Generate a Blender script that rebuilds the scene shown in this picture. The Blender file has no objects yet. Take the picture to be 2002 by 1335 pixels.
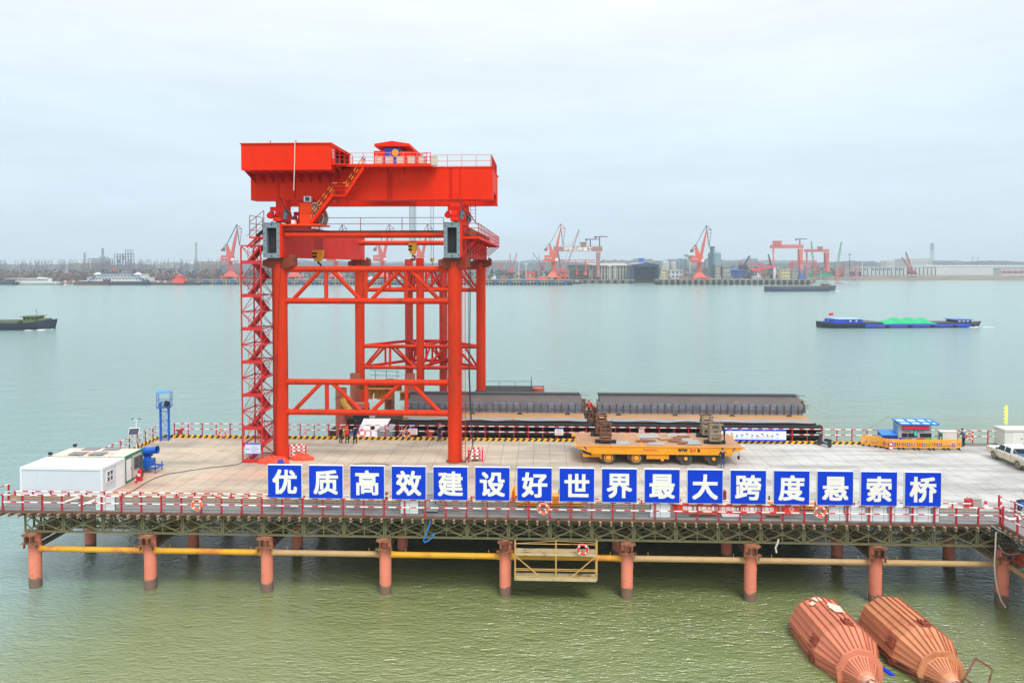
import bpy, bmesh, math, random
from mathutils import Vector, Matrix, Euler
random.seed(7)
scn = bpy.context.scene
COL = scn.collection
PI = math.pi
# ------------------------------------------------------------------ camera, sky, sun, exposure
CAMZ = 24.0; FPX = 1387.0; YAW = math.radians(2.31); PIT = math.radians(1.4); UC, VC = 1001.0, 552.0
cd = bpy.data.cameras.new('camera'); cam = bpy.data.objects.new('camera', cd); COL.objects.link(cam)
cam.location = (0, 0, CAMZ); cam.rotation_euler = (PI/2 - PIT, 0, YAW)
cd.sensor_width = 36; cd.lens = FPX/2002*36; cd.shift_y = (VC-667.5)/2002; cd.clip_start = .5; cd.clip_end = 12000
scn.camera = cam
scn.render.engine = 'CYCLES'
scn.render.resolution_x, scn.render.resolution_y = 1024, 682
scn.view_settings.view_transform = 'Standard'; scn.view_settings.look = 'None'
scn.view_settings.exposure = 0.47; scn.view_settings.gamma = 1.0
scn.cycles.volume_bounces = 0; scn.cycles.max_bounces = 6; scn.cycles.use_denoising = True
scn.cycles.transparent_max_bounces = 8
SUN_EL, SUN_AZ = math.radians(57), math.radians(205)     # behind the camera, a little to the right
wd = bpy.data.worlds.new('World'); scn.world = wd; wd.use_nodes = True
nt = wd.node_tree; nt.nodes.clear(); N = nt.nodes.new; L = nt.links.new
out = N('ShaderNodeOutputWorld'); bg = N('ShaderNodeBackground'); L(bg.outputs[0], out.inputs[0])
sky = N('ShaderNodeTexSky'); sky.sky_type = 'NISHITA'; sky.sun_disc = False
sky.sun_elevation = SUN_EL; sky.sun_rotation = PI - SUN_AZ + PI; sky.dust_density = 4; sky.air_density = 1.2
tc = N('ShaderNodeTexCoord'); sx = N('ShaderNodeSeparateXYZ'); L(tc.outputs['Generated'], sx.inputs[0])
ramp = N('ShaderNodeValToRGB'); ramp.color_ramp.interpolation = 'B_SPLINE'
els = ramp.color_ramp.elements
stops = [(0.0, (.52, .66, .76)), (.07, (.53, .665, .76)), (.17, (.60, .72, .79)), (.27, (.68, .745, .785)), (.36, (.745, .79, .81)), (.42, (1.15, 1.18, 1.2)), (.5, (1.55, 1.57, 1.58)), (.7, (1.62, 1.62, 1.62)), (1.0, (1.6, 1.6, 1.6))]
els[0].position = 0; els[0].color = (*stops[0][1], 1); els[1].position = 1; els[1].color = (*stops[-1][1], 1)
for p_, c_ in stops[1:-1]:
    e_ = els.new(p_); e_.color = (*c_, 1)
cn = N('ShaderNodeTexNoise'); cn.inputs['Scale'].default_value = 2.2; cn.inputs['Detail'].default_value = 5
mp = N('ShaderNodeMapping'); mp.inputs['Scale'].default_value = (1, 1, 4); L(tc.outputs['Generated'], mp.inputs[0]); L(mp.outputs[0], cn.inputs['Vector'])
ad = N('ShaderNodeMath'); ad.operation = 'MULTIPLY_ADD'; L(cn.outputs[0], ad.inputs[0]); ad.inputs[1].default_value = .16; ad.inputs[2].default_value = -.08
sm_ = N('ShaderNodeMath'); sm_.operation = 'ADD'; L(sx.outputs[2], sm_.inputs[0]); L(ad.outputs[0], sm_.inputs[1]); L(sm_.outputs[0], ramp.inputs[0])
sc_ = N('ShaderNodeMixRGB'); sc_.blend_type = 'MULTIPLY'; sc_.inputs[0].default_value = 1; L(sky.outputs[0], sc_.inputs[1]); sc_.inputs[2].default_value = (.1, .1, .1, 1)
mx = N('ShaderNodeMixRGB'); mx.inputs[0].default_value = .90; L(sc_.outputs[0], mx.inputs[1]); L(ramp.outputs[0], mx.inputs[2])   # thin blue sky under a white overcast veil
cl = N('ShaderNodeTexNoise'); cl.inputs['Scale'].default_value = 3.4; cl.inputs['Detail'].default_value = 7; cl.inputs['Roughness'].default_value = .6
mp2 = N('ShaderNodeMapping'); mp2.inputs['Scale'].default_value = (1, 1, 5.5); mp2.inputs['Rotation'].default_value = (.12, .2, 0); L(tc.outputs['Generated'], mp2.inputs[0]); L(mp2.outputs[0], cl.inputs['Vector'])
cm_ = N('ShaderNodeMapRange'); L(cl.outputs[0], cm_.inputs[0]); cm_.inputs[1].default_value = .3; cm_.inputs[2].default_value = .7; cm_.inputs[3].default_value = .93; cm_.inputs[4].default_value = 1.05
vs_ = N('ShaderNodeVectorMath'); vs_.operation = 'SCALE'; L(mx.outputs[0], vs_.inputs[0]); L(cm_.outputs[0], vs_.inputs['Scale']); L(vs_.outputs[0], bg.inputs[0])   # faint cloud layers; bg.inputs[1].default_value = 1.0
sd = bpy.data.lights.new('sun', 'SUN'); sd.energy = 1.9; sd.angle = math.radians(24); sd.color = (1, .96, .9)
sun = bpy.data.objects.new('sun', sd); COL.objects.link(sun)
sdir = Vector((-math.sin(SUN_AZ)*-1*math.cos(SUN_EL), math.cos(SUN_AZ)*math.cos(SUN_EL), math.sin(SUN_EL)))   # towards the sun
sdir = Vector((math.cos(SUN_EL)*.42, -math.cos(SUN_EL)*.9, math.sin(SUN_EL)))
sun.rotation_euler = sdir.to_track_quat('Z', 'Y').to_euler()
sky.sun_rotation = math.atan2(sdir.x, sdir.y)

# ------------------------------------------------------------------ helpers
def ray(u, v):
    a = (u-UC)/FPX; b = -(v-VC)/FPX
    f = Vector((-math.sin(YAW)*math.cos(PIT), math.cos(YAW)*math.cos(PIT), -math.sin(PIT)))
    r = Vector((math.cos(YAW), math.sin(YAW), 0)); up = Vector((-math.sin(YAW)*math.sin(PIT), math.cos(YAW)*math.sin(PIT), math.cos(PIT)))
    return f + a*r + b*up
def PY(u, v, Y):
    d = ray(u, v); t = Y/d.y; return Vector((d.x*t, Y, CAMZ+d.z*t))
def PZ(u, v, Z):
    d = ray(u, v); t = (Z-CAMZ)/d.z; return Vector((d.x*t, d.y*t, Z))
def S(r, g, b, k=1.0):
    f = lambda c: (c/12.92 if c <= .04045 else ((c+.055)/1.055)**2.4)
    return tuple(min(.95, f(c/255)*k) for c in (r, g, b))
V = Vector
MATS = {}
def mat(name, rgb, rough=.6, metal=0, var=.12, scale=1.2, rust=None, rust_amt=.0, rust_scale=.9, bump=0, spec=.5, zband=None, stretch=(1, 1, 1), coat=0):
    """weathered surface: base colour with two scales of tonal wear, optional rust patches, optional band below a height"""
    if name in MATS: return MATS[name]
    m = bpy.data.materials.new(name); MATS[name] = m; m.use_nodes = True; t = m.node_tree; t.nodes.clear()
    n = t.nodes.new; l = t.links.new
    o = n('ShaderNodeOutputMaterial'); p = n('ShaderNodeBsdfPrincipled'); l(p.outputs[0], o.inputs[0])
    p.inputs['Roughness'].default_value = rough; p.inputs['Metallic'].default_value = metal
    p.inputs['Specular IOR Level'].default_value = spec; p.inputs['Coat Weight'].default_value = coat
    p.inputs['Base Color'].default_value = (*rgb, 1)
    if var <= 0 and not rust_amt and not zband: return m
    c = n('ShaderNodeTexCoord'); oi = n('ShaderNodeObjectInfo'); ma = n('ShaderNodeVectorMath'); ma.operation = 'MULTIPLY_ADD'
    l(oi.outputs['Random'], ma.inputs[0]); ma.inputs[1].default_value = (37, 53, 71); 
    mpn = n('ShaderNodeMapping'); mpn.inputs['Scale'].default_value = stretch; l(c.outputs['Object'], mpn.inputs[0]); l(mpn.outputs[0], ma.inputs[2])
    n1 = n('ShaderNodeTexNoise'); n1.inputs['Scale'].default_value = scale; n1.inputs['Detail'].default_value = 6; n1.inputs['Roughness'].default_value = .65
    l(ma.outputs[0], n1.inputs['Vector'])
    mr = n('ShaderNodeMapRange'); l(n1.outputs[0], mr.inputs[0]); mr.inputs[1].default_value = .28; mr.inputs[2].default_value = .72
    mr.inputs[3].default_value = 1-var; mr.inputs[4].default_value = 1+var*.8
    mul = n('ShaderNodeVectorMath'); mul.operation = 'SCALE'; mul.inputs[0].default_value = rgb; l(mr.outputs[0], mul.inputs['Scale'])
    last = mul.outputs[0]
    if rust_amt:
        n2 = n('ShaderNodeTexNoise'); n2.inputs['Scale'].default_value = rust_scale; n2.inputs['Detail'].default_value = 9; n2.inputs['Roughness'].default_value = .7
        l(ma.outputs[0], n2.inputs['Vector'])
        r2 = n('ShaderNodeMapRange'); l(n2.outputs[0], r2.inputs[0]); r2.inputs[1].default_value = .66-rust_amt*.36; r2.inputs[2].default_value = .74-rust_amt*.30
        mixn = n('ShaderNodeMixRGB'); l(r2.outputs[0], mixn.inputs[0]); l(last, mixn.inputs[1]); mixn.inputs[2].default_value = (*(rust or S(120, 70, 45)), 1); last = mixn.outputs[0]
    if zband:   # (height, colour): everything below the (ragged) height is stained
        sp = n('ShaderNodeSeparateXYZ'); g = n('ShaderNodeNewGeometry'); l(g.outputs['Position'], sp.inputs[0])
        a1 = n('ShaderNodeMath'); a1.operation = 'MULTIPLY_ADD'; l(n1.outputs[0], a1.inputs[0]); a1.inputs[1].default_value = -1.7; l(sp.outputs[2], a1.inputs[2])
        r3 = n('ShaderNodeMapRange'); l(a1.outputs[0], r3.inputs[0]); r3.inputs[1].default_value = zband[0]-.85+.06; r3.inputs[2].default_value = zband[0]-.85-.06
        m3 = n('ShaderNodeMixRGB'); l(r3.outputs[0], m3.inputs[0]); l(last, m3.inputs[1]); m3.inputs[2].default_value = (*zband[1], 1); last = m3.outputs[0]
    l(last, p.inputs['Base Color'])
    if bump:
        b = n('ShaderNodeBump'); b.inputs['Strength'].default_value = bump; b.inputs['Distance'].default_value = .05
        l(n1.outputs[0], b.inputs['Height']); l(b.outputs[0], p.inputs['Normal'])
    return m
def stripes(name, ca, cb, period, duty=.5, vec=(1, 1, 0), rough=.55, wear=.1, world=False):
    """painted alternating bands along a direction in object space"""
    if name in MATS: return MATS[name]
    m = mat(name, ca, rough, var=wear, scale=3); t = m.node_tree; n = t.nodes.new; l = t.links.new
    p = [x for x in t.nodes if x.type == 'BSDF_PRINCIPLED'][0]; src = p.inputs['Base Color'].links[0].from_socket
    c = n('ShaderNodeTexCoord'); d = n('ShaderNodeVectorMath'); d.operation = 'DOT_PRODUCT'
    l(c.outputs['Object'], d.inputs[0]); d.inputs[1].default_value = vec
    w = n('ShaderNodeMath'); w.operation = 'DIVIDE'; l(d.outputs['Value'], w.inputs[0]); w.inputs[1].default_value = period
    f = n('ShaderNodeMath'); f.operation = 'FRACT'; l(w.outputs[0], f.inputs[0])
    g = n('ShaderNodeMath'); g.operation = 'GREATER_THAN'; l(f.outputs[0], g.inputs[0]); g.inputs[1].default_value = duty
    x = n('ShaderNodeMixRGB'); l(g.outputs[0], x.inputs[0]); l(src, x.inputs[1]); x.inputs[2].default_value = (*cb, 1); l(x.outputs[0], p.inputs['Base Color'])
    return m
class MB:
    """collects shapes (world or local coordinates) and links them as ONE mesh object"""
    def __init__(s): s.v = []; s.f = []; s.mi = []; s.sm = []; s.cur = 0
    def add(s, vs, fs, smooth=False):
        b = len(s.v); s.v += [tuple(q) for q in vs]
        for f in fs: s.f.append(tuple(i+b for i in f)); s.mi.append(s.cur); s.sm.append(smooth)
        return s
    def box(s, x0, x1, y0, y1, z0, z1):
        if x0 > x1: x0, x1 = x1, x0
        if y0 > y1: y0, y1 = y1, y0
        if z0 > z1: z0, z1 = z1, z0
        return s.add([(x0, y0, z0), (x1, y0, z0), (x1, y1, z0), (x0, y1, z0), (x0, y0, z1), (x1, y0, z1), (x1, y1, z1), (x0, y1, z1)],
              [(0, 3, 2, 1), (4, 5, 6, 7), (0, 1, 5, 4), (1, 2, 6, 5), (2, 3, 7, 6), (3, 0, 4, 7)])
    def rbox(s, c, sz, rot):
        R = Euler(rot).to_matrix(); h = V(sz)/2; vs = []
        for z in (-1, 1):
            for (x, y) in ((-1, -1), (1, -1), (1, 1), (-1, 1)): vs.append(R @ V((x*h.x, y*h.y, z*h.z)) + V(c))
        return s.add(vs, [(0, 3, 2, 1), (4, 5, 6, 7), (0, 1, 5, 4), (1, 2, 6, 5), (2, 3, 7, 6), (3, 0, 4, 7)])
    def beam(s, p0, p1, w, h=None, up=(0, 0, 1)):
        p0, p1 = V(p0), V(p1); h = h or w; d = (p1-p0)
        if d.length < 1e-6: return s
        d.normalize(); u = V(up)
        if abs(d.dot(u)) > .98: u = V((0, 1, 0))
        sx = d.cross(u).normalized(); sy = sx.cross(d).normalized(); vs = []
        for p in (p0, p1):
            for a, b in ((-1, -1), (1, -1), (1, 1), (-1, 1)): vs.append(p + sx*a*w/2 + sy*b*h/2)
        return s.add(vs, [(0, 3, 2, 1), (4, 5, 6, 7), (0, 1, 5, 4), (1, 2, 6, 5), (2, 3, 7, 6), (3, 0, 4, 7)])
    def ibeam(s, p0, p1, w, h, t=.03, up=(0, 0, 1)):
        p0, p1 = V(p0), V(p1); d = (p1-p0).normalized(); u = V(up); sx = d.cross(u).normalized(); sy = sx.cross(d).normalized()
        s.beam(p0+sy*(h/2-t/2), p1+sy*(h/2-t/2), w, t, up); s.beam(p0-sy*(h/2-t/2), p1-sy*(h/2-t/2), w, t, up); s.beam(p0, p1, t, h-2*t-.002, up); return s
    def cyl(s, p0, p1, r0, r1=None, n=14, caps=True, smooth=True, ph=0):
        p0, p1 = V(p0), V(p1); r1 = r0 if r1 is None else r1; d = (p1-p0).normalized()
        u = V((0, 0, 1)) if abs(d.z) < .95 else V((1, 0, 0)); a = d.cross(u).normalized(); b = d.cross(a)
        vs = []
        for p, r in ((p0, r0), (p1, r1)):
            for i in range(n):
                t = 2*PI*(i+ph)/n; vs.append(p + a*math.cos(t)*r + b*math.sin(t)*r)
        fs = [(i, (i+1) % n, n+(i+1) % n, n+i) for i in range(n)]
        s.add(vs, fs, smooth)
        if caps: s.add(vs[:n], [tuple(range(n-1, -1, -1))]); s.add(vs[n:], [tuple(range(n))])
        return s
    def tube(s, p0, p1, r0, r1, n=20, wall=.03):
        s.cyl(p0, p1, r0, r1, n, caps=False); s.cyl(p0, p1, r0-wall, r1-wall, n, caps=False)
        return s
    def pipe(s, pts, r, n=6):
        pts = [V(p) for p in pts]; rings = []
        for i, p in enumerate(pts):
            d = (pts[min(i+1, len(pts)-1)]-pts[max(i-1, 0)]).normalized()
            u = V((0, 0, 1)) if abs(d.z) < .9 else V((1, 0, 0)); a = d.cross(u).normalized(); b = d.cross(a)
            rings.append([p + a*math.cos(2*PI*k/n)*r + b*math.sin(2*PI*k/n)*r for k in range(n)])
        return s.loft(rings, True)
    def loft(s, rings, smooth=False, caps=True, close=True):
        n = len(rings[0]); vs = [q for r in rings for q in r]; fs = []
        for j in range(len(rings)-1):
            for i in range(n if close else n-1): fs.append((j*n+i, j*n+(i+1) % n, (j+1)*n+(i+1) % n, (j+1)*n+i))
        s.add(vs, fs, smooth)
        if caps: s.add(rings[0], [tuple(range(n-1, -1, -1))]); s.add(rings[-1], [tuple(range(n))])
        return s
    def prism(s, poly, axis, c0, c1):
        """polygon in the two other axes, extruded from c0 to c1 along axis"""
        def mk(a, b, c): return {'x': (c, a, b), 'y': (a, c, b), 'z': (a, b, c)}[axis]
        return s.loft([[mk(a, b, c0) for a, b in poly], [mk(a, b, c1) for a, b in poly]])
    def ring(s, c, R, r, axis='y', n=20, m=8, a0=0, a1=2*PI):
        vs = []; full = abs(a1-a0-2*PI) < 1e-6; k = n if full else n+1
        for i in range(k):
            t = a0+(a1-a0)*i/n
            for j in range(m):
                q = 2*PI*j/m; rr = R+r*math.cos(q); x, y, z = rr*math.cos(t), r*math.sin(q), rr*math.sin(t)
                p = {'y': (x, y, z), 'x': (y, x, z), 'z': (x, z, y)}[axis]; vs.append((c[0]+p[0], c[1]+p[1], c[2]+p[2]))
        fs = [((i*m+j), (i*m+(j+1) % m), (((i+1) % k)*m+(j+1) % m), (((i+1) % k)*m+j)) for i in range(n) for j in range(m)]
        return s.add(vs, fs, True)
    def ball(s, c, r, n=10, m=7, z0=-1.0):
        rx, ry, rz = r if isinstance(r, (tuple, list)) else (r, r, r); rings = []
        for j in range(m+1):
            ph = math.asin(max(-1, min(1, z0+(1-z0)*j/m))) if False else (math.asin(z0) + (PI/2-math.asin(z0))*j/m)
            k = max(.02, math.cos(ph)); rings.append([(c[0]+rx*k*math.cos(2*PI*i/n), c[1]+ry*k*math.sin(2*PI*i/n), c[2]+rz*math.sin(ph)) for i in range(n)])
        return s.loft(rings, True)
    def mesh(s, name, mats, org=(0, 0, 0)):
        me = bpy.data.meshes.new(name); o = V(org)
        me.from_pydata([V(q)-o for q in s.v], [], s.f)
        for m in (mats if isinstance(mats, (list, tuple)) else [mats]): me.materials.append(m)
        me.polygons.foreach_set('material_index', s.mi); me.polygons.foreach_set('use_smooth', s.sm); me.validate(); me.update()
        return me
ORG = {}
def org(o): return ORG.get(o.name, V((0, 0, 0)))
def tag(o, label=None, cat=None, group=None, kind=None):
    for k, v in (('label', label), ('category', cat), ('group', group), ('kind', kind)):
        if v: o[k] = v
    return o
def thing(name, label, cat, loc=(0, 0, 0), group=None, kind=None):
    o = bpy.data.objects.new(name, None); COL.objects.link(o); o.location = loc; o.empty_display_size = .3
    ORG[o.name] = V(loc); return tag(o, label, cat, group, kind)
def part(name, mb, m, parent, label=None, kind=None):
    """mesh given in world coordinates (or local ones when the thing was made at the origin)"""
    g = org(parent); me = mb.mesh(name, m, g); o = bpy.data.objects.new(name, me); COL.objects.link(o); o.parent = parent
    ORG[o.name] = g; return tag(o, label, kind=kind)
def solo(name, mb, m, label=None, cat=None, group=None, kind=None):
    xs = [q[0] for q in mb.v]; ys = [q[1] for q in mb.v]; zs = [q[2] for q in mb.v]
    c = V(((min(xs)+max(xs))/2, (min(ys)+max(ys))/2, min(zs)))
    if kind: c = V((0, 0, 0))
    o = bpy.data.objects.new(name, mb.mesh(name, m, c)); COL.objects.link(o); o.location = c; ORG[o.name] = c
    return tag(o, label, cat, group, kind)
def copy_tree(o, loc=None, rotz=None, label=None, parent=None, scale=None):
    c = o.copy(); COL.objects.link(c); c.parent = parent; ORG[c.name] = org(o)
    for ch in list(o.children): copy_tree(ch, parent=c)
    if loc is not None: c.location = loc
    if rotz is not None: c.rotation_euler = (0, 0, rotz)
    if scale is not None: c.scale = scale
    if label: c['label'] = label
    return c
def spawn(o, label=None, loc=None, parent=None):
    """one more part sharing the mesh of o"""
    c = bpy.data.objects.new(o.name.split('.')[0], o.data); COL.objects.link(c); c.parent = parent or o.parent
    c.location = loc if loc is not None else (0, 0, 0); ORG[c.name] = org(o); return tag(c, label)
def text_mb(s_, size, mirror=False):
    """lettering as flat faces in local XZ, centred on the origin, returned as (verts, faces, width)"""
    cu = bpy.data.curves.new('lettering', 'FONT'); cu.body = s_; cu.size = 1; cu.resolution_u = 3
    ob = bpy.data.objects.new('lettering', cu); me = bpy.data.meshes.new_from_object(ob)
    vs = [v.co.copy() for v in me.vertices]; fs = [tuple(p.vertices) for p in me.polygons]
    x0, x1 = min(v.x for v in vs), max(v.x for v in vs); y0, y1 = min(v.y for v in vs), max(v.y for v in vs)
    cx, cy = (x0+x1)/2, (y0+y1)/2; k = -1 if mirror else 1
    vs = [((v.x-cx)*size*k, 0, (v.y-cy)*size) for v in vs]
    bpy.data.objects.remove(ob); bpy.data.curves.remove(cu); bpy.data.meshes.remove(me)
    return vs, fs, (x1-x0)*size
def put_text(mb, s_, c, size, bold=0, width=None, mirror=False, height=None):
    """lettering facing -Y centred at c; heavier strokes by layering copies shifted by `bold`"""
    vs, fs, w = text_mb(s_, size, mirror); k = width/w if width else 1
    h = max(v[2] for v in vs)-min(v[2] for v in vs); kz = height/h if height else k
    sh = [(0, 0)] if not bold else [(bold*a, bold*b) for a in (-1, 0, 1) for b in (-1, 0, 1)]
    for i, (dx, dz) in enumerate(sh): mb.add([(c[0]+x*k+dx, c[1]-.0008*i, c[2]+z*kz+dz) for x, y, z in vs], fs)
    return mb

# ------------------------------------------------------------------ palette
RED = mat('crane_red_paint', (.80, .026, .002), .55, rust=(.50, .016, .002), rust_amt=.14, rust_scale=.45, var=.14, scale=.35, spec=.12, stretch=(1, 1, .35))
RED2 = mat('tube_red_paint', (.63, .038, .008), .6, var=.2, scale=.5, rust=S(150, 60, 34), rust_amt=.26, rust_scale=.55, spec=.14, stretch=(1, 1, .3))
REDD = mat('deep_red_paint', S(204, 28, 20, .9), .55, spec=.14, var=.15, scale=.6)
GIRD = mat('runway_girder_paint', S(228, 46, 34, .9), .55, spec=.14, var=.14, scale=.4, rust=S(150, 62, 40), rust_amt=.1)
PRIMER = mat('grey_primer', S(120, 138, 148), .6, var=.12)
DARK = mat('near_black', S(28, 30, 32), .7, var=.2)
BLACK = mat('black_rubber', S(24, 24, 26), .8, var=.25, scale=3)
STEEL = mat('bare_steel', S(120, 124, 128), .45, .5, var=.15)
WHITE = mat('white_paint', S(228, 230, 230), .5, var=.06, scale=1.5)
CREAM = mat('dusty_white', S(214, 210, 200), .6, var=.08)
BLUE = mat('sign_blue', (.001, .045, .60), .5, var=.05, scale=.8, spec=.15)
YEL = mat('machine_yellow', S(240, 160, 20, .95), .5, var=.1, scale=1.2, rust=S(140, 90, 50), rust_amt=.1, rust_scale=1.5)
POST = mat('crimson_post', S(190, 26, 50, .9), .5, var=.12, scale=2)
RAIL = stripes('red_white_rail', S(232, 232, 230), S(196, 30, 54), 1.02, .56, (1, 1, 0))
RUST = mat('rusty_steel', S(120, 82, 60), .8, var=.25, scale=2, rust=S(84, 56, 42), rust_amt=.4)
OLIVE = mat('olive_truss_paint', S(114, 112, 82), .65, spec=.25, var=.16, scale=1.5, rust=S(104, 82, 60), rust_amt=.18)
ROPE = mat('dark_cable', S(46, 46, 46), .7, var=0)
GLASS = mat('dark_glass', S(40, 62, 74), .08, var=0, spec=.8)
ORANGE = mat('lifebuoy_orange', S(245, 96, 40), .5, var=.08)
BANDW = mat('band_white', S(235, 235, 230), .5, var=0)
SKIN = mat('skin', S(196, 142, 116), .6, var=.05)
# ------------------------------------------------------------------ water
def water_material():
    m = bpy.data.materials.new('river_water'); m.use_nodes = True; t = m.node_tree; t.nodes.clear(); n = t.nodes.new; l = t.links.new
    o = n('ShaderNodeOutputMaterial'); p = n('ShaderNodeBsdfPrincipled'); l(p.outputs[0], o.inputs[0])
    p.inputs['IOR'].default_value = 2.15; p.inputs['Roughness'].default_value = .15
    c = n('ShaderNodeTexCoord')
    def noise(scale, rot, st, det=4, rough=.55):
        mp_ = n('ShaderNodeMapping'); mp_.inputs['Rotation'].default_value = (0, 0, rot); mp_.inputs['Scale'].default_value = st
        l(c.outputs['Object'], mp_.inputs[0]); x = n('ShaderNodeTexNoise'); x.inputs['Scale'].default_value = scale; x.inputs['Detail'].default_value = det
        x.inputs['Roughness'].default_value = rough; l(mp_.outputs[0], x.inputs['Vector']); return x
    # silt: slow large patches of greener and browner water
    s1 = noise(.035, .3, (1, 2.2, 1), 4); r = n('ShaderNodeValToRGB'); l(s1.outputs[0], r.inputs[0])
    r.color_ramp.elements[0].position = .3; r.color_ramp.elements[0].color = (.150, .205, .062, 1)
    r.color_ramp.elements[1].position = .72; r.color_ramp.elements[1].color = (.205, .240, .088, 1)
    # sky's pale blue reflection put into the colour of far and left-hand water
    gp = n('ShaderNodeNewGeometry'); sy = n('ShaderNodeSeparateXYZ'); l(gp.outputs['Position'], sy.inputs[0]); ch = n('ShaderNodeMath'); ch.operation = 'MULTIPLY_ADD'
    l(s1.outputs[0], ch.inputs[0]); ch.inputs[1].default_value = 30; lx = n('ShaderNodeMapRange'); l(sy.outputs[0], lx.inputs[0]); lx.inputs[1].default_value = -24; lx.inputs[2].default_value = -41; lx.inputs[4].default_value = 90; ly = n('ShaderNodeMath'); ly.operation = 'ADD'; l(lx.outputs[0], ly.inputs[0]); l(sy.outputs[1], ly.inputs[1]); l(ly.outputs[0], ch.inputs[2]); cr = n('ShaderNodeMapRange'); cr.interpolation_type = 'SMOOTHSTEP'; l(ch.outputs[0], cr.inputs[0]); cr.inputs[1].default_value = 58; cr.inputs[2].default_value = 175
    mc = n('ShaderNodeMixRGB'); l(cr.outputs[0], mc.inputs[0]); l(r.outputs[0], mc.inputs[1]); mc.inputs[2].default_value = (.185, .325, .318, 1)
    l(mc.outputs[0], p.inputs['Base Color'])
    rr = n('ShaderNodeMapRange'); l(sy.outputs[1], rr.inputs[0]); rr.inputs[1].default_value = 50; rr.inputs[2].default_value = 300; rr.inputs[3].default_value = .11; rr.inputs[4].default_value = .17; l(rr.outputs[0], p.inputs['Roughness'])
    w1 = noise(.15, -.4, (1, 2.4, 1), 3); w2 = noise(.66, -.75, (1, 3.0, 1), 3, .55); w3 = noise(2.7, -.7, (1, 2.4, 1), 3, .6)
    a = n('ShaderNodeMath'); a.operation = 'MULTIPLY_ADD'; l(w1.outputs[0], a.inputs[0]); a.inputs[1].default_value = .6
    r0 = n('ShaderNodeMath'); r0.operation = 'SUBTRACT'; l(w2.outputs[0], r0.inputs[0]); r0.inputs[1].default_value = .5; r1 = n('ShaderNodeMath'); r1.operation = 'ABSOLUTE'; l(r0.outputs[0], r1.inputs[0])   # ridged: sharp little crests
    b = n('ShaderNodeMath'); b.operation = 'MULTIPLY_ADD'; l(r1.outputs[0], b.inputs[0]); b.inputs[1].default_value = -.62; l(b.outputs[0], a.inputs[2])
    d = n('ShaderNodeMath'); d.operation = 'MULTIPLY'; l(w3.outputs[0], d.inputs[0]); d.inputs[1].default_value = .2; l(d.outputs[0], b.inputs[2])
    bp = n('ShaderNodeBump'); bp.inputs['Strength'].default_value = 1.0; bp.inputs['Distance'].default_value = .62
    l(a.outputs[0], bp.inputs['Height']); l(bp.outputs[0], p.inputs['Normal'])
    # gusts: patches of rougher, ruffled surface
    g = noise(.02, .1, (1, 5, 1), 3); mr = n('ShaderNodeMapRange'); l(g.outputs[0], mr.inputs[0]); mr.inputs[1].default_value = .35; mr.inputs[2].default_value = .65
    mr.inputs[3].default_value = .8; mr.inputs[4].default_value = 1.0; l(mr.outputs[0], bp.inputs['Strength'])
    return m
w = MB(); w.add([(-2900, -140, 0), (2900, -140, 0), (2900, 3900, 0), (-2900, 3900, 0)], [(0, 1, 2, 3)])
solo('river_water', w, water_material(), kind='structure')

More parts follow.
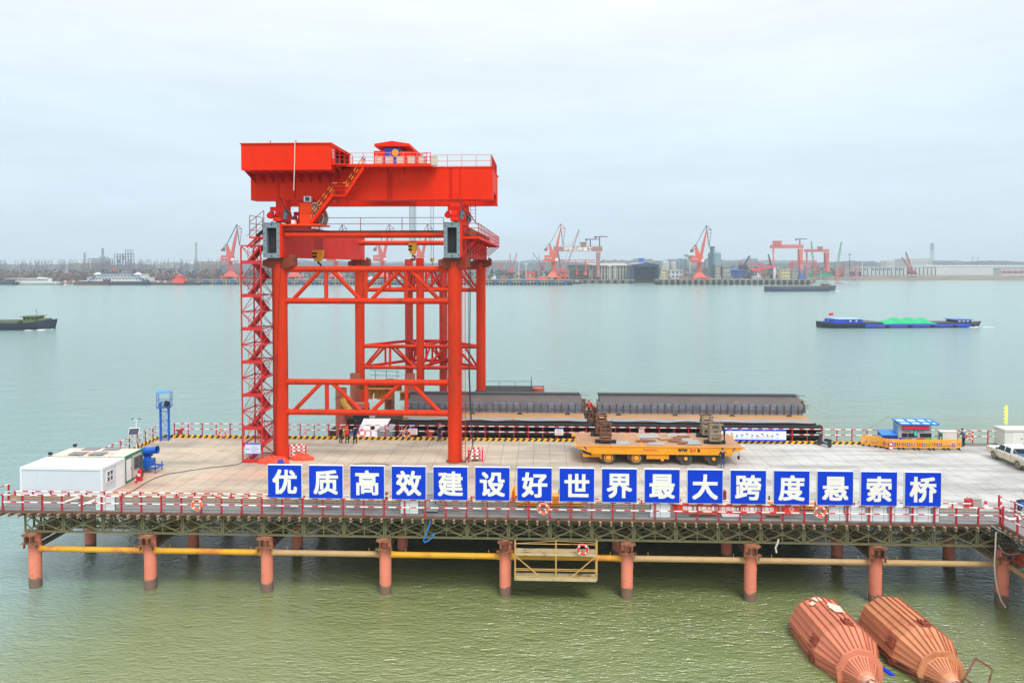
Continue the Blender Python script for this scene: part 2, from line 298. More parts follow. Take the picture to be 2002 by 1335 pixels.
# ------------------------------------------------------------------ the jetty
def deck_material():
    m = mat('concrete_slabs', S(212, 204, 190, .76), .75, var=.12, scale=.30); t = m.node_tree; n = t.nodes.new; l = t.links.new
    p = [x for x in t.nodes if x.type == 'BSDF_PRINCIPLED'][0]; src = p.inputs['Base Color'].links[0].from_socket
    g = n('ShaderNodeNewGeometry'); sp = n('ShaderNodeSeparateXYZ'); l(g.outputs['Position'], sp.inputs[0])
    def math_(op, a, b=None, c=None):
        x = n('ShaderNodeMath'); x.operation = op
        for i, q in enumerate((a, b, c)):
            if q is None: continue
            if isinstance(q, (int, float)): x.inputs[i].default_value = q
            else: l(q, x.inputs[i])
        return x.outputs[0]
    def mr(v, a, b, c, d):
        x = n('ShaderNodeMapRange'); l(v, x.inputs[0])
        for i, q in enumerate((a, b, c, d)): x.inputs[i+1].default_value = q
        return x.outputs[0]
    def blend(fac, a, col, mode='MIX'):
        x = n('ShaderNodeMixRGB'); x.blend_type = mode; l(fac, x.inputs[0]); l(a, x.inputs[1]); x.inputs[2].default_value = (*col, 1); return x.outputs[0]
    def noise(sc, st, det=5):
        mp_ = n('ShaderNodeMapping'); mp_.inputs['Scale'].default_value = st; l(g.outputs['Position'], mp_.inputs[0])
        x = n('ShaderNodeTexNoise'); x.inputs['Scale'].default_value = sc; x.inputs['Detail'].default_value = det; l(mp_.outputs[0], x.inputs['Vector']); return x.outputs[0]
    # warm, iron-stained concrete to the left; greyer, wheel-swept concrete to the right
    warm = mr(sp.outputs[0], -6, 26, 0, 1)
    c = blend(warm, src, S(202, 204, 202, .82))
    tint = n('ShaderNodeMixRGB'); tint.blend_type = 'MULTIPLY'; l(math_('MULTIPLY', math_('SUBTRACT', 1.0, warm), .8), tint.inputs[0]); l(c, tint.inputs[1]); tint.inputs[2].default_value = (.99, .91, .79, 1); c = tint.outputs[0]
    pink = math_('MULTIPLY', mr(noise(.22, (1, 1.6, 1)), .48, .68, 0, .58), math_('MULTIPLY', mr(sp.outputs[1], 64, 58, 0, 1), mr(sp.outputs[0], 2, -10, 0, 1)))
    c = blend(pink, c, S(226, 150, 128, .8))
    rust = math_('MULTIPLY', mr(noise(.35, (1, 1, 1)), .60, .72, 0, .5), mr(sp.outputs[0], 0, -20, 0, 1)); c = blend(rust, c, S(188, 140, 96, .75))
    swirl = mr(noise(.25, (.5, 1.8, 1), 7),   .45, .66, 0, .55); c = blend(swirl, c, S(140, 140, 138, .62))
    tyre = math_('MULTIPLY', mr(noise(.55, (.22, 1.3, 1), 6), .53, .66, 0, .42), mr(sp.outputs[0], -8, 14, .25, 1)); c = blend(tyre, c, S(120, 118, 114, .6))
    oil = mr(noise(.9, (1, 1, 1), 3), .70, .76, 0, .45); c = blend(oil, c, S(110, 100, 90, .6))
    fine = mr(noise(3.2, (1, 1, 1), 6), .3, .7, .93, 1.05); sc2 = n('ShaderNodeVectorMath'); sc2.operation = 'SCALE'; l(c, sc2.inputs[0]); l(fine, sc2.inputs['Scale']); c = sc2.outputs[0]
    # saw-cut joints: one every 1.5 m across, faint cross joints
    fx = math_('FRACT', math_('DIVIDE', math_('ADD', sp.outputs[0], 150.95), 1.503)); jx = math_('LESS_THAN', fx, .030)
    c = blend(math_('MULTIPLY', jx, .62), c, S(74, 70, 66))
    fy = math_('FRACT', math_('DIVIDE', math_('ADD', sp.outputs[1], .9), 5.0)); jy = math_('LESS_THAN', fy, .009)
    c = blend(math_('MULTIPLY', jy, .35), c, S(110, 104, 98))
    # slab to slab tone
    sl = n('ShaderNodeTexWhiteNoise'); sl.noise_dimensions = '1D'; l(math_('FLOOR', math_('DIVIDE', math_('ADD', sp.outputs[0], 150.95), 1.503)), sl.inputs['W'])
    s3 = n('ShaderNodeVectorMath'); s3.operation = 'SCALE'; l(c, s3.inputs[0]); l(mr(sl.outputs[0], 0, 1, .965, 1.03), s3.inputs['Scale']); l(s3.outputs[0], p.inputs['Base Color'])
    return m
XL, XR = -38.3, 33.7
PX = [-37.7+8.79*i for i in range(9)]
jetty = thing('jetty', 'long concrete deck jetty on salmon steel piles with green lattice trusses under its front walkway', 'jetty', (0, 50, 0))
m_ = MB(); m_.prism([(-41.2, 52.65), (75, 52.65), (75, 72), (-39.5, 72), (-39.5, 60.2), (-41.2, 60.2)], 'z', 5.55, 6.10)
part('deck_slab', m_, deck_material(), jetty)
GRATE = mat('walkway_plate', S(140, 142, 142, .72), .7, var=.16, scale=.8, rust=S(96, 90, 84), rust_amt=.2, rust_scale=.6)
m_ = MB(); m_.prism([(-40.2, 50.3), (32.1, 50.3), (32.1, 14), (44, 14), (44, 52.55), (-40.2, 52.55)], 'z', 5.90, 6.0)
for k in range(3): m_.box(-40.1, 32.0, 50.75+k*.6, 50.79+k*.6, 6.0, 6.03)
part('walkway', m_, GRATE, jetty)
EDGEB = mat('brown_edge_beam', S(110, 82, 66), .75, var=.2, rust=S(86, 50, 36), rust_amt=.4)
m_ = MB(); m_.beam((-40.25, 50.26, 5.85), (32.0, 50.26, 5.85), .07, .2); m_.beam((32.05, 50.2, 5.85), (32.05, 14, 5.85), .07, .2); m_.box(-40.2, 44, 52.56, 52.6, 5.7, 6.02)
part('edge_beam', m_, EDGEB, jetty)
TRANS = mat('transom_steel', S(186, 160, 136, .75), .75, var=.25, rust=S(120, 84, 62), rust_amt=.35)
tj = None
for i in range(97):
    x = -39.7+i*.745
    if tj is None:
        m_ = MB(); m_.ibeam((x, 49.95, 5.68), (x, 52.5, 5.68), .14, .24, .03); tj = part('transom', m_, TRANS, jetty)
    else: spawn(tj, loc=(i*.745, 0, 0))
for i in range(0): pass
m_ = MB()
for i in range(60): y = 49.6-i*.55; m_.ibeam((31.8, y, 5.68), (34.5, y, 5.68), .14, .24, .03)
part('trestle_transoms', m_, TRANS, jetty, kind='stuff')
def truss_panel(mb, x0, x1, y, z0, z1, t=.07, along='x'):
    t *= 1.25
    P = (lambda a, z, d=0: (a, y+d, z)) if along == 'x' else (lambda a, z, d=0: (y+d, a, z))
    w_ = x1-x0; xm = (x0+x1)/2; zm = (z0+z1)/2
    for z in (z0+.06, z1-.06):
        for d in (-.06, .06): mb.beam(P(x0+.005, z, d), P(x1-.005, z, d), .06, .11)
    for a in (x0+.07, x1-.07): mb.beam(P(a, z0+.11), P(a, z1-.11), t+.02)
    mb.beam(P(xm, z0+.12), P(xm, z1-.12), t*.8)
    for sx in (-1, 1):
        q = xm+sx*w_*.27
        mb.beam(P(xm, zm, .001*sx), P(xm+sx*w_*.45, z1-.12, .001*sx), t); mb.beam(P(xm, zm, -.002*sx), P(xm+sx*w_*.45, z0+.12, -.002*sx), t)
        mb.beam(P(xm+sx*w_*.47, zm, .01), P(q, z1-.12, .01), t*.7); mb.beam(P(xm+sx*w_*.47, zm, -.01), P(q, z0+.12, -.01), t*.7)
    if along == 'x': mb.box(xm-.14, xm+.14, y-.02, y+.02, zm-.13, zm+.13)
    else: mb.box(y-.02, y+.02, xm-.14, xm+.14, zm-.13, zm+.13)
TZ0, TZ1 = 4.20, 5.55
tp = None
for i in range(24):
    if tp is None: m_ = MB(); truss_panel(m_, XL, XL+3, 50.75, TZ0, TZ1); tp = part('truss_panel', m_, OLIVE, jetty)
    else: spawn(tp, loc=(3*i, 0, 0))
m_ = MB()
for i in range(24):
    for y in (51.65, 52.4): truss_panel(m_, XL+3*i, XL+3*i+3, y, TZ0, TZ1)
part('inner_truss', m_, OLIVE, jetty)
m_ = MB()
for i in range(8): truss_panel(m_, 50.6-3*i-3, 50.6-3*i, 33.0, TZ0, TZ1, along='y'); truss_panel(m_, 50.6-3*i-3, 50.6-3*i, 34.2, TZ0, TZ1, along='y')
part('trestle_truss', m_, OLIVE, jetty)
m_ = MB()
for i in range(24): truss_panel(m_, XL+3*i, XL+3*i+3, 57.1, TZ0, TZ1); truss_panel(m_, XL+3*i, XL+3*i+3, 64.2, TZ0, TZ1)
part('rear_truss', m_, OLIVE, jetty)
m_ = MB()
for y in (54, 55.5, 59, 61, 63, 66, 68, 70, 71.5): m_.ibeam((-39.3, y, 5.2), (60, y, 5.2), .2, .65, .04)
part('deck_girders', m_, EDGEB, jetty)
PILE = mat('salmon_pile', S(240, 142, 116, .9), .65, var=.14, scale=.5, rust=S(186, 92, 72), rust_amt=.14, rust_scale=.8, zband=(.72, S(124, 100, 86)))
pl = None
ROWS = [51.0, 57.5, 64.2, 70.8]
for j, y in enumerate(ROWS):
    for i in range(9 if j == 0 else 11):
        x = PX[0]+8.79*i
        if pl is None:
            m_ = MB(); m_.cyl((x, y, -4), (x, y, 4.15), .43, n=28)
            pts = [V((x+.437*math.cos(a), y+.437*math.sin(a), -1+.55*a)) for a in [k*.35 for k in range(28)]]; m_.pipe(pts, .012, 4)
            pl = part('pile', m_, PILE, jetty)
        else: spawn(pl, loc=(8.79*i, y-ROWS[0], 0))
CAP = mat('rusty_cap_beam', S(150, 104, 76), .75, var=.25, rust=S(98, 58, 40), rust_amt=.45)
cb = None
for i in range(11):
    x = PX[0]
    if cb is None:
        m_ = MB()
        for d in (-.22, .22): m_.ibeam((x+d, 50.15, 3.78), (x+d, 71.6, 3.78), .34, .62, .05)
        m_.box(x-.52, x+.52, 50.2, 50.9, 4.10, 4.14); m_.box(x-.62, x+.62, 50.35, 50.65, 3.40, 3.46)
        for d in (-.46, .46): m_.box(x+d-.02, x+d+.02, 50.4, 50.6, 3.05, 3.40)
        cb = part('cap_beam', m_, CAP, jetty)
    else: spawn(cb, loc=(8.79*i, 0, 0))
YP = mat('yellow_brace_pipe', S(236, 176, 44, .85), .6, var=.12, scale=1.2, rust=S(196, 122, 50), rust_amt=.33, rust_scale=.5)
TP = mat('tan_brace_pipe', S(206, 172, 120, .8), .65, var=.14, scale=1.2, rust=S(170, 120, 84), rust_amt=.28, rust_scale=.6)
GP = mat('grey_brace_pipe', S(132, 118, 104, .8), .7, var=.2, scale=1.2, rust=S(96, 74, 60), rust_amt=.3)
def brace(x0, x1, y, z, m, r=.21):
    q = MB(); q.cyl((x0+.36, y, z), (x1-.36, y, z), r, n=18)
    for x in (x0+.75, x0+3.1, x1-2.4, x1-.8): q.cyl((x-.03, y, z), (x+.03, y, z), r+.02, n=18)
    for x in (x0+.5, x1-.5): q.cyl((x-.1 if x < (x0+x1)/2 else x-.12, y, z), (x+.12, y, z), r+.03, n=18)
    for x in (x0+1.5, x1-1.2): q.beam((x, y, z+r), (x, y, z+r+.25), .03)
    return part('brace_pipe', q, m, jetty)
for i in range(8): brace(PX[i], PX[i+1], 51.0, 2.85, [YP, YP, TP, YP, YP, TP, TP, TP][i] if i != 2 else TP)
m_ = None
for i in range(9):
    q = MB(); x = PX[i]; q.cyl((x, 51.35, 2.95), (x, 57.1, 2.95), .20, n=14); part('brace_pipe', q, GP if i < 8 else TP, jetty)
q = MB(); x = PX[8]; q.cyl((x+.3, 50.7, 2.85), (x+.3, 20, 2.85), .2, n=14); part('brace_pipe', q, TP, jetty)
q = MB(); q.cyl((x+.4, 51.2, 2.8), (x+14, 51.2, 2.8), .2, n=14); part('brace_pipe', q, GP, jetty)
q = MB(); q.ibeam((33.25, 50.6, 3.75), (33.25, 14, 3.75), .5, .75, .05)
for k in range(14): q.box(33.02, 33.05, 50-k*1.2, 50.03-k*1.2, 3.45, 4.05)
part('trestle_girder', q, mat('orange_girder', S(220, 96, 60, .85), .6, var=.15, rust=S(120, 70, 50), rust_amt=.25), jetty)
for k in (1, 2, 3): spawn(pl, loc=(70.3, -9*k, 0))
KERB = stripes('yellow_black_kerb', S(246, 186, 20, .95), S(34, 34, 32), .62, .5, (1, .9, -.9), wear=.12)
m_ = MB(); m_.box(-39.48, 33.2, 71.72, 71.98, 6.1, 6.36); m_.box(-39.48, -39.24, 60.3, 71.7, 6.1, 6.34)
part('kerb', m_, KERB, jetty)
m_ = MB(); m_.box(33.21, 75, 71.72, 71.98, 6.1, 6.34); part('kerb', m_, mat('bare_kerb', S(150, 148, 140, .8), .8, var=.15), jetty, label='unpainted grey kerb at the right end')
CONC = mat('front_kerb_concrete', S(170, 150, 120, .7), .8, var=.25, scale=2)
m_ = MB(); m_.box(-41.1, 31.8, 52.67, 52.8, 6.1, 6.2); part('kerb', m_, CONC, jetty, label='low stained front kerb')

# ------------------------------------------------------------------ railings
def railing(label, p0, p1, zb, heights, n, group='red and white railings', pw=.1, rr=.042, zpost=None):
    p0, p1 = V(p0), V(p1); t = thing('safety_railing', label, 'railing', (p0.x, p0.y, zb), group); q0 = None
    for i in range(n+1):
        p = p0.lerp(p1, i/n)
        if q0 is None:
            q = MB(); q.box(p.x-pw/2, p.x+pw/2, p.y-pw/2, p.y+pw/2, (zpost if zpost is not None else zb), heights[0]+.06); q.box(p.x-pw/2-.03, p.x+pw/2+.03, p.y-pw/2-.03, p.y+pw/2+.03, zb, zb+.03); q0 = part('post', q, POST, t)
        else: spawn(q0, loc=p-p0)
    d = (p1-p0).normalized(); off = V((d.y, -d.x, 0))*(pw/2+.02)
    for h in heights:
        q = MB(); q.cyl((p0.x+off.x, p0.y+off.y, h), (p1.x+off.x, p1.y+off.y, h), rr, n=8); part('rail', q, RAIL, t)
    return t
railing("long red and white railing along the walkway's front edge, under the blue character boards", (-39.6, 50.33, 0), (32.0, 50.33, 0), 6.0, (7.12, 6.58), 48, zpost=5.72)
railing("low red and white rail behind the grey walkway, at the deck's front lip", (-40.6, 52.86, 0), (31.6, 52.86, 0), 6.1, (6.56,), 51, pw=.09)
railing('red and white railing along the far kerb of the deck, facing the open river', (-38.0, 71.85, 0), (62, 71.85, 0), 6.36, (7.58, 7.02), 68, pw=.085)
railing('red and white railing along the left side of the deck, beside the blue lattice tower', (-39.38, 60.6, 0), (-39.38, 71.6, 0), 6.34, (7.5, 6.95), 8, pw=.085)
railing('short red and white railing across the left end of the walkway, beside the white cabin', (-40.9, 44, 0), (-40.9, 52.6, 0), 6.0, (7.2, 6.62), 6)
railing('red and white railing turning the right front corner onto the approach trestle', (32.1, 50.2, 0), (32.1, 20, 0), 6.0, (7.2, 6.62), 20)
railing('second red and white railing inside the right front corner, beside the blue motor scooter', (33.6, 53, 0), (35.5, 40, 0), 6.0, (7.1, 6.6), 9)

# ------------------------------------------------------------------ blue character boards
CH = '优质高效建设好世界最大跨度悬索桥'
NAMES = ['you', 'zhi', 'gao', 'xiao', 'jian', 'she', 'hao', 'shi', 'jie', 'zui', 'da', 'kua', 'du', 'xuan', 'suo', 'qiao']
ORDN = ['first', 'second', 'third', 'fourth', 'fifth', 'sixth', 'seventh', 'eighth', 'ninth', 'tenth', 'eleventh', 'twelfth', 'thirteenth', 'fourteenth', 'fifteenth', 'last']
EDGEW = mat('board_edge', S(226, 232, 240), .5, var=0)
board = None
BX0, BW, BSP, BZ0, BZ1 = -19.70, 2.50, 3.005, 7.19, 9.60
for i, c in enumerate(CH):
    x = BX0+i*BSP; y0 = 50.16; t = thing('character_board', 'square blue board with the white character %s, %s board from the left' % (c, ORDN[i]), 'sign', (x+BW/2, 50.25, BZ0), 'blue character boards above the front railing')
    if board is None:
        q = MB(); q.box(x, x+BW, y0, y0+.2, BZ0, BZ1); fr = part('frame', q, EDGEW, t)
        q = MB(); q.box(x+.025, x+BW-.025, y0-.012, y0+.001, BZ0+.03, BZ1-.035); pn = part('panel', q, BLUE, t)
        q = MB(); 
        for d in (.5, BW-.5): q.beam((x+d, y0+.24, 6.6), (x+d, y0+.24, BZ1-.2), .06)
        q.beam((x+.2, y0+.24, 8.6), (x+BW-.2, y0+.24, 8.6), .05); sp_ = part('support', q, STEEL, t); board = True
    else:
        for o_ in (fr, pn, sp_): spawn(o_, parent=t)
    q = MB(); put_text(q, c, (x+BW/2, y0-.016, (BZ0+BZ1)/2-.02), 1.84, .052); part('character', q, BANDW, t)
    bpy.context.view_layer
# ------------------------------------------------------------------ red tubular support frame of the crane
CXL, CXR, YF, YR, YB = -23.81, -7.80, 64.05, 92.5, 99.3
fr = thing('crane_frame', 'tall red tubular frame of pipe columns and lattice trusses carrying the red bridge crane', 'crane frame', (CXL, YF, 6.1))
def col(x, y, z0, z1, r, m=RED2, cap=True):
    q = MB(); q.cyl((x, y, z0), (x, y, z1), r, n=32); q.pipe([(x+(r+.004)*math.cos(a), y+(r+.004)*math.sin(a), z0+.42*a) for a in [k*.45 for k in range(int((z1-z0-.3)/.42/.45))]], .016, 4)
    h = part('column', q, m, fr)
    if cap:
        q = MB(); q.box(x-1.0, x+1.0, y-.55, y+.55, z1-.55, z1+.42); q.prism([(x+1.0, z1-.45), (x+1.4, z1-.3), (x+1.4, z1+.5), (x+1.0, z1+.75)], 'y', y-.6, y+.6)
        q.prism([(x-1.0, z1-.45), (x-1.4, z1-.3), (x-1.4, z1+.2), (x-1.0, z1+.3)], 'y', y-.6, y+.6)
        for d in (-.7, -.35, 0, .35, .7): q.box(x+d-.03, x+d+.03, y-.62, y-.552, z1-.5, z1+.35)
        part('column_head', q, mat('brown_head_plate', S(140, 58, 30, .85), .65, var=.2), fr)
    return h
for x in (CXL, CXR):
    col(x, YF, 6.1, 24.25, .62)
    q = MB(); q.cyl((x, YF, 6.1), (x, YF, 6.16), .80, n=24); part('base_plate', q, RUST, fr)
    col(x, YR, -4, 24.25, .62)
col(-15.8, YR, -4, 24.9, .52, cap=False)
for x in (-18.55, -13.68): col(x, YB, -4, 24.8, .57, mat('worn_column_paint', S(196, 52, 34, .85), .6, var=.2, rust=S(120, 70, 50), rust_amt=.3), cap=False)
def tub(name, p0, p1, r, m=RED2):
    q = MB(); q.cyl(p0, p1, r, n=16); return part(name, q, m, fr)
for (zt, zb) in ((23.62, 20.72), (13.30, 10.52)):
    for x, y in ((CXL, YF),):
        a, b = CXL+.5, CXR-.5
        tub('truss_chord', (a, y, zt), (b, y, zt), .275); tub('truss_chord', (a, y, zb), (b, y, zb), .275)
        a, b = CXL+.62, CXR-.62; w_ = b-a; X = lambda f: a+w_*f
        for f0, f1, up in ((.03, .215, 1), (.275, .465, 0), (.52, .71, 1), (.765, .955, 0)):
            tub('truss_diagonal', (X(f0), y, zb if up else zt), (X(f1), y, zt if up else zb), .19)
        for f in (.245, .492, .742): tub('truss_post', (X(f), y, zb), (X(f), y, zt), .185)
        for z in (zt, zb):
            q = MB()
            for x_ in (CXL+.66, CXR-.66): q.cyl((x_-.05, y, z), (x_+.05, y, z), .31, n=16)
            part('pipe_collar', q, RED2, fr)
    for xa, xb in ((CXL, -15.8), (-15.8, CXR)):
        tub('truss_chord', (xa+.4, YR, zt), (xb-.4, YR, zt), .25); tub('truss_chord', (xa+.4, YR, zb), (xb-.4, YR, zb), .25)
        for f0, f1, up in ((.1, .42, 1), (.58, .9, 0)):
            X = lambda f: xa+(xb-xa)*f
            tub('truss_diagonal', (X(f0), YR, zb if up else zt), (X(f1), YR, zt if up else zb), .17)
        tub('truss_post', ((xa+xb)/2, YR, zb), ((xa+xb)/2, YR, zt), .17)
    for pa, pb in (((CXL, YR), (-18.55, YB)), ((CXR, YR), (-13.68, YB)), ((-18.55, YB), (-13.68, YB)), ((-15.8, YR), (-18.55, YB)), ((-15.8, YR), (-13.68, YB))):
        tub('truss_chord', (*pa, zt+.02), (*pb, zt+.02), .2, REDD); tub('truss_chord', (*pa, zb+.02), (*pb, zb+.02), .2, REDD)
        P = lambda f, z: (pa[0]+(pb[0]-pa[0])*f, pa[1]+(pb[1]-pa[1])*f, z)
        tub('truss_diagonal', P(.08, zb), P(.46, zt), .14, REDD); tub('truss_diagonal', P(.54, zt), P(.92, zb), .14, REDD); tub('truss_post', P(.5, zb), P(.5, zt), .14, REDD)
# runway girders
GZ0, GZ1 = 24.68, 27.70
for (gx0, gx1) in ((-24.92, -23.28), (-8.60, -7.02)):
    q = MB(); q.box(gx0+.1, gx1-.1, 63.45, 93.6, GZ0+.05, GZ1-.05); q.box(gx0, gx1, 63.4, 93.6, GZ1-.05, GZ1+.03); q.box(gx0, gx1, 63.4, 93.6, GZ0, GZ0+.06)
    for k in range(10 if gx0 > -20 else 0): y = 65.5+k*3.0; q.box(gx0+.02, gx1-.02, y, y+.04, GZ0+.06, GZ1-.05)
    g = part('runway_girder', q, GIRD, fr)
    q = MB(); mgx = (gx0+gx1)/2
    q.box(gx0-.02, gx0+.30, 62.9, 63.42, GZ0-.04, GZ1+.06); q.box(gx1-.44, gx1-.16, 62.9, 63.42, GZ0-.04, GZ1+.06)
    q.box(gx0+.30, gx1-.44, 62.902, 63.42, GZ1-.36, GZ1+.058); q.box(gx0+.30, gx1-.44, 62.902, 63.42, GZ0-.038, GZ0+.38)
    q.box(gx0-.05, gx1-.13, 62.86, 62.90, GZ1+.06, GZ1+.1)
    part('flange_frame', q, PRIMER, fr)
    q = MB(); q.box(gx1-.158, gx1, 62.95, 63.45, GZ0, GZ1+.03); part('flange_cheek', q, RED, fr)
    q = MB(); q.box(gx0+.30, gx1-.44, 63.40, 63.43, GZ0+.38, GZ1-.36)
    part('dark_opening', q, DARK, fr)
    q = MB()
    for k in range(5):
        z = GZ0+.2+k*.65
        for x in (gx0+.1, gx1-.28): q.cyl((x, 62.88, z), (x, 62.9, z), .05, n=8)
    for z in (GZ0+.12, GZ1-.08): q.cyl((mgx-.06, 62.88, z), (mgx-.06, 62.9, z), .07, n=8)
    part('bolt_hole', q, DARK, fr)
    q = MB(); q.beam((mgx, 63.2, GZ1+.1), (mgx, 93.4, GZ1+.1), .12, .14); part('crane_rail', q, STEEL, fr)
# tie pipes, grating and rails between the girders
tub('tie_pipe', (-23.2, 63.75, 26.72), (-8.6, 63.75, 26.72), .285); tub('tie_pipe', (-23.2, 90, 26.8), (-8.6, 90, 26.8), .3)
q = MB(); q.box(-23.2, -8.6, 63.45, 64.15, 27.03, 27.1); part('grating', q, DARK, fr)
def rails(par, m, pts, hs, step=1.5, r=.03, posts=True):
    q = MB(); pts = [V(p) for p in pts]
    for a, b in zip(pts, pts[1:]):
        n = max(1, round((b-a).length/step))
        for h in hs: q.cyl(a+V((0, 0, h)), b+V((0, 0, h)), r, n=6)
        if posts:
            for i in range(n+1): p = a.lerp(b, i/n); q.cyl(p, p+V((0, 0, max(hs))), r*1.1, n=6)
    return part('handrail', q, m, par)
DKRED = mat('dark_red_rail', S(150, 30, 38, .85), .5, var=.1)
rails(fr, DKRED, [(-20.0, 63.5, 27.1), (-8.7, 63.5, 27.1)], (.6, 1.15), 3.6)
# side gallery on the right girder
q = MB(); q.box(-7.0, -5.55, 63.2, 94.6, 26.42, 26.5)
part('gallery', q, REDD, fr)
q = MB(); q.box(-5.6, -5.5, 63.2, 94.6, 26.34, 26.56); q.box(-7.0, -5.5, 63.12, 63.2, 26.34, 26.56); part('gallery_edge', q, RED, fr)
for k in range(9):
    y = 63.4+k*3.85; q = MB(); q.beam((-5.6, y, 26.36), (-7.0, y, 25.15), .1); q.beam((-5.6, y, 26.38), (-7.0, y, 26.38), .1); part('bracket', q, REDD, fr)
rails(fr, REDD, [(-7.0, 63.25, 26.5), (-5.55, 63.25, 26.5), (-5.55, 94.5, 26.5), (-7.0, 94.5, 26.5)], (.42, .8, 1.22), 1.7, .035)
q = MB()
for k in range(14): y = 64+random.random()*20; q.rbox((-6.9+random.random()*.9, y, 26.6+random.random()*.4), (.3+random.random()*.6, .4, .2+random.random()*.5), (0, random.random(), random.random()))
part('gallery_equipment', q, RUST, fr)
q = MB(); q.box(-26.3, -24.95, 63.1, 66.2, 26.42, 26.56); part('landing', q, RED, fr)
rails(fr, DKRED, [(-26.25, 63.15, 26.56), (-26.25, 66.1, 26.56)], (.6, 1.2, 1.9), 1.5, .03)
rails(fr, DKRED, [(-26.25, 63.15, 26.56), (-24.95, 63.15, 27.6)], (.5, 1.3), 1.3, .03)
q = MB(); q.beam((-26.2, 64.5, 26.6), (-24.6, 64.5, 27.9), .1, .3)
for k in range(6): q.box(-26.1+k*.28, -25.85+k*.28, 64.2, 65, 26.7+k*.21, 26.74+k*.21)
part('landing_stair', q, DARK, fr)
# ladder mast beside the right column
q = MB()
for x in (-7.05, -6.75): q.beam((x, 63.3, 6.1), (x, 63.3, 24.9), .05)
for k in range(62): q.beam((-7.05, 63.3, 6.4+k*.3), (-6.75, 63.3, 6.4+k*.3), .025)
part('ladder', q, REDD, fr)
q = MB(); q.pipe([(-6.3, 63.6, 26.3), (-6.35, 63.6, 20), (-6.4, 63.6, 14), (-6.25, 63.7, 10), (-6.1, 63.7, 8), (-6.3, 63.4, 7), (-6.9, 63.1, 6.25)], .05, 6)
q.pipe([(-6.5, 63.6, 26.3), (-6.5, 63.6, 15), (-6.35, 63.7, 9.5), (-6.15, 63.7, 7.8)], .03, 6); part('power_cable', q, ROPE, fr)
q = MB(); q.pipe([(-23.5, 63.38, 24.5), (-23.75, 63.36, 20), (-23.95, 63.38, 14), (-24.1, 63.4, 9), (-24.1, 63.4, 6.2)], .02, 4); part('thin_cable', q, ROPE, fr)

# ------------------------------------------------------------------ red bridge crane on top
bc = thing('bridge_crane', "bright red double girder bridge crane with machine house, operator cab and yellow hook blocks", 'crane', (-15.6, 68, 27.8))
for (y0, y1) in ((65.0, 66.5), (71.2, 72.7)):
    q = MB(); q.box(-26.9, -4.4, y0+.04, y1-.04, 30.05, 32.93); q.box(-26.92, -4.3, y0-.03, y1+.03, 32.93, 33.0); q.box(-26.9, -4.35, y0, y1, 30.0, 30.05)
    part('main_girder', q, RED, bc)
q = MB(); q.box(-26.9, -26.2, 66.47, 71.23, 30.9, 32.9); q.box(-5.1, -4.42, 66.47, 71.23, 30.9, 32.9); part('end_girder', q, RED, bc)
q = MB()
for x in (-24.3, -22.75, -8.35, -8.2, -7.4): q.box(x, x+.06, 64.99, 65.04, 30.1, 32.9)
part('seam_strip', q, REDD, bc)
q = MB()
for x in (-14.05, -13.65): q.beam((x, 64.9, 30.0), (x, 64.9, 32.9), .04)
for k in range(16): q.beam((-14.05, 64.9, 30.1+k*.18), (-13.65, 64.9, 30.1+k*.18), .035)
part('girder_ladder', q, REDD, bc)
q = MB(); 
for x in (-6.55, -6.05): q.beam((x, 66.0, 28.0), (x, 66.0, 30.0), .05)
for k in range(6): q.beam((-6.55, 66.0, 28.2+k*.3), (-6.05, 66.0, 28.2+k*.3), .03)
part('hanging_ladder', q, DKRED, bc)
# machine house
hs = MB(); hx0, hx1 = -26.62, -18.55
hs.box(hx0, hx1, 62.3, 62.36, 32.43, 34.72); hs.box(hx0, hx0+.06, 62.36, 68.5, 32.9, 34.70); hs.box(hx0, hx1, 68.44, 68.5, 33.0, 34.70)
hs.box(hx0+.001, hx1-.001, 62.36, 64.95, 32.431, 32.5); hs.box(hx1-.06, hx1-.001, 62.36, 63.7, 32.5, 34.70)
for y in (65.2, 66.8, 68.38): hs.box(hx1-.12, hx1-.02, y, y+.1, 33.0, 34.70)
house = part('machine_house', hs, RED, bc)
q = MB(); q.box(hx0-.08, hx1+.08, 62.2, 68.6, 34.72, 34.80); q.box(hx1-.05, hx1+.06, 62.22, 68.6, 34.55, 34.718); part('roof', q, RED, house)
q = MB(); q.box(hx1-.001, hx1+.012, 62.75, 63.25, 33.5, 34.3); part('window', q, mat('pale_pane', S(170, 190, 205), .2, var=0), house)
q = MB(); 
for k in range(7): q.box(-25.9+k*1.0, -25.1+k*1.0, 65, 67.8, 33.05, 34.0+.3*(k % 2))
q.box(hx0+.1, hx1-.2, 67.9, 68.4, 33.0, 34.6)
part('winch_machinery', q, mat('machinery_dark', S(60, 48, 50), .6, var=.3), house)
q = MB()
for k in range(10): x = hx0+.2+k*.87; q.prism([(62.42, 32.40), (64.95, 32.40), (64.95, 31.55)], 'x', x, x+.05)
q.box(hx0, hx1, 64.6, 64.97, 32.2, 32.42); part('house_bracket', q, REDD, house)
q = MB(); q.box(hx1, hx1+1.2, 62.6, 66.2, 32.9, 33.0); q.prism([(62.6, 32.88), (64.95, 32.88), (64.95, 32.2)], 'x', hx1+.3, hx1+.36); part('house_landing', q, RED, bc)
rails(bc, REDD, [(hx1, 62.65, 33.0), (hx1+1.15, 62.9, 33.0), (hx1+1.15, 65.3, 33)], (.4, .75, 1.1), 1.2, .028)
q = MB(); q.pipe([(-21.7, 62.15, 34.95), (-21.75, 62.15, 33), (-21.9, 62.3, 30.6)], .042, 8); part('conduit', q, mat('white_conduit', S(226, 200, 200), .5, var=.05), bc)
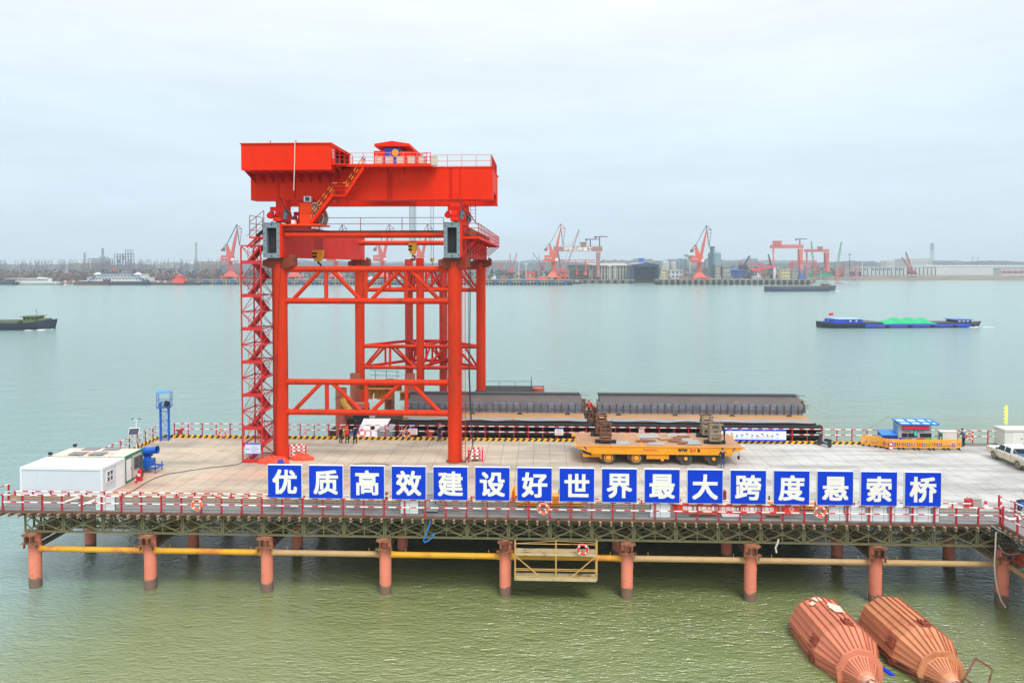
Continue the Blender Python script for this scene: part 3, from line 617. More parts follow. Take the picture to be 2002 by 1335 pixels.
for x in (-24, -21.7): q = MB(); q.cyl((x, 62.4, 34.8), (x, 62.4, 35.05), .04, n=6); part('lifting_lug', q, REDD, bc)
# front gallery, cabinets, rails
q = MB(); q.box(-18.9, -9.85, 63.6, 65.0, 32.90, 32.99)
for k in range(8): x = -18.3+k*1.15; q.prism([(63.65, 32.898), (64.97, 32.898), (64.97, 32.45)], 'x', x, x+.05)
q.box(-18.9, -9.85, 63.55, 63.61, 32.84, 33.1); part('front_gallery', q, RED, bc)
CAB_ = mat('cabinet_grey', S(206, 200, 186), .5, var=.06)
cbx = None
for i, u in enumerate((741, 761.5, 783, 804.5, 826, 848)):
    x = PY(u, 300, 64.6).x
    if cbx is None:
        q = MB(); q.box(x-.31, x+.31, 64.3, 64.85, 33.02, 33.82); q.box(x-.33, x+.33, 64.28, 64.87, 33.82, 33.88); q.box(x-.28, x+.28, 64.285, 64.30, 33.1, 33.75); x00 = x
        for z in (33.25, 33.5, 33.75): q.box(x-.28, x+.28, 64.27, 64.285, z, z+.03)
        cbx = part('electrical_cabinet', q, CAB_, bc)
    else: spawn(cbx, loc=(x-x00, 0, 0))
PINK = mat('pale_red_rail', S(222, 120, 112), .5, var=.05)
rails(bc, PINK, [(-17.2, 63.65, 33.0), (-9.9, 63.65, 33.0)], (.38, .72, 1.08), 1.3, .026)
rails(bc, REDD, [(-11.5, 65.1, 33.0), (-9.9, 63.65, 33.0)], (.4, .75, 1.1), .6, .03)
rails(bc, PINK, [(-9.9, 65.2, 33.0), (-4.6, 65.2, 33.0)], (.55, 1.1), 1.3, .028)
rails(bc, REDD, [(-4.5, 65.2, 33.0), (-4.5, 72.5, 33.0)], (.4, .75, 1.1), .9, .03)
rails(bc, PINK, [(-4.5, 72.5, 33.0), (-17, 72.5, 33.0)], (.55, 1.1), 1.4, .026)
# trolley
tr = MB(); tr.box(-16.0, -12.4, 66.0, 71.9, 33.05, 33.35); tr.box(-16.05, -15.0, 67.9, 70.0, 33.35, 34.95); tr.box(-13.5, -12.5, 67.9, 69.0, 33.35, 34.9); tr.box(-13.3, -12.0, 69.2, 71.8, 33.35, 35.1); tr.box(-15.9, -13.4, 70.4, 71.8, 33.35, 35.2)
trolley = part('trolley', tr, RED, bc)
q = MB(); q.prism([(-15.95, 35.36), (-12.55, 35.36), (-12.55, 35.6), (-14.25, 35.86), (-15.95, 35.6)], 'y', 67.7, 72.0); part('trolley_roof', q, RED, trolley)
q = MB(); q.box(-15.0, -13.5, 68.0, 69.6, 33.6, 35.25)
for k in range(6): q.box(-14.98+k*.25, -14.93+k*.25, 67.94, 68.0, 34.2, 35.1)
part('hoist_motor', q, mat('motor_blue', S(20, 80, 200), .4, var=.1), trolley)
q = MB(); c_ = PY(773, 299, 67.9); q.cyl((c_.x, 68.0, c_.z), (c_.x, 67.8, c_.z), .33, n=24); part('brake_disc', q, YEL, trolley)
q = MB()
for x in (-15.85, -15.6, -15.25): q.rbox((x, 67.89, 34.4), (.2, .02, .05), (0, .6, 0)); q.box(x-.08, x+.08, 67.885, 67.9, 34.25, 34.29)
part('white_marking', q, BANDW, trolley)
# stairs to the cab
def stair(par, p0, p1, y0, y1, n, m, name='stair'):
    q = MB(); p0, p1 = V(p0), V(p1)
    for y in (y0, y1): q.beam((p0.x, y, p0.z), (p1.x, y, p1.z), .06, .28)
    for i in range(n):
        t = (i+.5)/n; x = p0.x+(p1.x-p0.x)*t; z = p0.z+(p1.z-p0.z)*t; q.box(x-.14, x+.14, y0+.03, y1-.03, z-.02, z+.02)
    return part(name, q, m, par)
a, b, c, d = PY(612, 437, 64.3), PY(655, 381, 64.3), PY(680, 381, 64.3), PY(714, 330, 64.3)
stair(bc, a, b, 63.6, 64.4, 14, RED); stair(bc, c, d, 63.6, 64.4, 13, RED)
q = MB(); q.box(b.x, c.x, 63.55, 64.5, b.z-.2, b.z-.08); q.prism([(63.6, b.z-.2), (65, b.z-.2), (65, b.z-.9)], 'x', b.x+.1, b.x+.2); q.prism([(63.6, b.z-.2), (65, b.z-.2), (65, b.z-.9)], 'x', c.x-.2, c.x-.1); part('stair_landing', q, RED, bc)
YBK = stripes('yellow_dark_rail', S(240, 150, 24), S(170, 34, 24), 1.0, .5, (1, 0, .9), wear=.03)
for p, r_ in ((a, b), (c, d)):
    for y in (63.62, 64.38):
        for h in (.55, 1.0):
            q = MB(); q.cyl((p.x, y, p.z+h), (r_.x, y, r_.z+h), .045, n=6)
            for t in (0.02, .5, .98): e = p.lerp(r_, t); q.cyl((e.x, y, e.z), (e.x, y, e.z+h), .03, n=6)
            part('stair_rail', q, YBK, bc)
q = MB(); q.cyl((b.x, 63.6, b.z+1), (c.x, 63.6, b.z+1), .045, n=6); part('stair_rail', q, YBK, bc)
rails(bc, RED, [(b.x, 63.6, b.z), (c.x, 63.6, c.z)], (.35, .68), .9, .03)
# operator cab
cx0, cx1, cy0, cy1 = -22.15, -20.95, 64.5, 66.0
q = MB(); q.prism([(cx0, 27.72), (cx1, 27.72), (cx1, 29.72), (cx0, 29.72)], 'y', cy0, cy1); cabo = part('cab', q, mat('cab_orange', (.84, .06, .002), .5, var=.05, spec=.2), bc)
cw = [(cx1, 27.75), (cx1+.85, 27.75), (cx1+1.05, 28.35), (cx1+.85, 29.0), (cx1+.4, 29.68), (cx1, 29.68)]
q = MB(); q.prism(cw, 'y', cy0+.05, cy1-.05); part('cab_window', q, mat('cab_glass', S(84, 112, 112), .12, var=.1), cabo)
for y in (cy0+.03, cy1-.03):
    q = MB()
    for s_, e_ in zip(cw, cw[1:]): q.beam((s_[0], y, s_[1]), (e_[0], y, e_[1]), .05)
    q.beam((cx1+.01, y, 28.6), (cx1+1.0, y, 28.6), .045)
    part('window_frame', q, WHITE, cabo)
q = MB(); q.box(cx0+.02, cx1-.02, cy0-.02, cy0, 28.72, 28.75); q.box(cx0-.05, cx1+.05, cy0-.05, cy1+.05, 29.72, 29.79); part('cab_trim', q, REDD, cabo)
q = MB(); q.box(-21.75, -21.1, 64.52, 64.93, 29.80, 30.3); ac = part('air_conditioner', q, WHITE, bc)
q = MB(); q.box(-21.62, -21.22, 64.505, 64.52, 29.86, 30.24); part('grille', q, mat('ac_grille', S(30, 78, 104), .5, var=.1), ac)
q = MB(); q.box(-23.4, -19.8, 63.2, 66.1, 27.55, 27.70); part('cab_floor', q, mat('cab_orange', (1, 1, 1)), bc)
q = MB(); q.box(-22.75, -22.4, 64.0, 64.4, 27.72, 28.1); part('battery_box', q, WHITE, bc)
# travelling bogies
for gx in (-24.1, -7.81):
    for gy in (65.75, 71.95):
        q = MB(); q.box(gx-.5, gx+.5, gy-.6, gy+.6, 29.2, 30.0); q.prism([(gy-1.5, 28.2), (gy+1.5, 28.2), (gy+.7, 29.2), (gy-.7, 29.2)], 'x', gx-.42, gx+.42); q.box(gx-.36, gx+.36, gy-1.7, gy+1.7, 28.0, 28.35)
        b_ = part('travel_bogie', q, RED, bc)
        q = MB()
        for d in (-1.2, 1.2): q.cyl((gx-.18, gy+d, 28.14), (gx+.18, gy+d, 28.14), .3, n=18)
        part('wheel', q, DARK, b_)
        q = MB(); q.cyl((gx+.6, gy-1.3, 28.2), (gx+.6, gy-1.3, 29.1), .2, n=12); q.cyl((gx+.45, gy-1.3, 28.6), (gx+.9, gy-1.3, 28.6), .18, n=12); part('drive_motor', q, mat('motor_grey', S(92, 110, 128), .5, var=.2), b_)
        q = MB(); q.box(gx-.75, gx-.42, gy-1.6, gy-1.2, 28.3, 28.9); q.box(gx-.6, gx+.7, gy-1.75, gy-1.68, 28.9, 29.3); q.cyl((gx-.6, gy-1.9, 28.5), (gx-.6, gy-1.5, 28.5), .28, n=14); part('gearbox', q, REDD, b_)
        q = MB(); q.pipe([(gx+.2, gy-1.4, 30.2), (gx+.7, gy-1.5, 29.2), (gx+1.2, gy-1.4, 28.4), (gx+1.5, gy-1.2, 28.0)], .05, 5); q.pipe([(gx-.2, gy-1.4, 29.8), (gx+.3, gy-1.65, 29.0), (gx+.2, gy-1.6, 28.0)], .03, 5); part('bogie_cable', q, ROPE, b_)
# ropes and hook blocks
def hook(u, vt, vb, Y, w_, ropes, rope_top, nm):
    a = PY(u, vt, Y); b = PY(u, vb, Y); h = a.z-b.z
    q = MB(); q.prism([(a.x-w_/2, a.z), (a.x-w_/2, a.z-h*.45), (a.x-w_*.28, b.z), (a.x+w_*.28, b.z), (a.x+w_/2, a.z-h*.45), (a.x+w_/2, a.z)], 'y', Y-.3, Y+.3)
    k = part('hook_block', q, mat('hook_yellow', S(246, 180, 10), .45, var=.08), bc)
    q = MB(); q.box(a.x-w_*.51, a.x-w_*.02, Y-.315, Y-.3, a.z-h*.4, a.z-h*.22); q.box(a.x-w_*.51, a.x-w_*.05, Y-.315, Y-.3, a.z-h*.7, a.z-h*.5); part('dark_band', q, DARK, k)
    q = MB(); r = w_*.28; q.cyl((a.x, Y, b.z), (a.x, Y, b.z-r*.8), r*.35, n=8); q.ring((a.x, Y, b.z-r*1.7), r, r*.34, 'y', 14, 6, -PI*.85, PI*.45); part('hook', q, DARK, k)
    q = MB()
    for i in range(ropes): x = a.x+(i-(ropes-1)/2)*w_*.8/max(1, ropes-1); q.cyl((x, Y, a.z-.1), (x, Y, rope_top), .022, n=5, caps=False)
    part('rope', q, ROPE, k)
hook(622, 489, 511, 69, 1.0, 8, 31.5, 'a'); hook(807, 475, 497, 69, .75, 6, 33.0, 'b'); hook(845, 505, 513, 69, .28, 2, 33.0, 'c')

# ------------------------------------------------------------------ red scaffold stair tower
st = thing('stair_tower', 'red steel scaffold stair tower zigzagging up beside the left column of the crane frame', 'stair tower', (-26, 64.2, 6.1))
SX0, SX1, SY0, SY1 = -26.95, -25.15, 62.85, 65.7
SR = mat('scaffold_red', S(206, 44, 44, .9), .5, var=.14, scale=1)
for x in (SX0, SX1):
    for y in (SY0, SY1): q = MB(); q.beam((x, y, 6.1), (x, y, 25.65), .11); part('tower_post', q, SR, st)
for k in range(14):
    z = 6.25+k*1.5; q = MB(); thick = .32 if k % 2 == 0 else .08
    for y in (SY0, SY1): q.beam((SX0+.06, y, z), (SX1-.06, y, z), .08, thick if y == SY0 else .1)
    for x in (SX0, SX1): q.beam((x, SY0+.06, z), (x, SY1-.06, z), .07, .1)
    part('tower_ring', q, SR, st)
    if k < 13:
        q = MB(); zz = z+1.5; f = k % 2
        q.beam((SX0, SY0, z if f else zz), (SX1, SY0, zz if f else z), .045); q.beam((SX1, SY0, z if f else zz), (SX1, SY1, zz if f else z), .045); q.beam((SX0, SY1, z if f else zz), (SX1, SY1, zz if f else z), .045)
        q.beam((SX0, SY0, z if f else zz), (SX0, SY1, zz if f else z), .045); part('tower_brace', q, SR, st)
        # flights: near lane climbs to the right, far lane climbs back to the left
        if k % 2 == 0: pa, pb, y0, y1 = V((SX0+.5, 0, z)), V((SX1-.05, 0, zz)), 63.0, 64.15
        else: pa, pb, y0, y1 = V((SX1-.3, 0, z)), V((SX0+.35, 0, zz)), 64.45, 65.6
        q = MB()
        for y in (y0, y1): q.beam((pa.x, y, pa.z), (pb.x, y, pb.z), .05, .2)
        for i in range(9):
            t = (i+.5)/9; e = pa.lerp(pb, t); q.box(e.x-.11, e.x+.11, y0, y1, e.z-.02, e.z+.02); q.box(e.x-.01, e.x+.01, y0, y1, e.z-.14, e.z-.02)
        q.loft([[(pa.x, y0+.03, pa.z-.06), (pa.x, y1-.03, pa.z-.06), (pa.x, y1-.03, pa.z-.02), (pa.x, y0+.03, pa.z-.02)], [(pb.x, y0+.03, pb.z-.06), (pb.x, y1-.03, pb.z-.06), (pb.x, y1-.03, pb.z-.02), (pb.x, y0+.03, pb.z-.02)]])
        part('stair_flight', q, mat('stair_tread_red', S(190, 36, 42, .9), .6, var=.15), st)
        for y in (y0, y1):
            q = MB()
            for h in (.5, .95): q.cyl((pa.x, y, pa.z+h), (pb.x, y, pb.z+h), .022, n=5)
            for t in (0.05, .5, .95): e = pa.lerp(pb, t); q.cyl((e.x, y, e.z), (e.x, y, e.z+.95), .02, n=5)
            part('stair_handrail', q, REDD, st)
        q = MB()
        if k % 2 == 1: q.box(SX0+.05, SX0+.5, SY0+.05, SY1-.05, zz-.03, zz+.02)
        else: q.box(SX1-.35, SX1+.25, SY0+.05, SY1-.05, zz-.03, zz+.02)
        part('landing_plate', q, SR, st)
q = MB(); p0, p1 = V((-26.6, 0, 25.6)), V((-25.6, 0, 26.5)); 
for y in (63.3, 64.2): q.beam((p0.x, y, p0.z), (p1.x, y, p1.z), .05, .2); q.cyl((p0.x, y, p0.z+1), (p1.x, y, p1.z+1), .025, n=5)
for i in range(5): e = p0.lerp(p1, (i+.5)/5); q.box(e.x-.1, e.x+.1, 63.3, 64.2, e.z-.02, e.z+.02)
part('stair_flight', q, SR, st)
def strokes(q, x, y, z, w_, h, n):
    """a row of n illegible character-sized brush marks"""
    c = w_/n
    for i in range(n):
        x0 = x-w_/2+i*c
        for k in range(3): q.box(x0+.12*c, x0+.86*c, y-.004, y, z-h/2+h*(k+.1)/3, z-h/2+h*(k+.42)/3)
        f = .3+.25*((i*5) % 3)/2; q.box(x0+c*f, x0+c*(f+.14), y-.006, y-.004, z-h/2, z+h/2)
# ------------------------------------------------------------------ people
def person(label, loc, rotz, jacket, legs, hat=None, vest=None, pose='stand', hood=False, h=1.74):
    """one continuous skinned body; helmet or vest are its children. Faces +Y before turning."""
    k = h/1.74; J = {}; E = []; R = []
    def j(n, p, r, par=None):
        J[n] = len(R); R.append((V(p)*k, r*k, n)); 
        if par: E.append((J[par], J[n]))
    lean = {'lean': .32, 'bow': .2}.get(pose, 0)
    def T(x, y, z):   # bend the trunk forward above the hips
        if z < .95 or not lean: return (x, y, z)
        d = z-.95; return (x, y+d*math.sin(lean), .95+d*math.cos(lean))
    j('pelvis', T(0, 0, .96), .15); j('belly', T(0, .01, 1.12), .145, 'pelvis'); j('chest', T(0, 0, 1.32), .165, 'belly'); j('neck0', T(0, 0, 1.47), .075, 'chest'); j('neck', T(0, .015, 1.54), .06, 'neck0')
    j('jaw', T(0, .04, 1.585), .07, 'neck'); j('head', T(0, .02, 1.66), .098, 'jaw'); j('crown', T(0, .005, 1.72), .07, 'head'); j('nose', T(0, .125, 1.64), .016, 'head')
    for s, n in ((-1, 'l'), (1, 'r')):
        j('ear'+n, T(s*.10, .005, 1.65), .02, 'head')
        st_ = {'walk': .14}.get(pose, .03)*s
        j('hip'+n, (s*.095, 0, .90), .10, 'pelvis'); j('knee'+n, (s*.115, .03+st_*.5, .50), .068, 'hip'+n); j('ankle'+n, (s*.125, -.02+st_, .10), .045, 'knee'+n); j('toe'+n, (s*.14, .13+st_, .045), .04, 'ankle'+n)
        sh = T(s*.185, 0, 1.42)
        if pose == 'stand' or pose == 'walk': el, wr = T(s*.255, -.03-st_*.3, 1.14), T(s*.25, .07-st_*.4, .92)
        elif pose == 'arms': el, wr = T(s*.24, .06, 1.16), T(s*.10, .26, 1.20)
        elif pose == 'reach': el, wr = (T(s*.25, .2, 1.36), T(s*.2, .42, 1.5)) if s > 0 else (T(s*.26, .06, 1.16), T(s*.2, .28, 1.3))
        else: el, wr = T(s*.22, .16, 1.2), T(s*.16, .36, 1.1)
        j('sh'+n, sh, .075, 'chest'); j('el'+n, el, .05, 'sh'+n); j('wr'+n, wr, .034, 'el'+n)
        d = (V(wr)-V(el)).normalized(); side = V((0, 1, 0)) if abs(d.z) > .6 else V((1, 0, 0)); pm = V(wr)+d*.06
        j('palm'+n, pm, .036, 'wr'+n)
        for f in range(4):
            o_ = side*((f-1.5)*.021); L_ = (.055, .065, .06, .045)[f]
            a_ = pm+d*.035+o_; j('f%d%s' % (f, n), a_, .0105, 'palm'+n); j('g%d%s' % (f, n), a_+d*L_*.8+V((-s*.012, 0, 0)), .0085, 'f%d%s' % (f, n))
        j('th'+n, pm+side*.05-d*.01, .012, 'palm'+n); j('ti'+n, pm+side*.07+d*.025, .0095, 'th'+n)
    me = bpy.data.meshes.new('person'); me.from_pydata([r[0] for r in R], E, []); ob = bpy.data.objects.new('person', me); COL.objects.link(ob)
    sk = ob.modifiers.new('s', 'SKIN'); sk.use_smooth_shade = True
    for v_, r in zip(me.skin_vertices[0].data, R): v_.radius = (r[1], r[1]*(.8 if r[2] in ('chest', 'belly', 'pelvis') else 1)); 
    for i, v_ in enumerate(me.skin_vertices[0].data): v_.use_root = (i == 0)
    sb = ob.modifiers.new('d', 'SUBSURF'); sb.levels = 1; sb.render_levels = 1
    dg = bpy.context.evaluated_depsgraph_get(); nm = bpy.data.meshes.new_from_object(ob.evaluated_get(dg)); ob.modifiers.clear(); ob.data = nm; nm.name = 'person'
    nm.materials.clear()
    for m in (jacket, legs, SKIN, BLACK): nm.materials.append(m)
    kd = [(r[0], r[2]) for r in R]
    for p in nm.polygons:
        c = p.center; n_ = min(kd, key=lambda q: (q[0]-c).length)[1]
        if n_[:4] in ('jaw', 'head', 'nose', 'neck') or n_.startswith(('ear', 'palm', 'f', 'g', 'th', 'ti', 'wr')): mi = 2
        elif n_ == 'crown': mi = 3
        elif n_.startswith(('toe',)) or c.z < .09*k: mi = 3
        elif n_.startswith(('hip', 'knee', 'ankle', 'pelvis')): mi = 1 if c.z < .9*k else 0
        else: mi = 0
        p.material_index = mi; p.use_smooth = True
    ob.location = loc; ob.rotation_euler = (0, 0, rotz); ORG[ob.name] = V((0, 0, 0)); tag(ob, label, 'person')
    hc = V(T(0, .015, 1.675))*k
    if hat:
        q = MB(); q.ball((hc.x, hc.y, hc.z), (.128*k, .145*k, .125*k), 14, 5, 0.0); q.cyl((hc.x, hc.y+.03, hc.z-.004), (hc.x, hc.y+.03, hc.z+.012), .155*k, n=14); part('helmet', q, hat, ob)
    elif hood:
        q = MB(); q.ball((hc.x, hc.y-.02, hc.z-.03), (.125*k, .13*k, .15*k), 12, 7, -.8); part('hood', q, jacket, ob)
    else:
        q = MB(); q.ball((hc.x, hc.y-.02, hc.z-.01), (.106*k, .115*k, .105*k), 12, 5, -.15); part('hair', q, BLACK, ob)
    if vest:
        q = MB(); rg = []
        for z, rx, ry in ((.95, .185, .155), (1.1, .195, .16), (1.3, .215, .175), (1.44, .19, .13), (1.47, .13, .10)):
            rg.append([V(T(rx*math.cos(a), ry*math.sin(a), z))*k for a in [2*PI*i/16 for i in range(16)]])
        q.loft(rg, True, caps=False); part('vest', q, vest, ob)
    return ob
NAVY = mat('navy_cloth', S(26, 32, 48), .85, var=.2, scale=6); BLK = mat('black_cloth', S(18, 20, 24), .85, var=.2, scale=6)
GRYC = mat('grey_cloth', S(84, 84, 96), .85, var=.2, scale=6); JEAN = mat('blue_jeans', S(48, 66, 120), .85, var=.2, scale=6)
WKBL = mat('work_blue_cloth', S(60, 70, 130), .85, var=.2, scale=6)
HRED = mat('red_helmet_plastic', S(226, 40, 60), .35, var=0); VRED = mat('red_vest', S(240, 30, 30), .7, var=.1); HWH = mat('dark_helmet_plastic', S(40, 40, 48), .4, var=0)
GZ = 6.105
person('person in dark jacket and red helmet standing sideways, leftmost of the three by the kerb', (-20.05, 70.1, GZ), -.6, BLK, NAVY, HRED, pose='arms')
person('person in red vest and red helmet standing between two others by the kerb', (-19.35, 69.95, GZ), .1, NAVY, NAVY, HRED, VRED, 'arms')
person('person in long black hooded coat standing right of the red vest', (-18.55, 69.95, GZ), .15, BLK, BLK, None, None, 'stand', True, 1.9)
person("person in dark jacket, blue jeans and red helmet at the rail near the right column", (-10.2, 71.2, GZ), 0, NAVY, JEAN, HRED, pose='stand', h=1.8)
person('person in navy and blue work clothes reaching up to the side of the yellow transporter', (16.03, 62.75, GZ), .1, NAVY, WKBL, HWH, None, 'reach', h=1.78)
person("person in navy overalls bending over a trestle on the transporter's right end", (16.85, 65.4, 7.825), 1.2, NAVY, NAVY, HWH, None, 'lean', h=1.78)
person('person in grey jacket and black trousers leaning towards the far railing by the red lifebuoy', (41.65, 71.2, GZ), .5, GRYC, BLK, None, None, 'bow', h=1.8)
person('person in orange vest and red helmet standing in the gap between the two steel barges', (5.45, 79.8, 7.02), 2.9, NAVY, NAVY, HRED, mat('orange_vest', S(236, 70, 40), .7, var=.1), 'stand')
person('person in red jacket crouched low at the left end of the right barge', (6.0, 81.0, 6.85), 1.9, VRED, NAVY, HRED, None, 'lean', h=1.5)
person('person in blue trousers and red helmet on the gangway beside the white boat roof', (-14.75, 74.6, 5.0), 0, mat('maroon_cloth', S(120, 50, 60), .8, var=.1), JEAN, HRED, None, 'stand')

# ------------------------------------------------------------------ site cabins
PANEL = mat('cabin_panel', S(206, 216, 222), .45, var=.035, scale=.8); FRAME = mat('cabin_frame', S(226, 230, 234), .45, var=.03)
ROOFW = mat('cabin_roof', S(220, 216, 206), .55, var=.08, scale=.6, rust=S(180, 150, 120), rust_amt=.05)
def cabin(label, x0, x1, y0, y1, z1, frame_m, panel_m, roof_m, win, door, winframe, bars=False):
    t = thing('site_cabin', label, 'cabin', ((x0+x1)/2, (y0+y1)/2, 6.1), 'container cabins at the left end of the deck')
    z0 = 6.12; q = MB(); q.box(x0+.06, x1-.06, y0+.06, y1-.06, z0+.15, z1-.18)
    for k in range(1, 5): x = x0+(x1-x0)*k/5; q.box(x-.012, x+.012, y0+.045, y0+.06, z0+.15, z1-.18)
    part('wall', q, panel_m, t)
    q = MB()
    for x in (x0, x1-.16):
        for y in (y0, y1-.16): q.box(x, x+.16, y, y+.16, z0, z1)
    for y in (y0, y1-.12): q.box(x0+.16, x1-.16, y+.004, y+.12, z0, z0+.16); q.box(x0+.16, x1-.16, y+.004, y+.12, z1-.19, z1-.002)
    for x in (x0, x1-.12): q.box(x+.004, x+.116, y0+.16, y1-.16, z0, z0+.16); q.box(x+.004, x+.116, y0+.16, y1-.16, z1-.19, z1-.002)
    part('corner_frame', q, frame_m, t)
    q = MB(); q.loft([[(x0+.1, y0+.1, z1-.06), (x1-.1, y0+.1, z1-.06), (x1-.1, y1-.1, z1-.06), (x0+.1, y1-.1, z1-.06)], [(x0+.1, y0+.1, z1+.0), (x1-.1, y0+.1, z1+.0), (x1-.1, y1-.1, z1+.0), (x0+.1, y1-.1, z1+.0)], [(x0+.3, (y0+y1)/2-.3, z1+.07), (x1-.3, (y0+y1)/2-.3, z1+.07), (x1-.3, (y0+y1)/2+.3, z1+.07), (x0+.3, (y0+y1)/2+.3, z1+.07)]])
    for k in range(1, 5): q.beam((x0+.12+(x1-x0-.24)*k/5, y0+.12, z1+.04), (x0+.12+(x1-x0-.24)*k/5, y1-.12, z1+.04), .05, .06)
    rf = part('roof', q, roof_m, t)
    q = MB(); a, b, c, d = win; q.box(x1-.05, x1-.03, a, b, c, d); w_ = part('window', q, GLASS, t)
    q = MB()
    for (p0, p1) in (((a, c), (b, c)), ((a, d), (b, d)), ((a, c), (a, d)), ((b, c), (b, d)), (((a+b)/2, c), ((a+b)/2, d)), ((a, (c+d)/2), (b, (c+d)/2))): q.beam((x1-.02, p0[0], p0[1]), (x1-.02, p1[0], p1[1]), .07, .07)
    if bars:
        for k in range(9): z = c+(d-c)*k/8; q.beam((x1+.02, a, z), (x1+.02, b, z), .02)
    part('window_frame', q, winframe, w_)
    a, b = door; q = MB(); q.box(x1-.05, x1-.02, a, b, z0+.1, z1-.3); dr = part('door', q, mat('cabin_door', S(236, 238, 240), .4, var=.02), t)
    q = MB(); q.box(x1-.02, x1+.04, b-.12, b-.06, z0+1.0, z0+1.08); q.beam((x1-.015, a-.03, z0+.1), (x1-.015, a-.03, z1-.28), .05); q.beam((x1-.015, b+.03, z0+.1), (x1-.015, b+.03, z1-.28), .05); q.beam((x1-.015, a-.05, z1-.27), (x1-.015, b+.05, z1-.27), .06); part('handle', q, FRAME if not bars else frame_m, dr)
    return t, rf
cabin('white panelled container cabin with white corner frame, nearest the walkway', -40.3, -33.75, 53.0, 56.0, 8.36, FRAME, PANEL, ROOFW, (53.6, 54.4, 7.05, 7.9), (54.85, 55.6), WHITE)
GRN = mat('green_frame_paint', S(40, 122, 96), .5, var=.12)
t_, rf_ = cabin('weathered container cabin with green corner frame and rust stained roof, second from the walkway', -40.3, -33.9, 56.1, 58.9, 8.36, GRN, CREAM, mat('stained_roof', S(216, 206, 190), .6, var=.1, scale=.5, rust=S(196, 132, 80), rust_amt=.33, rust_scale=.5), (57.6, 58.75, 6.95, 7.9), (56.4, 57.2), mat('grey_bars', S(110, 112, 118), .5, var=.1), True)
SOL = mat('dark_panel', S(120, 118, 126), .4, var=.1)
for x in (-38.2, -36.9, -38.0): pass
q = MB()
for k, (x, y) in enumerate(((-38.2, 56.8), (-38.0, 58.2), (-36.5, 56.8), (-36.2, 58.2))): q.rbox((x, y, 8.46), (1.2, .9, .03), (0, 0, .03*k))
part('roof_patch', q, SOL, rf_)
for i, (x, y, r, hh) in enumerate(((-34.2, 57.55, .0, 0), )): pass
EXT = mat('extinguisher_red', S(206, 24, 50), .35, var=.05)
def extinguisher(label, x, y, k):
    t = thing('fire_extinguisher', label, 'extinguisher', (x, y, GZ), 'fire extinguishers by the cabins')
    q = MB(); q.cyl((x, y, GZ+.02), (x, y, GZ+.62*k), .13*k, n=14); q.ball((x, y, GZ+.62*k), (.13*k, .13*k, .1*k), 12, 5, 0.0); part('tank', q, EXT, t)
    q = MB(); q.cyl((x, y, GZ+.7*k), (x, y, GZ+.82*k), .035*k, n=8); q.beam((x-.08*k, y, GZ+.82*k), (x+.14*k, y, GZ+.86*k), .04*k); q.pipe([(x+.06*k, y, GZ+.78*k), (x+.2*k, y-.05, GZ+.6*k), (x+.18*k, y-.05, GZ+.25*k)], .025*k, 6); part('valve', q, DARK, t)
    q = MB(); q.box(x-.08*k, x+.08*k, y-.14*k, y-.125*k, GZ+.3*k, GZ+.46*k); part('label_plate', q, WHITE, t)
extinguisher('large red wheeled fire extinguisher against the green framed cabin wall', -33.2, 57.2, 1.4)
extinguisher('small red fire extinguisher on the deck in front of the larger one', -33.2, 56.6, .75)
# small dark floodlights and caps on the cabin roofs
for lb, x, y in (('small dark floodlight on the far left corner of the rust stained cabin roof', -39.9, 58.95), ('small dark floodlight at the left roof edge between the two cabins', -40.2, 56.3)):
    q = MB(); q.rbox((x, y, 8.56), (.28, .18, .16), (.3, 0, .3)); q.cyl((x, y, 8.36), (x, y, 8.54), .03, n=6); solo('floodlight', q, DARK, lb, 'floodlight', 'floodlights on the cabin roofs')

# ------------------------------------------------------------------ blue mist cannon
MBL = mat('cannon_blue', S(20, 92, 190), .4, var=.1)
t = thing('mist_cannon', 'blue dust suppression mist cannon on a wheeled frame behind the green framed cabin', 'mist cannon', (-34.0, 61.0, GZ))
ax = V((-35.0, 61.2, 7.75)); bx = V((-33.3, 61.0, 8.02))
q = MB(); q.cyl(ax, bx, .36, .30, 22, caps=False); q.cyl(ax, bx, .33, .27, 22, caps=False); q.cyl(bx-V((.02, 0, 0)), bx+V((.06, 0, .01)), .34, .36, 22, caps=False); q.cyl(ax.lerp(bx, .35), ax.lerp(bx, .4), .38, n=22, caps=False); part('barrel', q, MBL, t)
q = MB(); q.cyl(ax.lerp(bx, .86), ax.lerp(bx, .87), .27, n=18); part('fan', q, DARK, t)
q = MB(); q.cyl((-34.2, 61.1, 7.2), (-34.2, 61.1, 7.4), .3, n=16); q.beam((-34.45, 61.1, 7.4), (-34.3, 61.1, 7.8), .1, .5); q.beam((-33.95, 61.1, 7.4), (-34.1, 61.1, 7.8), .1, .5); part('yoke', q, MBL, t)
q = MB(); q.box(-34.6, -33.7, 60.6, 61.5, 6.62, 7.2); part('control_box', q, MBL, t)
q = MB(); q.beam((-35.5, 60.5, 6.55), (-33.1, 60.5, 6.55), .12); q.beam((-35.5, 61.6, 6.55), (-33.1, 61.6, 6.55), .12); q.beam((-33.15, 60.44, 6.55), (-33.15, 61.66, 6.55), .12); q.beam((-33.2, 60.5, 6.1), (-33.2, 60.5, 6.9), .06); q.beam((-33.2, 61.6, 6.1), (-33.2, 61.6, 6.9), .06); part('chassis', q, MBL, t)
for y in (60.45, 61.65): q = MB(); q.cyl((-34.6, y-.08, 6.36), (-34.6, y+.08, 6.36), .26, n=18); part('wheel', q, BLACK, t)
q = MB(); q.box(-35.3, -34.7, 60.7, 61.4, 6.62, 7.15); q.cyl((-34.9, 60.6, 6.8), (-34.9, 60.9, 6.8), .2, n=12); part('pump', q, DARK, t)
for ch_ in [t]: ch_.location.x += .1; ch_.location.y -= 1.2
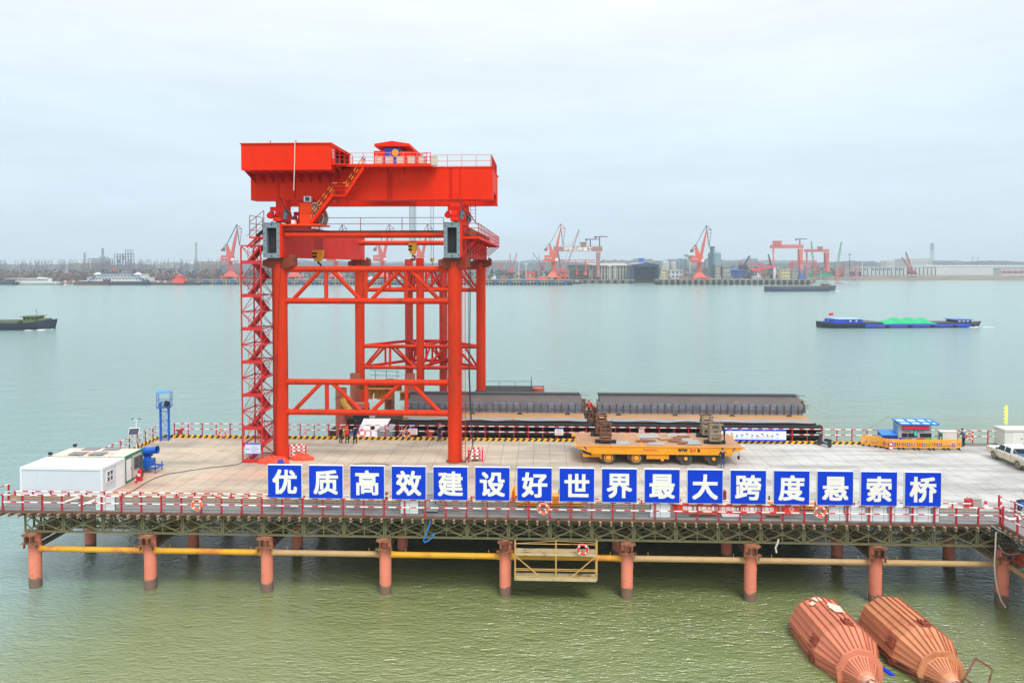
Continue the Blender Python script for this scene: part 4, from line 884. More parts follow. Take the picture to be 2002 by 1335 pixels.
# ------------------------------------------------------------------ blue lattice tower
TBL = mat('tower_blue', S(16, 98, 200), .45, var=.08)
t = thing('lattice_tower', 'slim blue lattice lookout tower with a small roof in the far left corner', 'tower', (-38.35, 70.5, GZ))
c0 = V((-38.35, 70.6, 0)); hw = .38
def corner(a, s=hw): return c0 + V((math.cos(a)*s*1.414, math.sin(a)*s*1.414, 0))
ang = [math.radians(20+45+90*i) for i in range(4)]
q = MB()
for a in ang: p = corner(a); q.beam((p.x, p.y, GZ), (p.x, p.y, 10.0), .085)
part('leg', q, TBL, t)
q = MB()
for k in range(5):
    z = GZ+.1+k*.95
    for i in range(4):
        p, r_ = corner(ang[i]), corner(ang[(i+1) % 4]); q.beam((p.x, p.y, z), (r_.x, r_.y, z), .045)
        if k < 4: q.beam((p.x, p.y, z if k % 2 else z+.95), (r_.x, r_.y, z+.95 if k % 2 else z), .035)
part('lattice', q, TBL, t)
q = MB(); z = 9.55
for i in range(4):
    p, r_ = corner(ang[i], .62), corner(ang[(i+1) % 4], .62); q.beam((p.x, p.y, z), (r_.x, r_.y, z), .08); q.beam((p.x, p.y, z), (p.x, p.y, 11.0), .05); q.beam((p.x, p.y, z+.7), (r_.x, r_.y, z+.7), .035)
part('platform_rail', q, TBL, t)
q = MB(); ps = [corner(a, .60) for a in ang]; q.loft([[(p.x, p.y, z) for p in ps], [(p.x, p.y, z+.05) for p in ps]]); part('platform', q, mat('tower_floor', S(60, 100, 150), .6), t)
q = MB(); ps = [corner(a, .66) for a in ang]; q.loft([[(p.x, p.y, 11.0+.08*(i % 2)) for i, p in enumerate(ps)], [(p.x, p.y, 11.06+.08*(i % 2)) for i, p in enumerate(ps)]]); part('roof', q, mat('tower_roof_blue', S(30, 140, 230), .4, var=.05), t)
q = MB(); q.cyl((-37.9, 70.2, 9.95), (-37.65, 70.0, 9.95), .28, .2, 14); q.pipe([(-38.2, 70.4, 9.7), (-38.0, 70.2, 10.3), (-37.8, 70.1, 9.8)], .05, 5); part('floodlight', q, DARK, t)
# ------------------------------------------------------------------ solar monitoring pole
t = thing('solar_pole', 'white pole with a tilted solar panel and small instruments beside the left railing', 'solar pole', (-38.4, 65.6, GZ))
q = MB(); q.cyl((-38.4, 65.6, GZ), (-38.4, 65.6, 9.3), .045, n=8); q.beam((-38.75, 65.6, 9.25), (-38.05, 65.6, 9.25), .035); part('pole', q, WHITE, t)
q = MB(); q.rbox((-38.5, 65.4, 8.25), (.95, .04, .7), (math.radians(-35), 0, math.radians(10))); part('panel_frame', q, WHITE, t)
q = MB(); q.rbox((-38.5, 65.37, 8.235), (.87, .03, .62), (math.radians(-35), 0, math.radians(10))); part('solar_panel', q, mat('solar_cells', S(50, 62, 84), .25, var=.05), t)
for x in (-38.75, -38.05): q = MB(); q.cyl((x, 65.6, 9.27), (x, 65.6, 9.4), .03, n=6); [q.ball((x+.1*math.cos(a), 65.6+.1*math.sin(a), 9.42), .04, 6, 4) for a in (0, 2.1, 4.2)]; part('anemometer', q, DARK, t)
q = MB(); q.box(-38.35, -38.0, 65.4, 65.6, 7.2, 7.6); part('logger_box', q, mat('box_grey', S(150, 152, 150), .5), t)

# ------------------------------------------------------------------ around the crane feet
RWB = stripes('barrier_stripe', S(236, 232, 230), S(214, 30, 60), .46, .55, (1, .6, 0), wear=.05)
def crowd(label, c, rz, w_=1.5, h=1.1):
    t = thing('striped_barrier', label, 'barrier', (0, 0, 0), 'red and white barriers beside the crane columns')
    q = MB()
    for (a, b) in (((-w_/2, 0), (w_/2, 0)), ((w_/2, 0), (w_/2, .9)), ((-w_/2, .9), (w_/2, .9)), ((-w_/2, 0), (-w_/2, .9))):
        for z in (.35, .68, 1.0): q.beam((a[0], a[1], z), (b[0], b[1], z), .06, .17)
    part('board', q, RWB, t)
    for x in (-w_/2, w_/2):
        for y in (0, .9): q = MB(); q.box(x-.06, x+.06, y-.06, y+.06, 0, h); part('post', q, mat('barrier_post', S(214, 34, 64), .5, var=.08), t)
    q = MB(); q.rbox((0, .45, .2), (.5, .4, .4), (0, 0, .4)); q.pipe([(-.3, .2, .05), (.2, .3, .3), (.3, .6, .5), (-.2, .7, .2)], .05, 6); part('cable_drum', q, mat('cable_pile', S(120, 104, 96), .7, var=.2), t)
    t.location = c; t.rotation_euler = (0, 0, rz); return t
crowd('red and white striped barrier box to the right of the left crane column', (-22.55, 64.6, GZ), .45)
crowd('red and white striped barrier box to the right of the right crane column', (-5.9, 64.0, GZ), .12, 1.25)
def heap(label, name, cx, cy, rx, ry, h, m, seed, cat, n=22):
    rnd = random.Random(seed); q = MB(); rg = []
    for j in range(7):
        f = j/6; rr = math.cos(f*PI/2)**.6; rg.append([(cx+rx*rr*math.cos(2*PI*i/n)*(1+.22*math.sin(i*2.3+seed)), cy+ry*rr*math.sin(2*PI*i/n)*(1+.18*math.cos(i*1.7+seed)), GZ-.01+h*math.sin(f*PI/2)*(1+.25*math.sin(i*1.9+j))+rnd.uniform(0, .05)*h) for i in range(n)])
    q.loft(rg, False); return solo(name, q, m, label, cat)
TARP = mat('orange_tarp', S(240, 74, 40), .6, var=.15, scale=2)
heap('crumpled orange tarpaulin lying in front of the left crane column', 'tarpaulin', -24.1, 62.75, 1.35, .42, .55, TARP, 3, 'tarpaulin')
heap('smaller orange tarpaulin heap under the left striped barrier', 'tarpaulin', -21.9, 64.0, .95, .4, .5, TARP, 8, 'tarpaulin')
heap('blue plastic sheet lying over the orange tarpaulin by the left column', 'plastic_sheet', -23.4, 62.55, .42, .25, .4, mat('sheet_blue', S(30, 60, 190), .5, var=.15), 5, 'plastic sheet')
t = thing('notice_board', 'white notice board with a blue header tied to the foot of the stair tower', 'notice board', (-25.9, 62.7, 6.9))
q = MB(); q.box(-26.65, -25.25, 62.68, 62.72, 6.95, 7.95); part('panel', q, mat('notice_white', S(206, 212, 236), .5, var=.05), t)
q = MB(); q.box(-26.65, -25.25, 62.67, 62.68, 7.83, 7.95); q.box(-26.65, -25.25, 62.67, 62.68, 6.95, 7.0); q.box(-26.6, -26.2, 62.672, 62.68, 7.38, 7.42); part('header', q, BLUE, t)
q = MB()
for k in range(7): q.box(-26.1, -25.35-.12*(k % 3), 62.674, 62.68, 7.1+k*.1, 7.125+k*.1)
part('text_lines', q, mat('notice_text', S(130, 140, 190), .6, var=0), t)
# power cable snaking over the deck
q = MB(); pts = [PZ(u, v, GZ+.03) for u, v in ((476, 901), (470, 905), (462, 908), (440, 911), (410, 914), (380, 918), (350, 923), (330, 926), (305, 933), (285, 943), (262, 958), (245, 966), (238, 970))]
sm = []
for i in range(len(pts)-1): sm += [pts[i].lerp(pts[i+1], f/3) for f in range(3)]
q.pipe(sm+[pts[-1]], .028, 5); solo('power_cable', q, ROPE, 'long black cable snaking over the deck from the stair tower to the cabins', 'cable')
q = MB()
for k in range(5):
    y0 = 53.2+.2*(k % 3); q.pipe([(-32+k*3.6+f*.7, y0+.25*math.sin(f*1.7+k), GZ+.02) for f in range(7)], .022, 5)
solo('loose_cables', q, ROPE, 'tangle of loose dark cables lying behind the front railing at the left', 'cables')
q = MB(); q.pipe([(-15.2+1.6*math.cos(a), 62.6+.35*math.sin(a), GZ+.02) for a in [k*.35 for k in range(17)]], .022, 5); solo('loose_cable', q, ROPE, 'loose loop of dark cable on the deck above the third blue board', 'cable')

# ------------------------------------------------------------------ lifebuoys, signs, bollards
lb0 = None
def lifebuoy(label, x, y, z, rope=False, m=None):
    t = thing('lifebuoy', label, 'lifebuoy', (x, y, z), 'lifebuoys hung along the railings')
    q = MB(); q.ring((x, y, z), .33, .085, 'y', 24, 8); part('ring', q, m or ORANGE, t)
    q = MB()
    for a in (PI/4, 3*PI/4, 5*PI/4, 7*PI/4): q.ring((x, y, z), .33, .092, 'y', 3, 8, a-.14, a+.14)
    part('band', q, BANDW, t)
    q = MB(); q.pipe([(x+.42*math.cos(a)*(1+.06*math.sin(4*a)), y-.06, z+.42*math.sin(a)*(1+.06*math.sin(4*a))) for a in [k*PI/8 for k in range(17)]], .012, 4); part('grab_line', q, BANDW, t)
for lb, u, v, Y in (('orange lifebuoy hung on the far railing to the left of the stair tower', 435, 846, 71.7), ('orange lifebuoy on the far railing beside the three people', 708, 846, 71.7), ('orange lifebuoy on the far railing left of the white warning sign', 795, 847, 71.7),
                    ('orange lifebuoy on the front railing, left of the first blue board', 385, 986, 50.2), ('orange lifebuoy on the front railing under the seventh blue board', 1062, 994, 50.2), ('orange lifebuoy on the front railing under the fourteenth blue board', 1603, 1000, 50.2)):
    p = PY(u, v, Y); lifebuoy(lb, p.x, p.y, p.z)
p = PY(1895, 853, 71.6); lifebuoy('red orange lifebuoy on the far railing near the right end, beside the person in grey', p.x, p.y, p.z, m=mat('lifebuoy_red', S(236, 62, 40), .5))
def plate(label, u, v, Y, w_, h, red=False):
    p = PY(u, v, Y); t = thing('warning_sign', label, 'sign', (p.x, Y, p.z-h/2), 'small signs on the far railing')
    q = MB(); q.box(p.x-w_/2, p.x+w_/2, Y-.015, Y+.015, p.z-h/2, p.z+h/2); part('plate', q, WHITE, t)
    q = MB()
    if red: q.ring((p.x, Y-.02, p.z+.06), .17, .025, 'y', 20, 4); q.beam((p.x-.12, Y-.02, p.z+.18), (p.x+.12, Y-.02, p.z-.06), .03); q.box(p.x-.18, p.x+.18, Y-.022, Y-.016, p.z-h/2+.05, p.z-h/2+.1)
    else:
        strokes(q, p.x, Y-.018, p.z+.1, w_*.66, .17, 4); strokes(q, p.x, Y-.018, p.z-.16, w_*.8, .17, 5)
    part('symbol', q, mat('sign_red', S(206, 40, 80), .5, var=0), t)
    q = MB(); q.box(p.x-w_/2, p.x+w_/2, Y-.018, Y-.0155, p.z+h/2-.07, p.z+h/2) if not red else q.box(p.x-w_/2, p.x+w_/2, Y-.018, Y-.0155, p.z-h/2, p.z-h/2+.03); part('border', q, BLUE if not red else mat('sign_red', (1, 0, 0)), t)
plate('white warning sign with red lettering on the far railing left of the right crane column', 808, 843, 71.75, .85, .68)
plate('white warning sign with red lettering on the far railing left of the transporter', 1093, 844, 71.75, .85, .68)
plate('small prohibition sign on the far railing just right of the left crane column', 597, 842, 71.75, .42, .6, True)
plate('small prohibition sign on the far railing behind the transporter', 1254, 843, 71.75, .5, .5, True)
BOLL = mat('bollard_red', S(200, 92, 74, .85), .6, var=.15)
for i, (lb, u) in enumerate((('squat red mooring bollard at the far kerb near the blue lattice tower', 352), ('squat red mooring bollard at the far kerb left of the right crane column', 840), ('squat red mooring bollard at the far kerb just left of the transporter', 1140))):
    x = PY(u, 850, 72.3).x; t = thing('bollard', lb, 'bollard', (x, 72.25, 6.1), 'mooring bollards along the far kerb')
    q = MB(); q.box(x-.8, x+.8, 72.02, 72.6, 5.7, 6.32); part('base', q, mat('bollard_base', S(214, 150, 130, .8), .7, var=.15), t)
    q = MB(); q.cyl((x, 72.3, 6.32), (x, 72.3, 6.75), .27, .24, 18); q.cyl((x, 72.3, 6.75), (x, 72.3, 6.95), .42, .40, 18); part('post', q, BOLL, t)

# ------------------------------------------------------------------ yellow transporter
tp = thing('transporter', 'long flat yellow heavy transporter with a rust worn deck standing on the slabs', 'transporter', (10.6, 66, GZ))
TX0, TX1, TY0, TY1, TZ = 3.3, 18.0, 63.55, 68.6, 7.80
q = MB(); prof = [(TX0+.4, 7.35), (TX0, 7.72), (TX0, TZ-.03), (TX1, TZ-.03), (TX1, 7.70), (TX1-1.6, 7.12), (TX0+2.0, 7.12), (TX0+1.4, 7.12)]
prof = [(TX0+.25, 7.5), (TX0, 7.62), (TX0, TZ-.03), (TX1, TZ-.03), (TX1, 7.62), (TX1-1.1, 7.12), (TX0+1.3, 7.12)]
q.prism(prof, 'y', TY0, TY1)
for k in range(9): x = TX0+1.3+k*1.5; q.box(x-.03, x+.03, TY0-.05, TY0, 7.14, TZ-.06)
q.box(TX0-.02, TX1+.02, TY0-.06, TY0-.001, TZ-.06, TZ+.02); q.box(TX0+1.3, TX1-1.1, TY0-.06, TY0-.001, 7.08, 7.14)
for x, s in ((TX0, -1), (TX1, 1)): q.box(min(x, x+s*.22), max(x, x+s*.22), TY0+.1, TY0+.45, TZ-.2, TZ-.04); q.box(min(x, x+s*.3), max(x, x+s*.3), TY1-.9, TY1-.4, TZ-.2, TZ-.02)
part('chassis', q, YEL, tp)
DECKM = mat('worn_transporter_deck', S(190, 146, 112, .8), .8, var=.16, scale=1.2, rust=S(222, 158, 66, .8), rust_amt=.2, rust_scale=.7)
q = MB(); q.box(TX0+.02, TX1-.02, TY0+.02, TY1-.02, TZ-.03, TZ); part('load_deck', q, DECKM, tp)
q = MB(); q.box(9.1, 9.2, TY0+.1, TY1-.1, TZ, TZ+.03); q.box(TX0+4.7, TX0+4.75, TY0+.1, TY1-.1, TZ, TZ+.03); q.box(TX1-4.5, TX1-4.45, TY0+.1, TY1-.1, TZ, TZ+.03); part('deck_strip', q, YEL, tp)
q = MB(); q.box(TX0+.5, TX0+2.2, TY0+.15, TY1-.2, 6.75, 7.119); q.box(TX1-2.0, TX1-.9, TY0+.1, TY1-.1, 6.95, 7.119); q.box(9.5, 11.5, TY0+.1, TY0+1, 6.62, 7.119); q.box(9.7, 11.3, TY0+.06, TY0+.1, 6.7, 7.0); q.cyl((10.9, TY0+.02, 6.6), (10.9, TY0+.4, 6.6), .14, n=12); part('under_box', q, YEL, tp)
q = MB(); q.box(TX0+2.0, TX1-1.5, TY0+1.2, TY1-1.2, 6.8, 7.11); q.prism([(TX0+.35, 7.40), (TX0+1.25, 7.14), (TX0+1.3, 6.9), (TX0+.6, 7.1)], 'y', TY0+.05, TY0+.15); part('undercarriage', q, DARK, tp)
RUBG = mat('dusty_tyre', S(70, 70, 68), .9, var=.2, scale=4); RIMY = mat('hub_yellow', S(240, 160, 30), .45, var=.1)
for i, u in enumerate((1189, 1243, 1339.5, 1394)):
    x = PY(u, 895, 63.9).x
    for y in (63.65, 64.45, 67.2, 68.0):
        q = MB(); q.cyl((x, y, GZ+.6), (x, y+.38, GZ+.6), .60, n=30); q.cyl((x, y+.02, GZ+.6), (x, y+.36, GZ+.6), .61, n=30, caps=False); w_ = part('wheel', q, RUBG, tp)
        if y == 63.65:
            q = MB(); rr = .24 if i < 2 else .16; q.cyl((x, y-.03, GZ+.6), (x, y+.02, GZ+.6), rr, n=20); q.cyl((x, y-.1, GZ+.6), (x, y-.03, GZ+.6), .15, n=14); part('hub', q, RIMY, w_)
            q = MB(); q.ring((x, y-.01, GZ+.6), .36 if i < 2 else .3, .035, 'y', 24, 6); part('rim', q, mat('hub_dark', S(50, 46, 40), .6) if i > 1 else RIMY, w_)
    q = MB(); q.box(x-.75, x-.45, 63.75, 68.3, 6.55, 7.1); q.beam((x-.6, 64.2, 6.7), (x, 64.2, 6.72), .2, .25); part('suspension_arm', q, RUST if i else YEL, tp)
LX = lambda u: PY(u, 880, 63.5).x
q = MB(); put_text(q, 'WTW', (LX(1335), TY0-.012, 7.46), .4, .022, LX(1344)-LX(1326), height=.25); put_text(q, 'B', (LX(1366.5), TY0-.012, 7.46), .4, .022, .2, height=.25); part('black_lettering', q, DARK, tp)
q = MB(); put_text(q, '200', (LX(1354.5), TY0-.012, 7.46), .4, .018, LX(1360)-LX(1349), height=.25)
RLET = mat('faded_red_letter', S(206, 80, 30), .6, var=.2, scale=6); part('red_lettering', q, RLET, tp)
q = MB()
for k in range(6): q.box(9.25+k*.2, 9.38+k*.2, TY0-.012, TY0-.004, 7.4+.02*(k % 2), 7.54); q.box(9.35+k*.2, 9.42+k*.2, TY0-.012, TY0-.004, 7.36, 7.42)
for k in range(9): q.box(6.5+k*.18, 6.6+k*.18, TY0-.012, TY0-.004, 7.52, 7.56)
part('faded_marking', q, RLET, tp)
q = MB(); q.beam((TX0+.62, TY0-.01, 7.72), (TX0+.86, TY0-.01, 7.45), .1, .03, (0, 1, 0)); q.beam((TX1-.65, TY0-.01, 7.72), (TX1-.9, TY0-.01, 7.45), .1, .03, (0, 1, 0)); part('blue_stripe', q, mat('stripe_blue', S(30, 50, 150), .5, var=0), tp)
q = MB(); q.pipe([(TX1-.25, TY0+.3, 7.6), (TX1-.25, TY0+.3, 6.95)], .015, 4); q.ball((TX1-.28, TY0+.3, 6.8), (.12, .1, .2), 10, 6); part('hanging_hook', q, DARK, tp)
q = MB(); q.cyl((TX0+.55, TY0+.25, 7.3), (TX0+.55, TY0+.25, 7.0), .03, n=6); q.ball((TX0+.55, TY0+.25, 6.85), (.1, .1, .18), 10, 6); part('hanging_hook', q, DARK, tp)
# sheets and scrap lying on the deck, each a thing
SHEET = mat('grey_sheet', S(170, 172, 172, .85), .5, .1, var=.15, scale=1.5, rust=S(150, 110, 80), rust_amt=.12); PLANK = mat('rust_plank', S(140, 96, 70), .8, var=.2)
for i, (lb, x, y, w_, d_, r_, m) in enumerate((('bent grey metal sheet on the transporter deck beside the left trestles', 7.2, 64.6, 1.8, 1.3, .12, SHEET), ('pale grey sheet lying mid deck on the transporter at its near edge', 10.5, 64.35, 1.4, .9, -.15, SHEET), ('long grey metal sheet across the rear middle of the transporter deck', 10.2, 67.2, 2.0, 1.5, .05, SHEET),
        ('grey plate at the back of the transporter deck right of the middle', 12.9, 67.5, 1.8, 1.1, 0, SHEET), ('grey plate on the transporter deck in front of the right trestles', 13.8, 64.9, 1.5, 1.5, .1, SHEET), ('grey crumpled plate between the wooden scrap and right trestles', 13.5, 66.0, 1.3, .7, -.2, SHEET), ('rusty steel sheet on the transporter deck right of the grey mid sheet', 11.6, 66.2, 1.2, .8, .2, DECKM))):
    q = MB(); q.rbox((x, y, TZ+.025+.012*i), (w_, d_, .02), (0.012, -.01, r_)); solo('metal_sheet', q, m, lb, 'sheet', 'loose sheets on the transporter deck')
for i, (lb, x, y, l_, r_) in enumerate((('rusty board on the transporter deck left of the middle', 9.6, 65.0, 1.8, -.08), ('thin rusty angle bar sticking up on the transporter deck', 12.5, 65.7, 1.2, .5), ('short rusty beam lying by the grey plates on the transporter', 12.3, 65.0, 1.3, -.4), ('dark scrap plate on the transporter deck near its front edge', 12.9, 64.4, .9, .2), ('rusty plank lying behind the scrap on the transporter deck', 13.2, 66.6, 1.5, .1))):
    q = MB(); q.rbox((x, y, TZ+.14), (l_, .22, .12), (.1, -.05, r_)); q.rbox((x+.1, y+.16, TZ+.2), (l_*.7, .08, .08), (0, .06, r_+.25)); solo('scrap_beam', q, PLANK, lb, 'scrap', 'scrap pieces on the transporter deck')
def trestle(label, x, y, top, light=False, rz=0, tiers=4):
    t = thing('steel_trestle', label, 'trestle', (0, 0, 0), 'stacked steel trestles on the transporter'); h = (top-TZ)/tiers; m = mat('rusty_trestle_light', S(150, 136, 116), .8, var=.2, rust=S(100, 76, 60), rust_amt=.35) if light else RUST
    q = MB(); q.box(-.95, .95, -.2, .2, 0.02, .28); part('foot_block', q, DARK, t)
    for i in range(tiers):
        q = MB(); z = .28+i*(top-TZ-.28)/tiers; hh = (top-TZ-.28)/tiers
        for sx in (-1, 1):
            for sy in (-1, 1): q.beam((sx*.42, sy*.42, z+.1), (sx*.42, sy*.42, z+hh-.1), .13)
        for zz in (z+.06, z+hh-.06):
            for s in (-1, 1): q.ibeam((-.55, s*.42, zz), (.55, s*.42, zz), .14, .12, .03); q.beam((s*.42, -.34, zz), (s*.42, .34, zz), .1, .1)
        if i % 2: q.box(-.36, .36, -.49, -.47, z+.1, z+hh*.55)
        part('tier', q, m, t)
    q = MB()
    for k in range(5): q.rbox((-.4+k*.2, .05*k-.1, top-TZ+.05), (.5, .12, .08), (.15*k, .1, k*.9))
    part('top_scrap', q, RUST, t)
    t.location = (x, y, TZ+.001); t.rotation_euler = (0, 0, rz); return t
trestle('rear rusty steel trestle stack at the left end of the transporter', PY(1175, 850, 67.2).x, 67.3, 9.85, rz=.05, tiers=3)
trestle('front rusty steel trestle stack at the left end of the transporter', PY(1184, 865, 64.6).x, 64.6, 9.70, rz=-.05, tiers=3)
trestle('rear pale rusty steel trestle stack at the right end of the transporter', PY(1382, 845, 67.2).x, 67.3, 9.85, True, .04, 3)
trestle('front brown steel trestle stack beside the bending worker on the transporter', PY(1397, 866, 64.8).x, 64.8, 9.65, True, -.03, 3)

# ------------------------------------------------------------------ white exhibition banner on the far railing
a = PY(1417, 860, 71.5); b = PY(1537, 860, 71.5)
t = thing('display_banner', 'long white display banner with blue borders tied to the far railing right of the transporter', 'banner', ((a.x+b.x)/2, 71.55, 6.45))
q = MB(); q.box(a.x-.6, b.x, 71.5, 71.56, 6.42, 7.60); part('sheet', q, mat('banner_white', S(226, 232, 240), .5, var=.05), t)
q = MB(); q.box(a.x-.6, b.x, 71.49, 71.5, 7.42, 7.605); q.box(a.x+.9, b.x, 71.49, 71.5, 6.42, 6.56); part('border', q, BLUE, t)
q = MB()
for k in range(11): x = a.x+.2+k*.5; q.rbox((x, 71.49, 7.0+.1*math.sin(k*2)), (.25, .012, .14), (0, k, 0)); q.box(x-.15, x+.12, 71.488, 71.495, 6.7, 6.74)
part('printed_motif', q, mat('motif_blue', S(110, 140, 200), .5, var=0), t)
q = MB()
for k in range(5): x = a.x+.5+k*1.1; q.box(x, x+.12, 71.485, 71.49, 7.48, 7.54)
for k in range(3): q.rbox((a.x+3.4+k*.5, 71.488, 6.85), (.2, .012, .12), (0, k*.7, 0))
part('printed_mark', q, mat('motif_orange', S(230, 180, 110), .5, var=0), t)

# ------------------------------------------------------------------ scooter / motorbike
def scooter(label, c, rz, m_body, m2):
    t = thing('scooter', label, 'scooter', (0, 0, 0), 'electric scooters parked on the deck')
    for x in (-.58, .58): q = MB(); q.ring((x, 0, .24), .18, .06, 'y', 18, 8); w_ = part('wheel', q, BLACK, t); q = MB(); q.cyl((x, -.03, .24), (x, .03, .24), .12, n=12); part('rim', q, STEEL, w_)
    q = MB(); q.prism([(-.75, .42), (-.7, .72), (-.1, .7), (.0, .38), (.3, .34), (.42, .6), (.5, .62), (.46, .3), (.2, .24), (-.35, .26)], 'y', -.15, .15); q.prism([(.38, .42), (.52, .45), (.42, .95), (.34, .95)], 'y', -.19, .19); part('body', q, m_body, t)
    q = MB(); q.prism([(-.8, .72), (-.75, .8), (-.15, .8), (-.05, .72)], 'y', -.14, .14); part('seat', q, DARK, t)
    q = MB(); q.beam((.58, 0, .3), (.38, 0, 1.0), .05); q.beam((.36, -.33, 1.02), (.36, .33, 1.02), .035); q.box(.36, .46, -.1, .1, .92, 1.06); part('handlebar', q, DARK, t)
    for y in (-.3, .3): q = MB(); q.ball((.34, y, 1.2), (.02, .07, .05), 8, 4); q.beam((.36, y, 1.03), (.34, y, 1.2), .02); part('mirror', q, DARK, t)
    q = MB(); q.rbox((-.25, 0, .5), (.5, .36, .14), (0, -.15, 0)); part('leg_cover', q, m2, t)
    t.location = c; t.rotation_euler = (0, 0, rz); return t
scooter('dark scooter with pale blue panels parked by the far kerb', (28.0, 70.9, GZ), 2.2, mat('scooter_dark', S(40, 46, 60), .4, var=.05), mat('scooter_pale', S(120, 170, 190), .4, var=.05))
scooter('bright blue scooter at the right edge, inside the front corner railing', (35.4, 52.9, GZ), .4, mat('scooter_blue', S(20, 110, 210), .4, var=.05), mat('scooter_grey', S(70, 90, 110), .5, var=.05))
# ------------------------------------------------------------------ waste sorting kiosk
k0, k1, ky0, ky1, kz = 35.0, 38.2, 70.6, 71.6, GZ
kt = thing('recycling_kiosk', 'grey waste sorting kiosk with a blue roof, red strip and coloured bin doors', 'kiosk', (36.2, 70.8, kz))
q = MB(); q.prism([(ky0, kz), (ky1, kz), (ky1, kz+2.42), (ky0, kz+2.26)], 'x', k0, k1); part('body', q, mat('kiosk_grey', S(166, 166, 172), .5, var=.06), kt)
q = MB(); rg = [[(k0+.08, ky0-.35, kz+2.34), (k1+.55, ky0-.35, kz+2.34), (k1+.5, ky1+.3, kz+2.5), (k0+.02, ky1+.3, kz+2.5)]]; rg.append([(x, y, z+.06) for x, y, z in rg[0]]); q.loft(rg)
rf = part('roof', q, mat('roof_white', S(190, 216, 230), .4, var=.1), kt)
q = MB()
for f in (0, .3, .58, .84, 1): x = k0+.05+(k1-k0+.45)*f; q.beam((x, ky0-.34, kz+2.44), (x, ky1+.29, kz+2.6), .16, .08)
for y, z in ((ky0-.37, 2.38), (ky0+.35, 2.48), (ky1+.3, 2.56)): q.beam((k0+.05, y, kz+z), (k1+.5, y, kz+z), .14, .12)
part('roof_frame', q, mat('roof_blue', S(10, 120, 190), .4, var=.05), rf)
q = MB(); q.box(k0+.4, k1-.35, ky0-.25, ky0-.01, kz+1.92, kz+2.2); part('red_strip', q, mat('kiosk_red', S(236, 10, 60), .4, var=0), kt)
w4 = (k1-k0)
for i, f in enumerate((.03, .24, .63, .82)): q = MB(); q.box(k0+.28+f*(w4-.3), k0+.28+f*(w4-.3)+.55, ky0-.02, ky0+.0, kz+1.05, kz+1.45); part('bin_opening', q, DARK, kt)
for i, (f0, f1, c) in enumerate(((0, .21, (10, 70, 190)), (.21, .42, (96, 108, 124)), (.58, .79, (206, 20, 60)), (.79, 1, (10, 196, 60)))): q = MB(); q.box(k0+f0*w4+.012, k0+f1*w4-.012, ky0-.03, ky0-.001, kz+.12, kz+.98); part('bin_door', q, mat('bin_door_%s' % ('blue', 'grey', 'red', 'green')[i], S(*c), .4, var=.04), kt)
q = MB(); q.box(k0+.47*w4, k0+.53*w4+.15, ky0-.02, ky0-.001, kz+1.05, kz+1.85); part('screen', q, DARK, kt)
q = MB(); q.box(k0+.47*w4+.06, k0+.53*w4+.1, ky0-.03, ky0-.02, kz+1.2, kz+1.75); part('display', q, mat('screen_teal', S(60, 220, 190), .3, var=.15, scale=3), kt)
q = MB(); q.box(k0-.015, k0-.001, ky0+.15, ky1-.25, kz+.9, kz+2.2); part('side_window', q, mat('pane_blue', S(70, 160, 220), .2, var=.2, scale=3), kt)
q = MB(); q.pipe([(k0-.2, ky1, kz+2.95), (31.6, 71.8, 7.1)], .012, 4); part('guy_wire', q, ROPE, kt)
for i, (x0, x1) in enumerate(((k0+.3, k0+1.6), (k1-1.7, k1-.2))): q = MB(); q.box(x0, x1, ky0-.14, ky0-.1, kz+1.78, kz+1.86); strokes(q, (x0+x1)/2-.1, ky0-.02, kz+1.62, .7, .15, 4); part('lettering', q, mat('kiosk_letter', S(86, 92, 120), .5, var=0), kt)
t = thing('blue_bin_box', 'low blue metal box with a sloping lid at the left side of the kiosk', 'bin', (34.2, 71, kz))
q = MB(); q.prism([(70.6, kz), (71.6, kz), (71.6, kz+1.45), (70.6, kz+1.2)], 'x', 33.5, 34.9); part('body', q, mat('box_blue', S(14, 66, 160), .4, var=.06), t)
q = MB(); q.loft([[(33.4, 70.5, kz+1.21), (34.95, 70.5, kz+1.21), (34.95, 71.65, kz+1.5), (33.4, 71.65, kz+1.5)], [(33.4, 70.5, kz+1.27), (34.95, 70.5, kz+1.27), (34.95, 71.65, kz+1.56), (33.4, 71.65, kz+1.56)]]); part('lid', q, mat('lid_blue', S(30, 120, 210), .35, var=.05), t)
q = MB(); q.box(33.48, 33.5, 70.7, 71.5, kz+.1, kz+1.1); part('side_plate', q, WHITE, t)
t = thing('meter_cabinet', 'pale cabinet with a dark green open door right of the kiosk', 'cabinet', (40.0, 71.3, kz))
q = MB(); q.box(39.3, 40.9, 71.0, 71.5, kz+.2, kz+1.5); q.box(39.25, 41.0, 70.95, 71.55, kz+1.5, kz+1.56); part('body', q, CREAM, t)
q = MB(); q.box(38.95, 39.28, 70.6, 70.65, kz+.3, kz+1.5); part('door', q, mat('door_green', S(20, 90, 80), .4, var=.08), t)
q = MB(); q.box(39.06, 39.14, 70.58, 70.6, kz+.9, kz+1.1); part('door_label', q, WHITE, t)
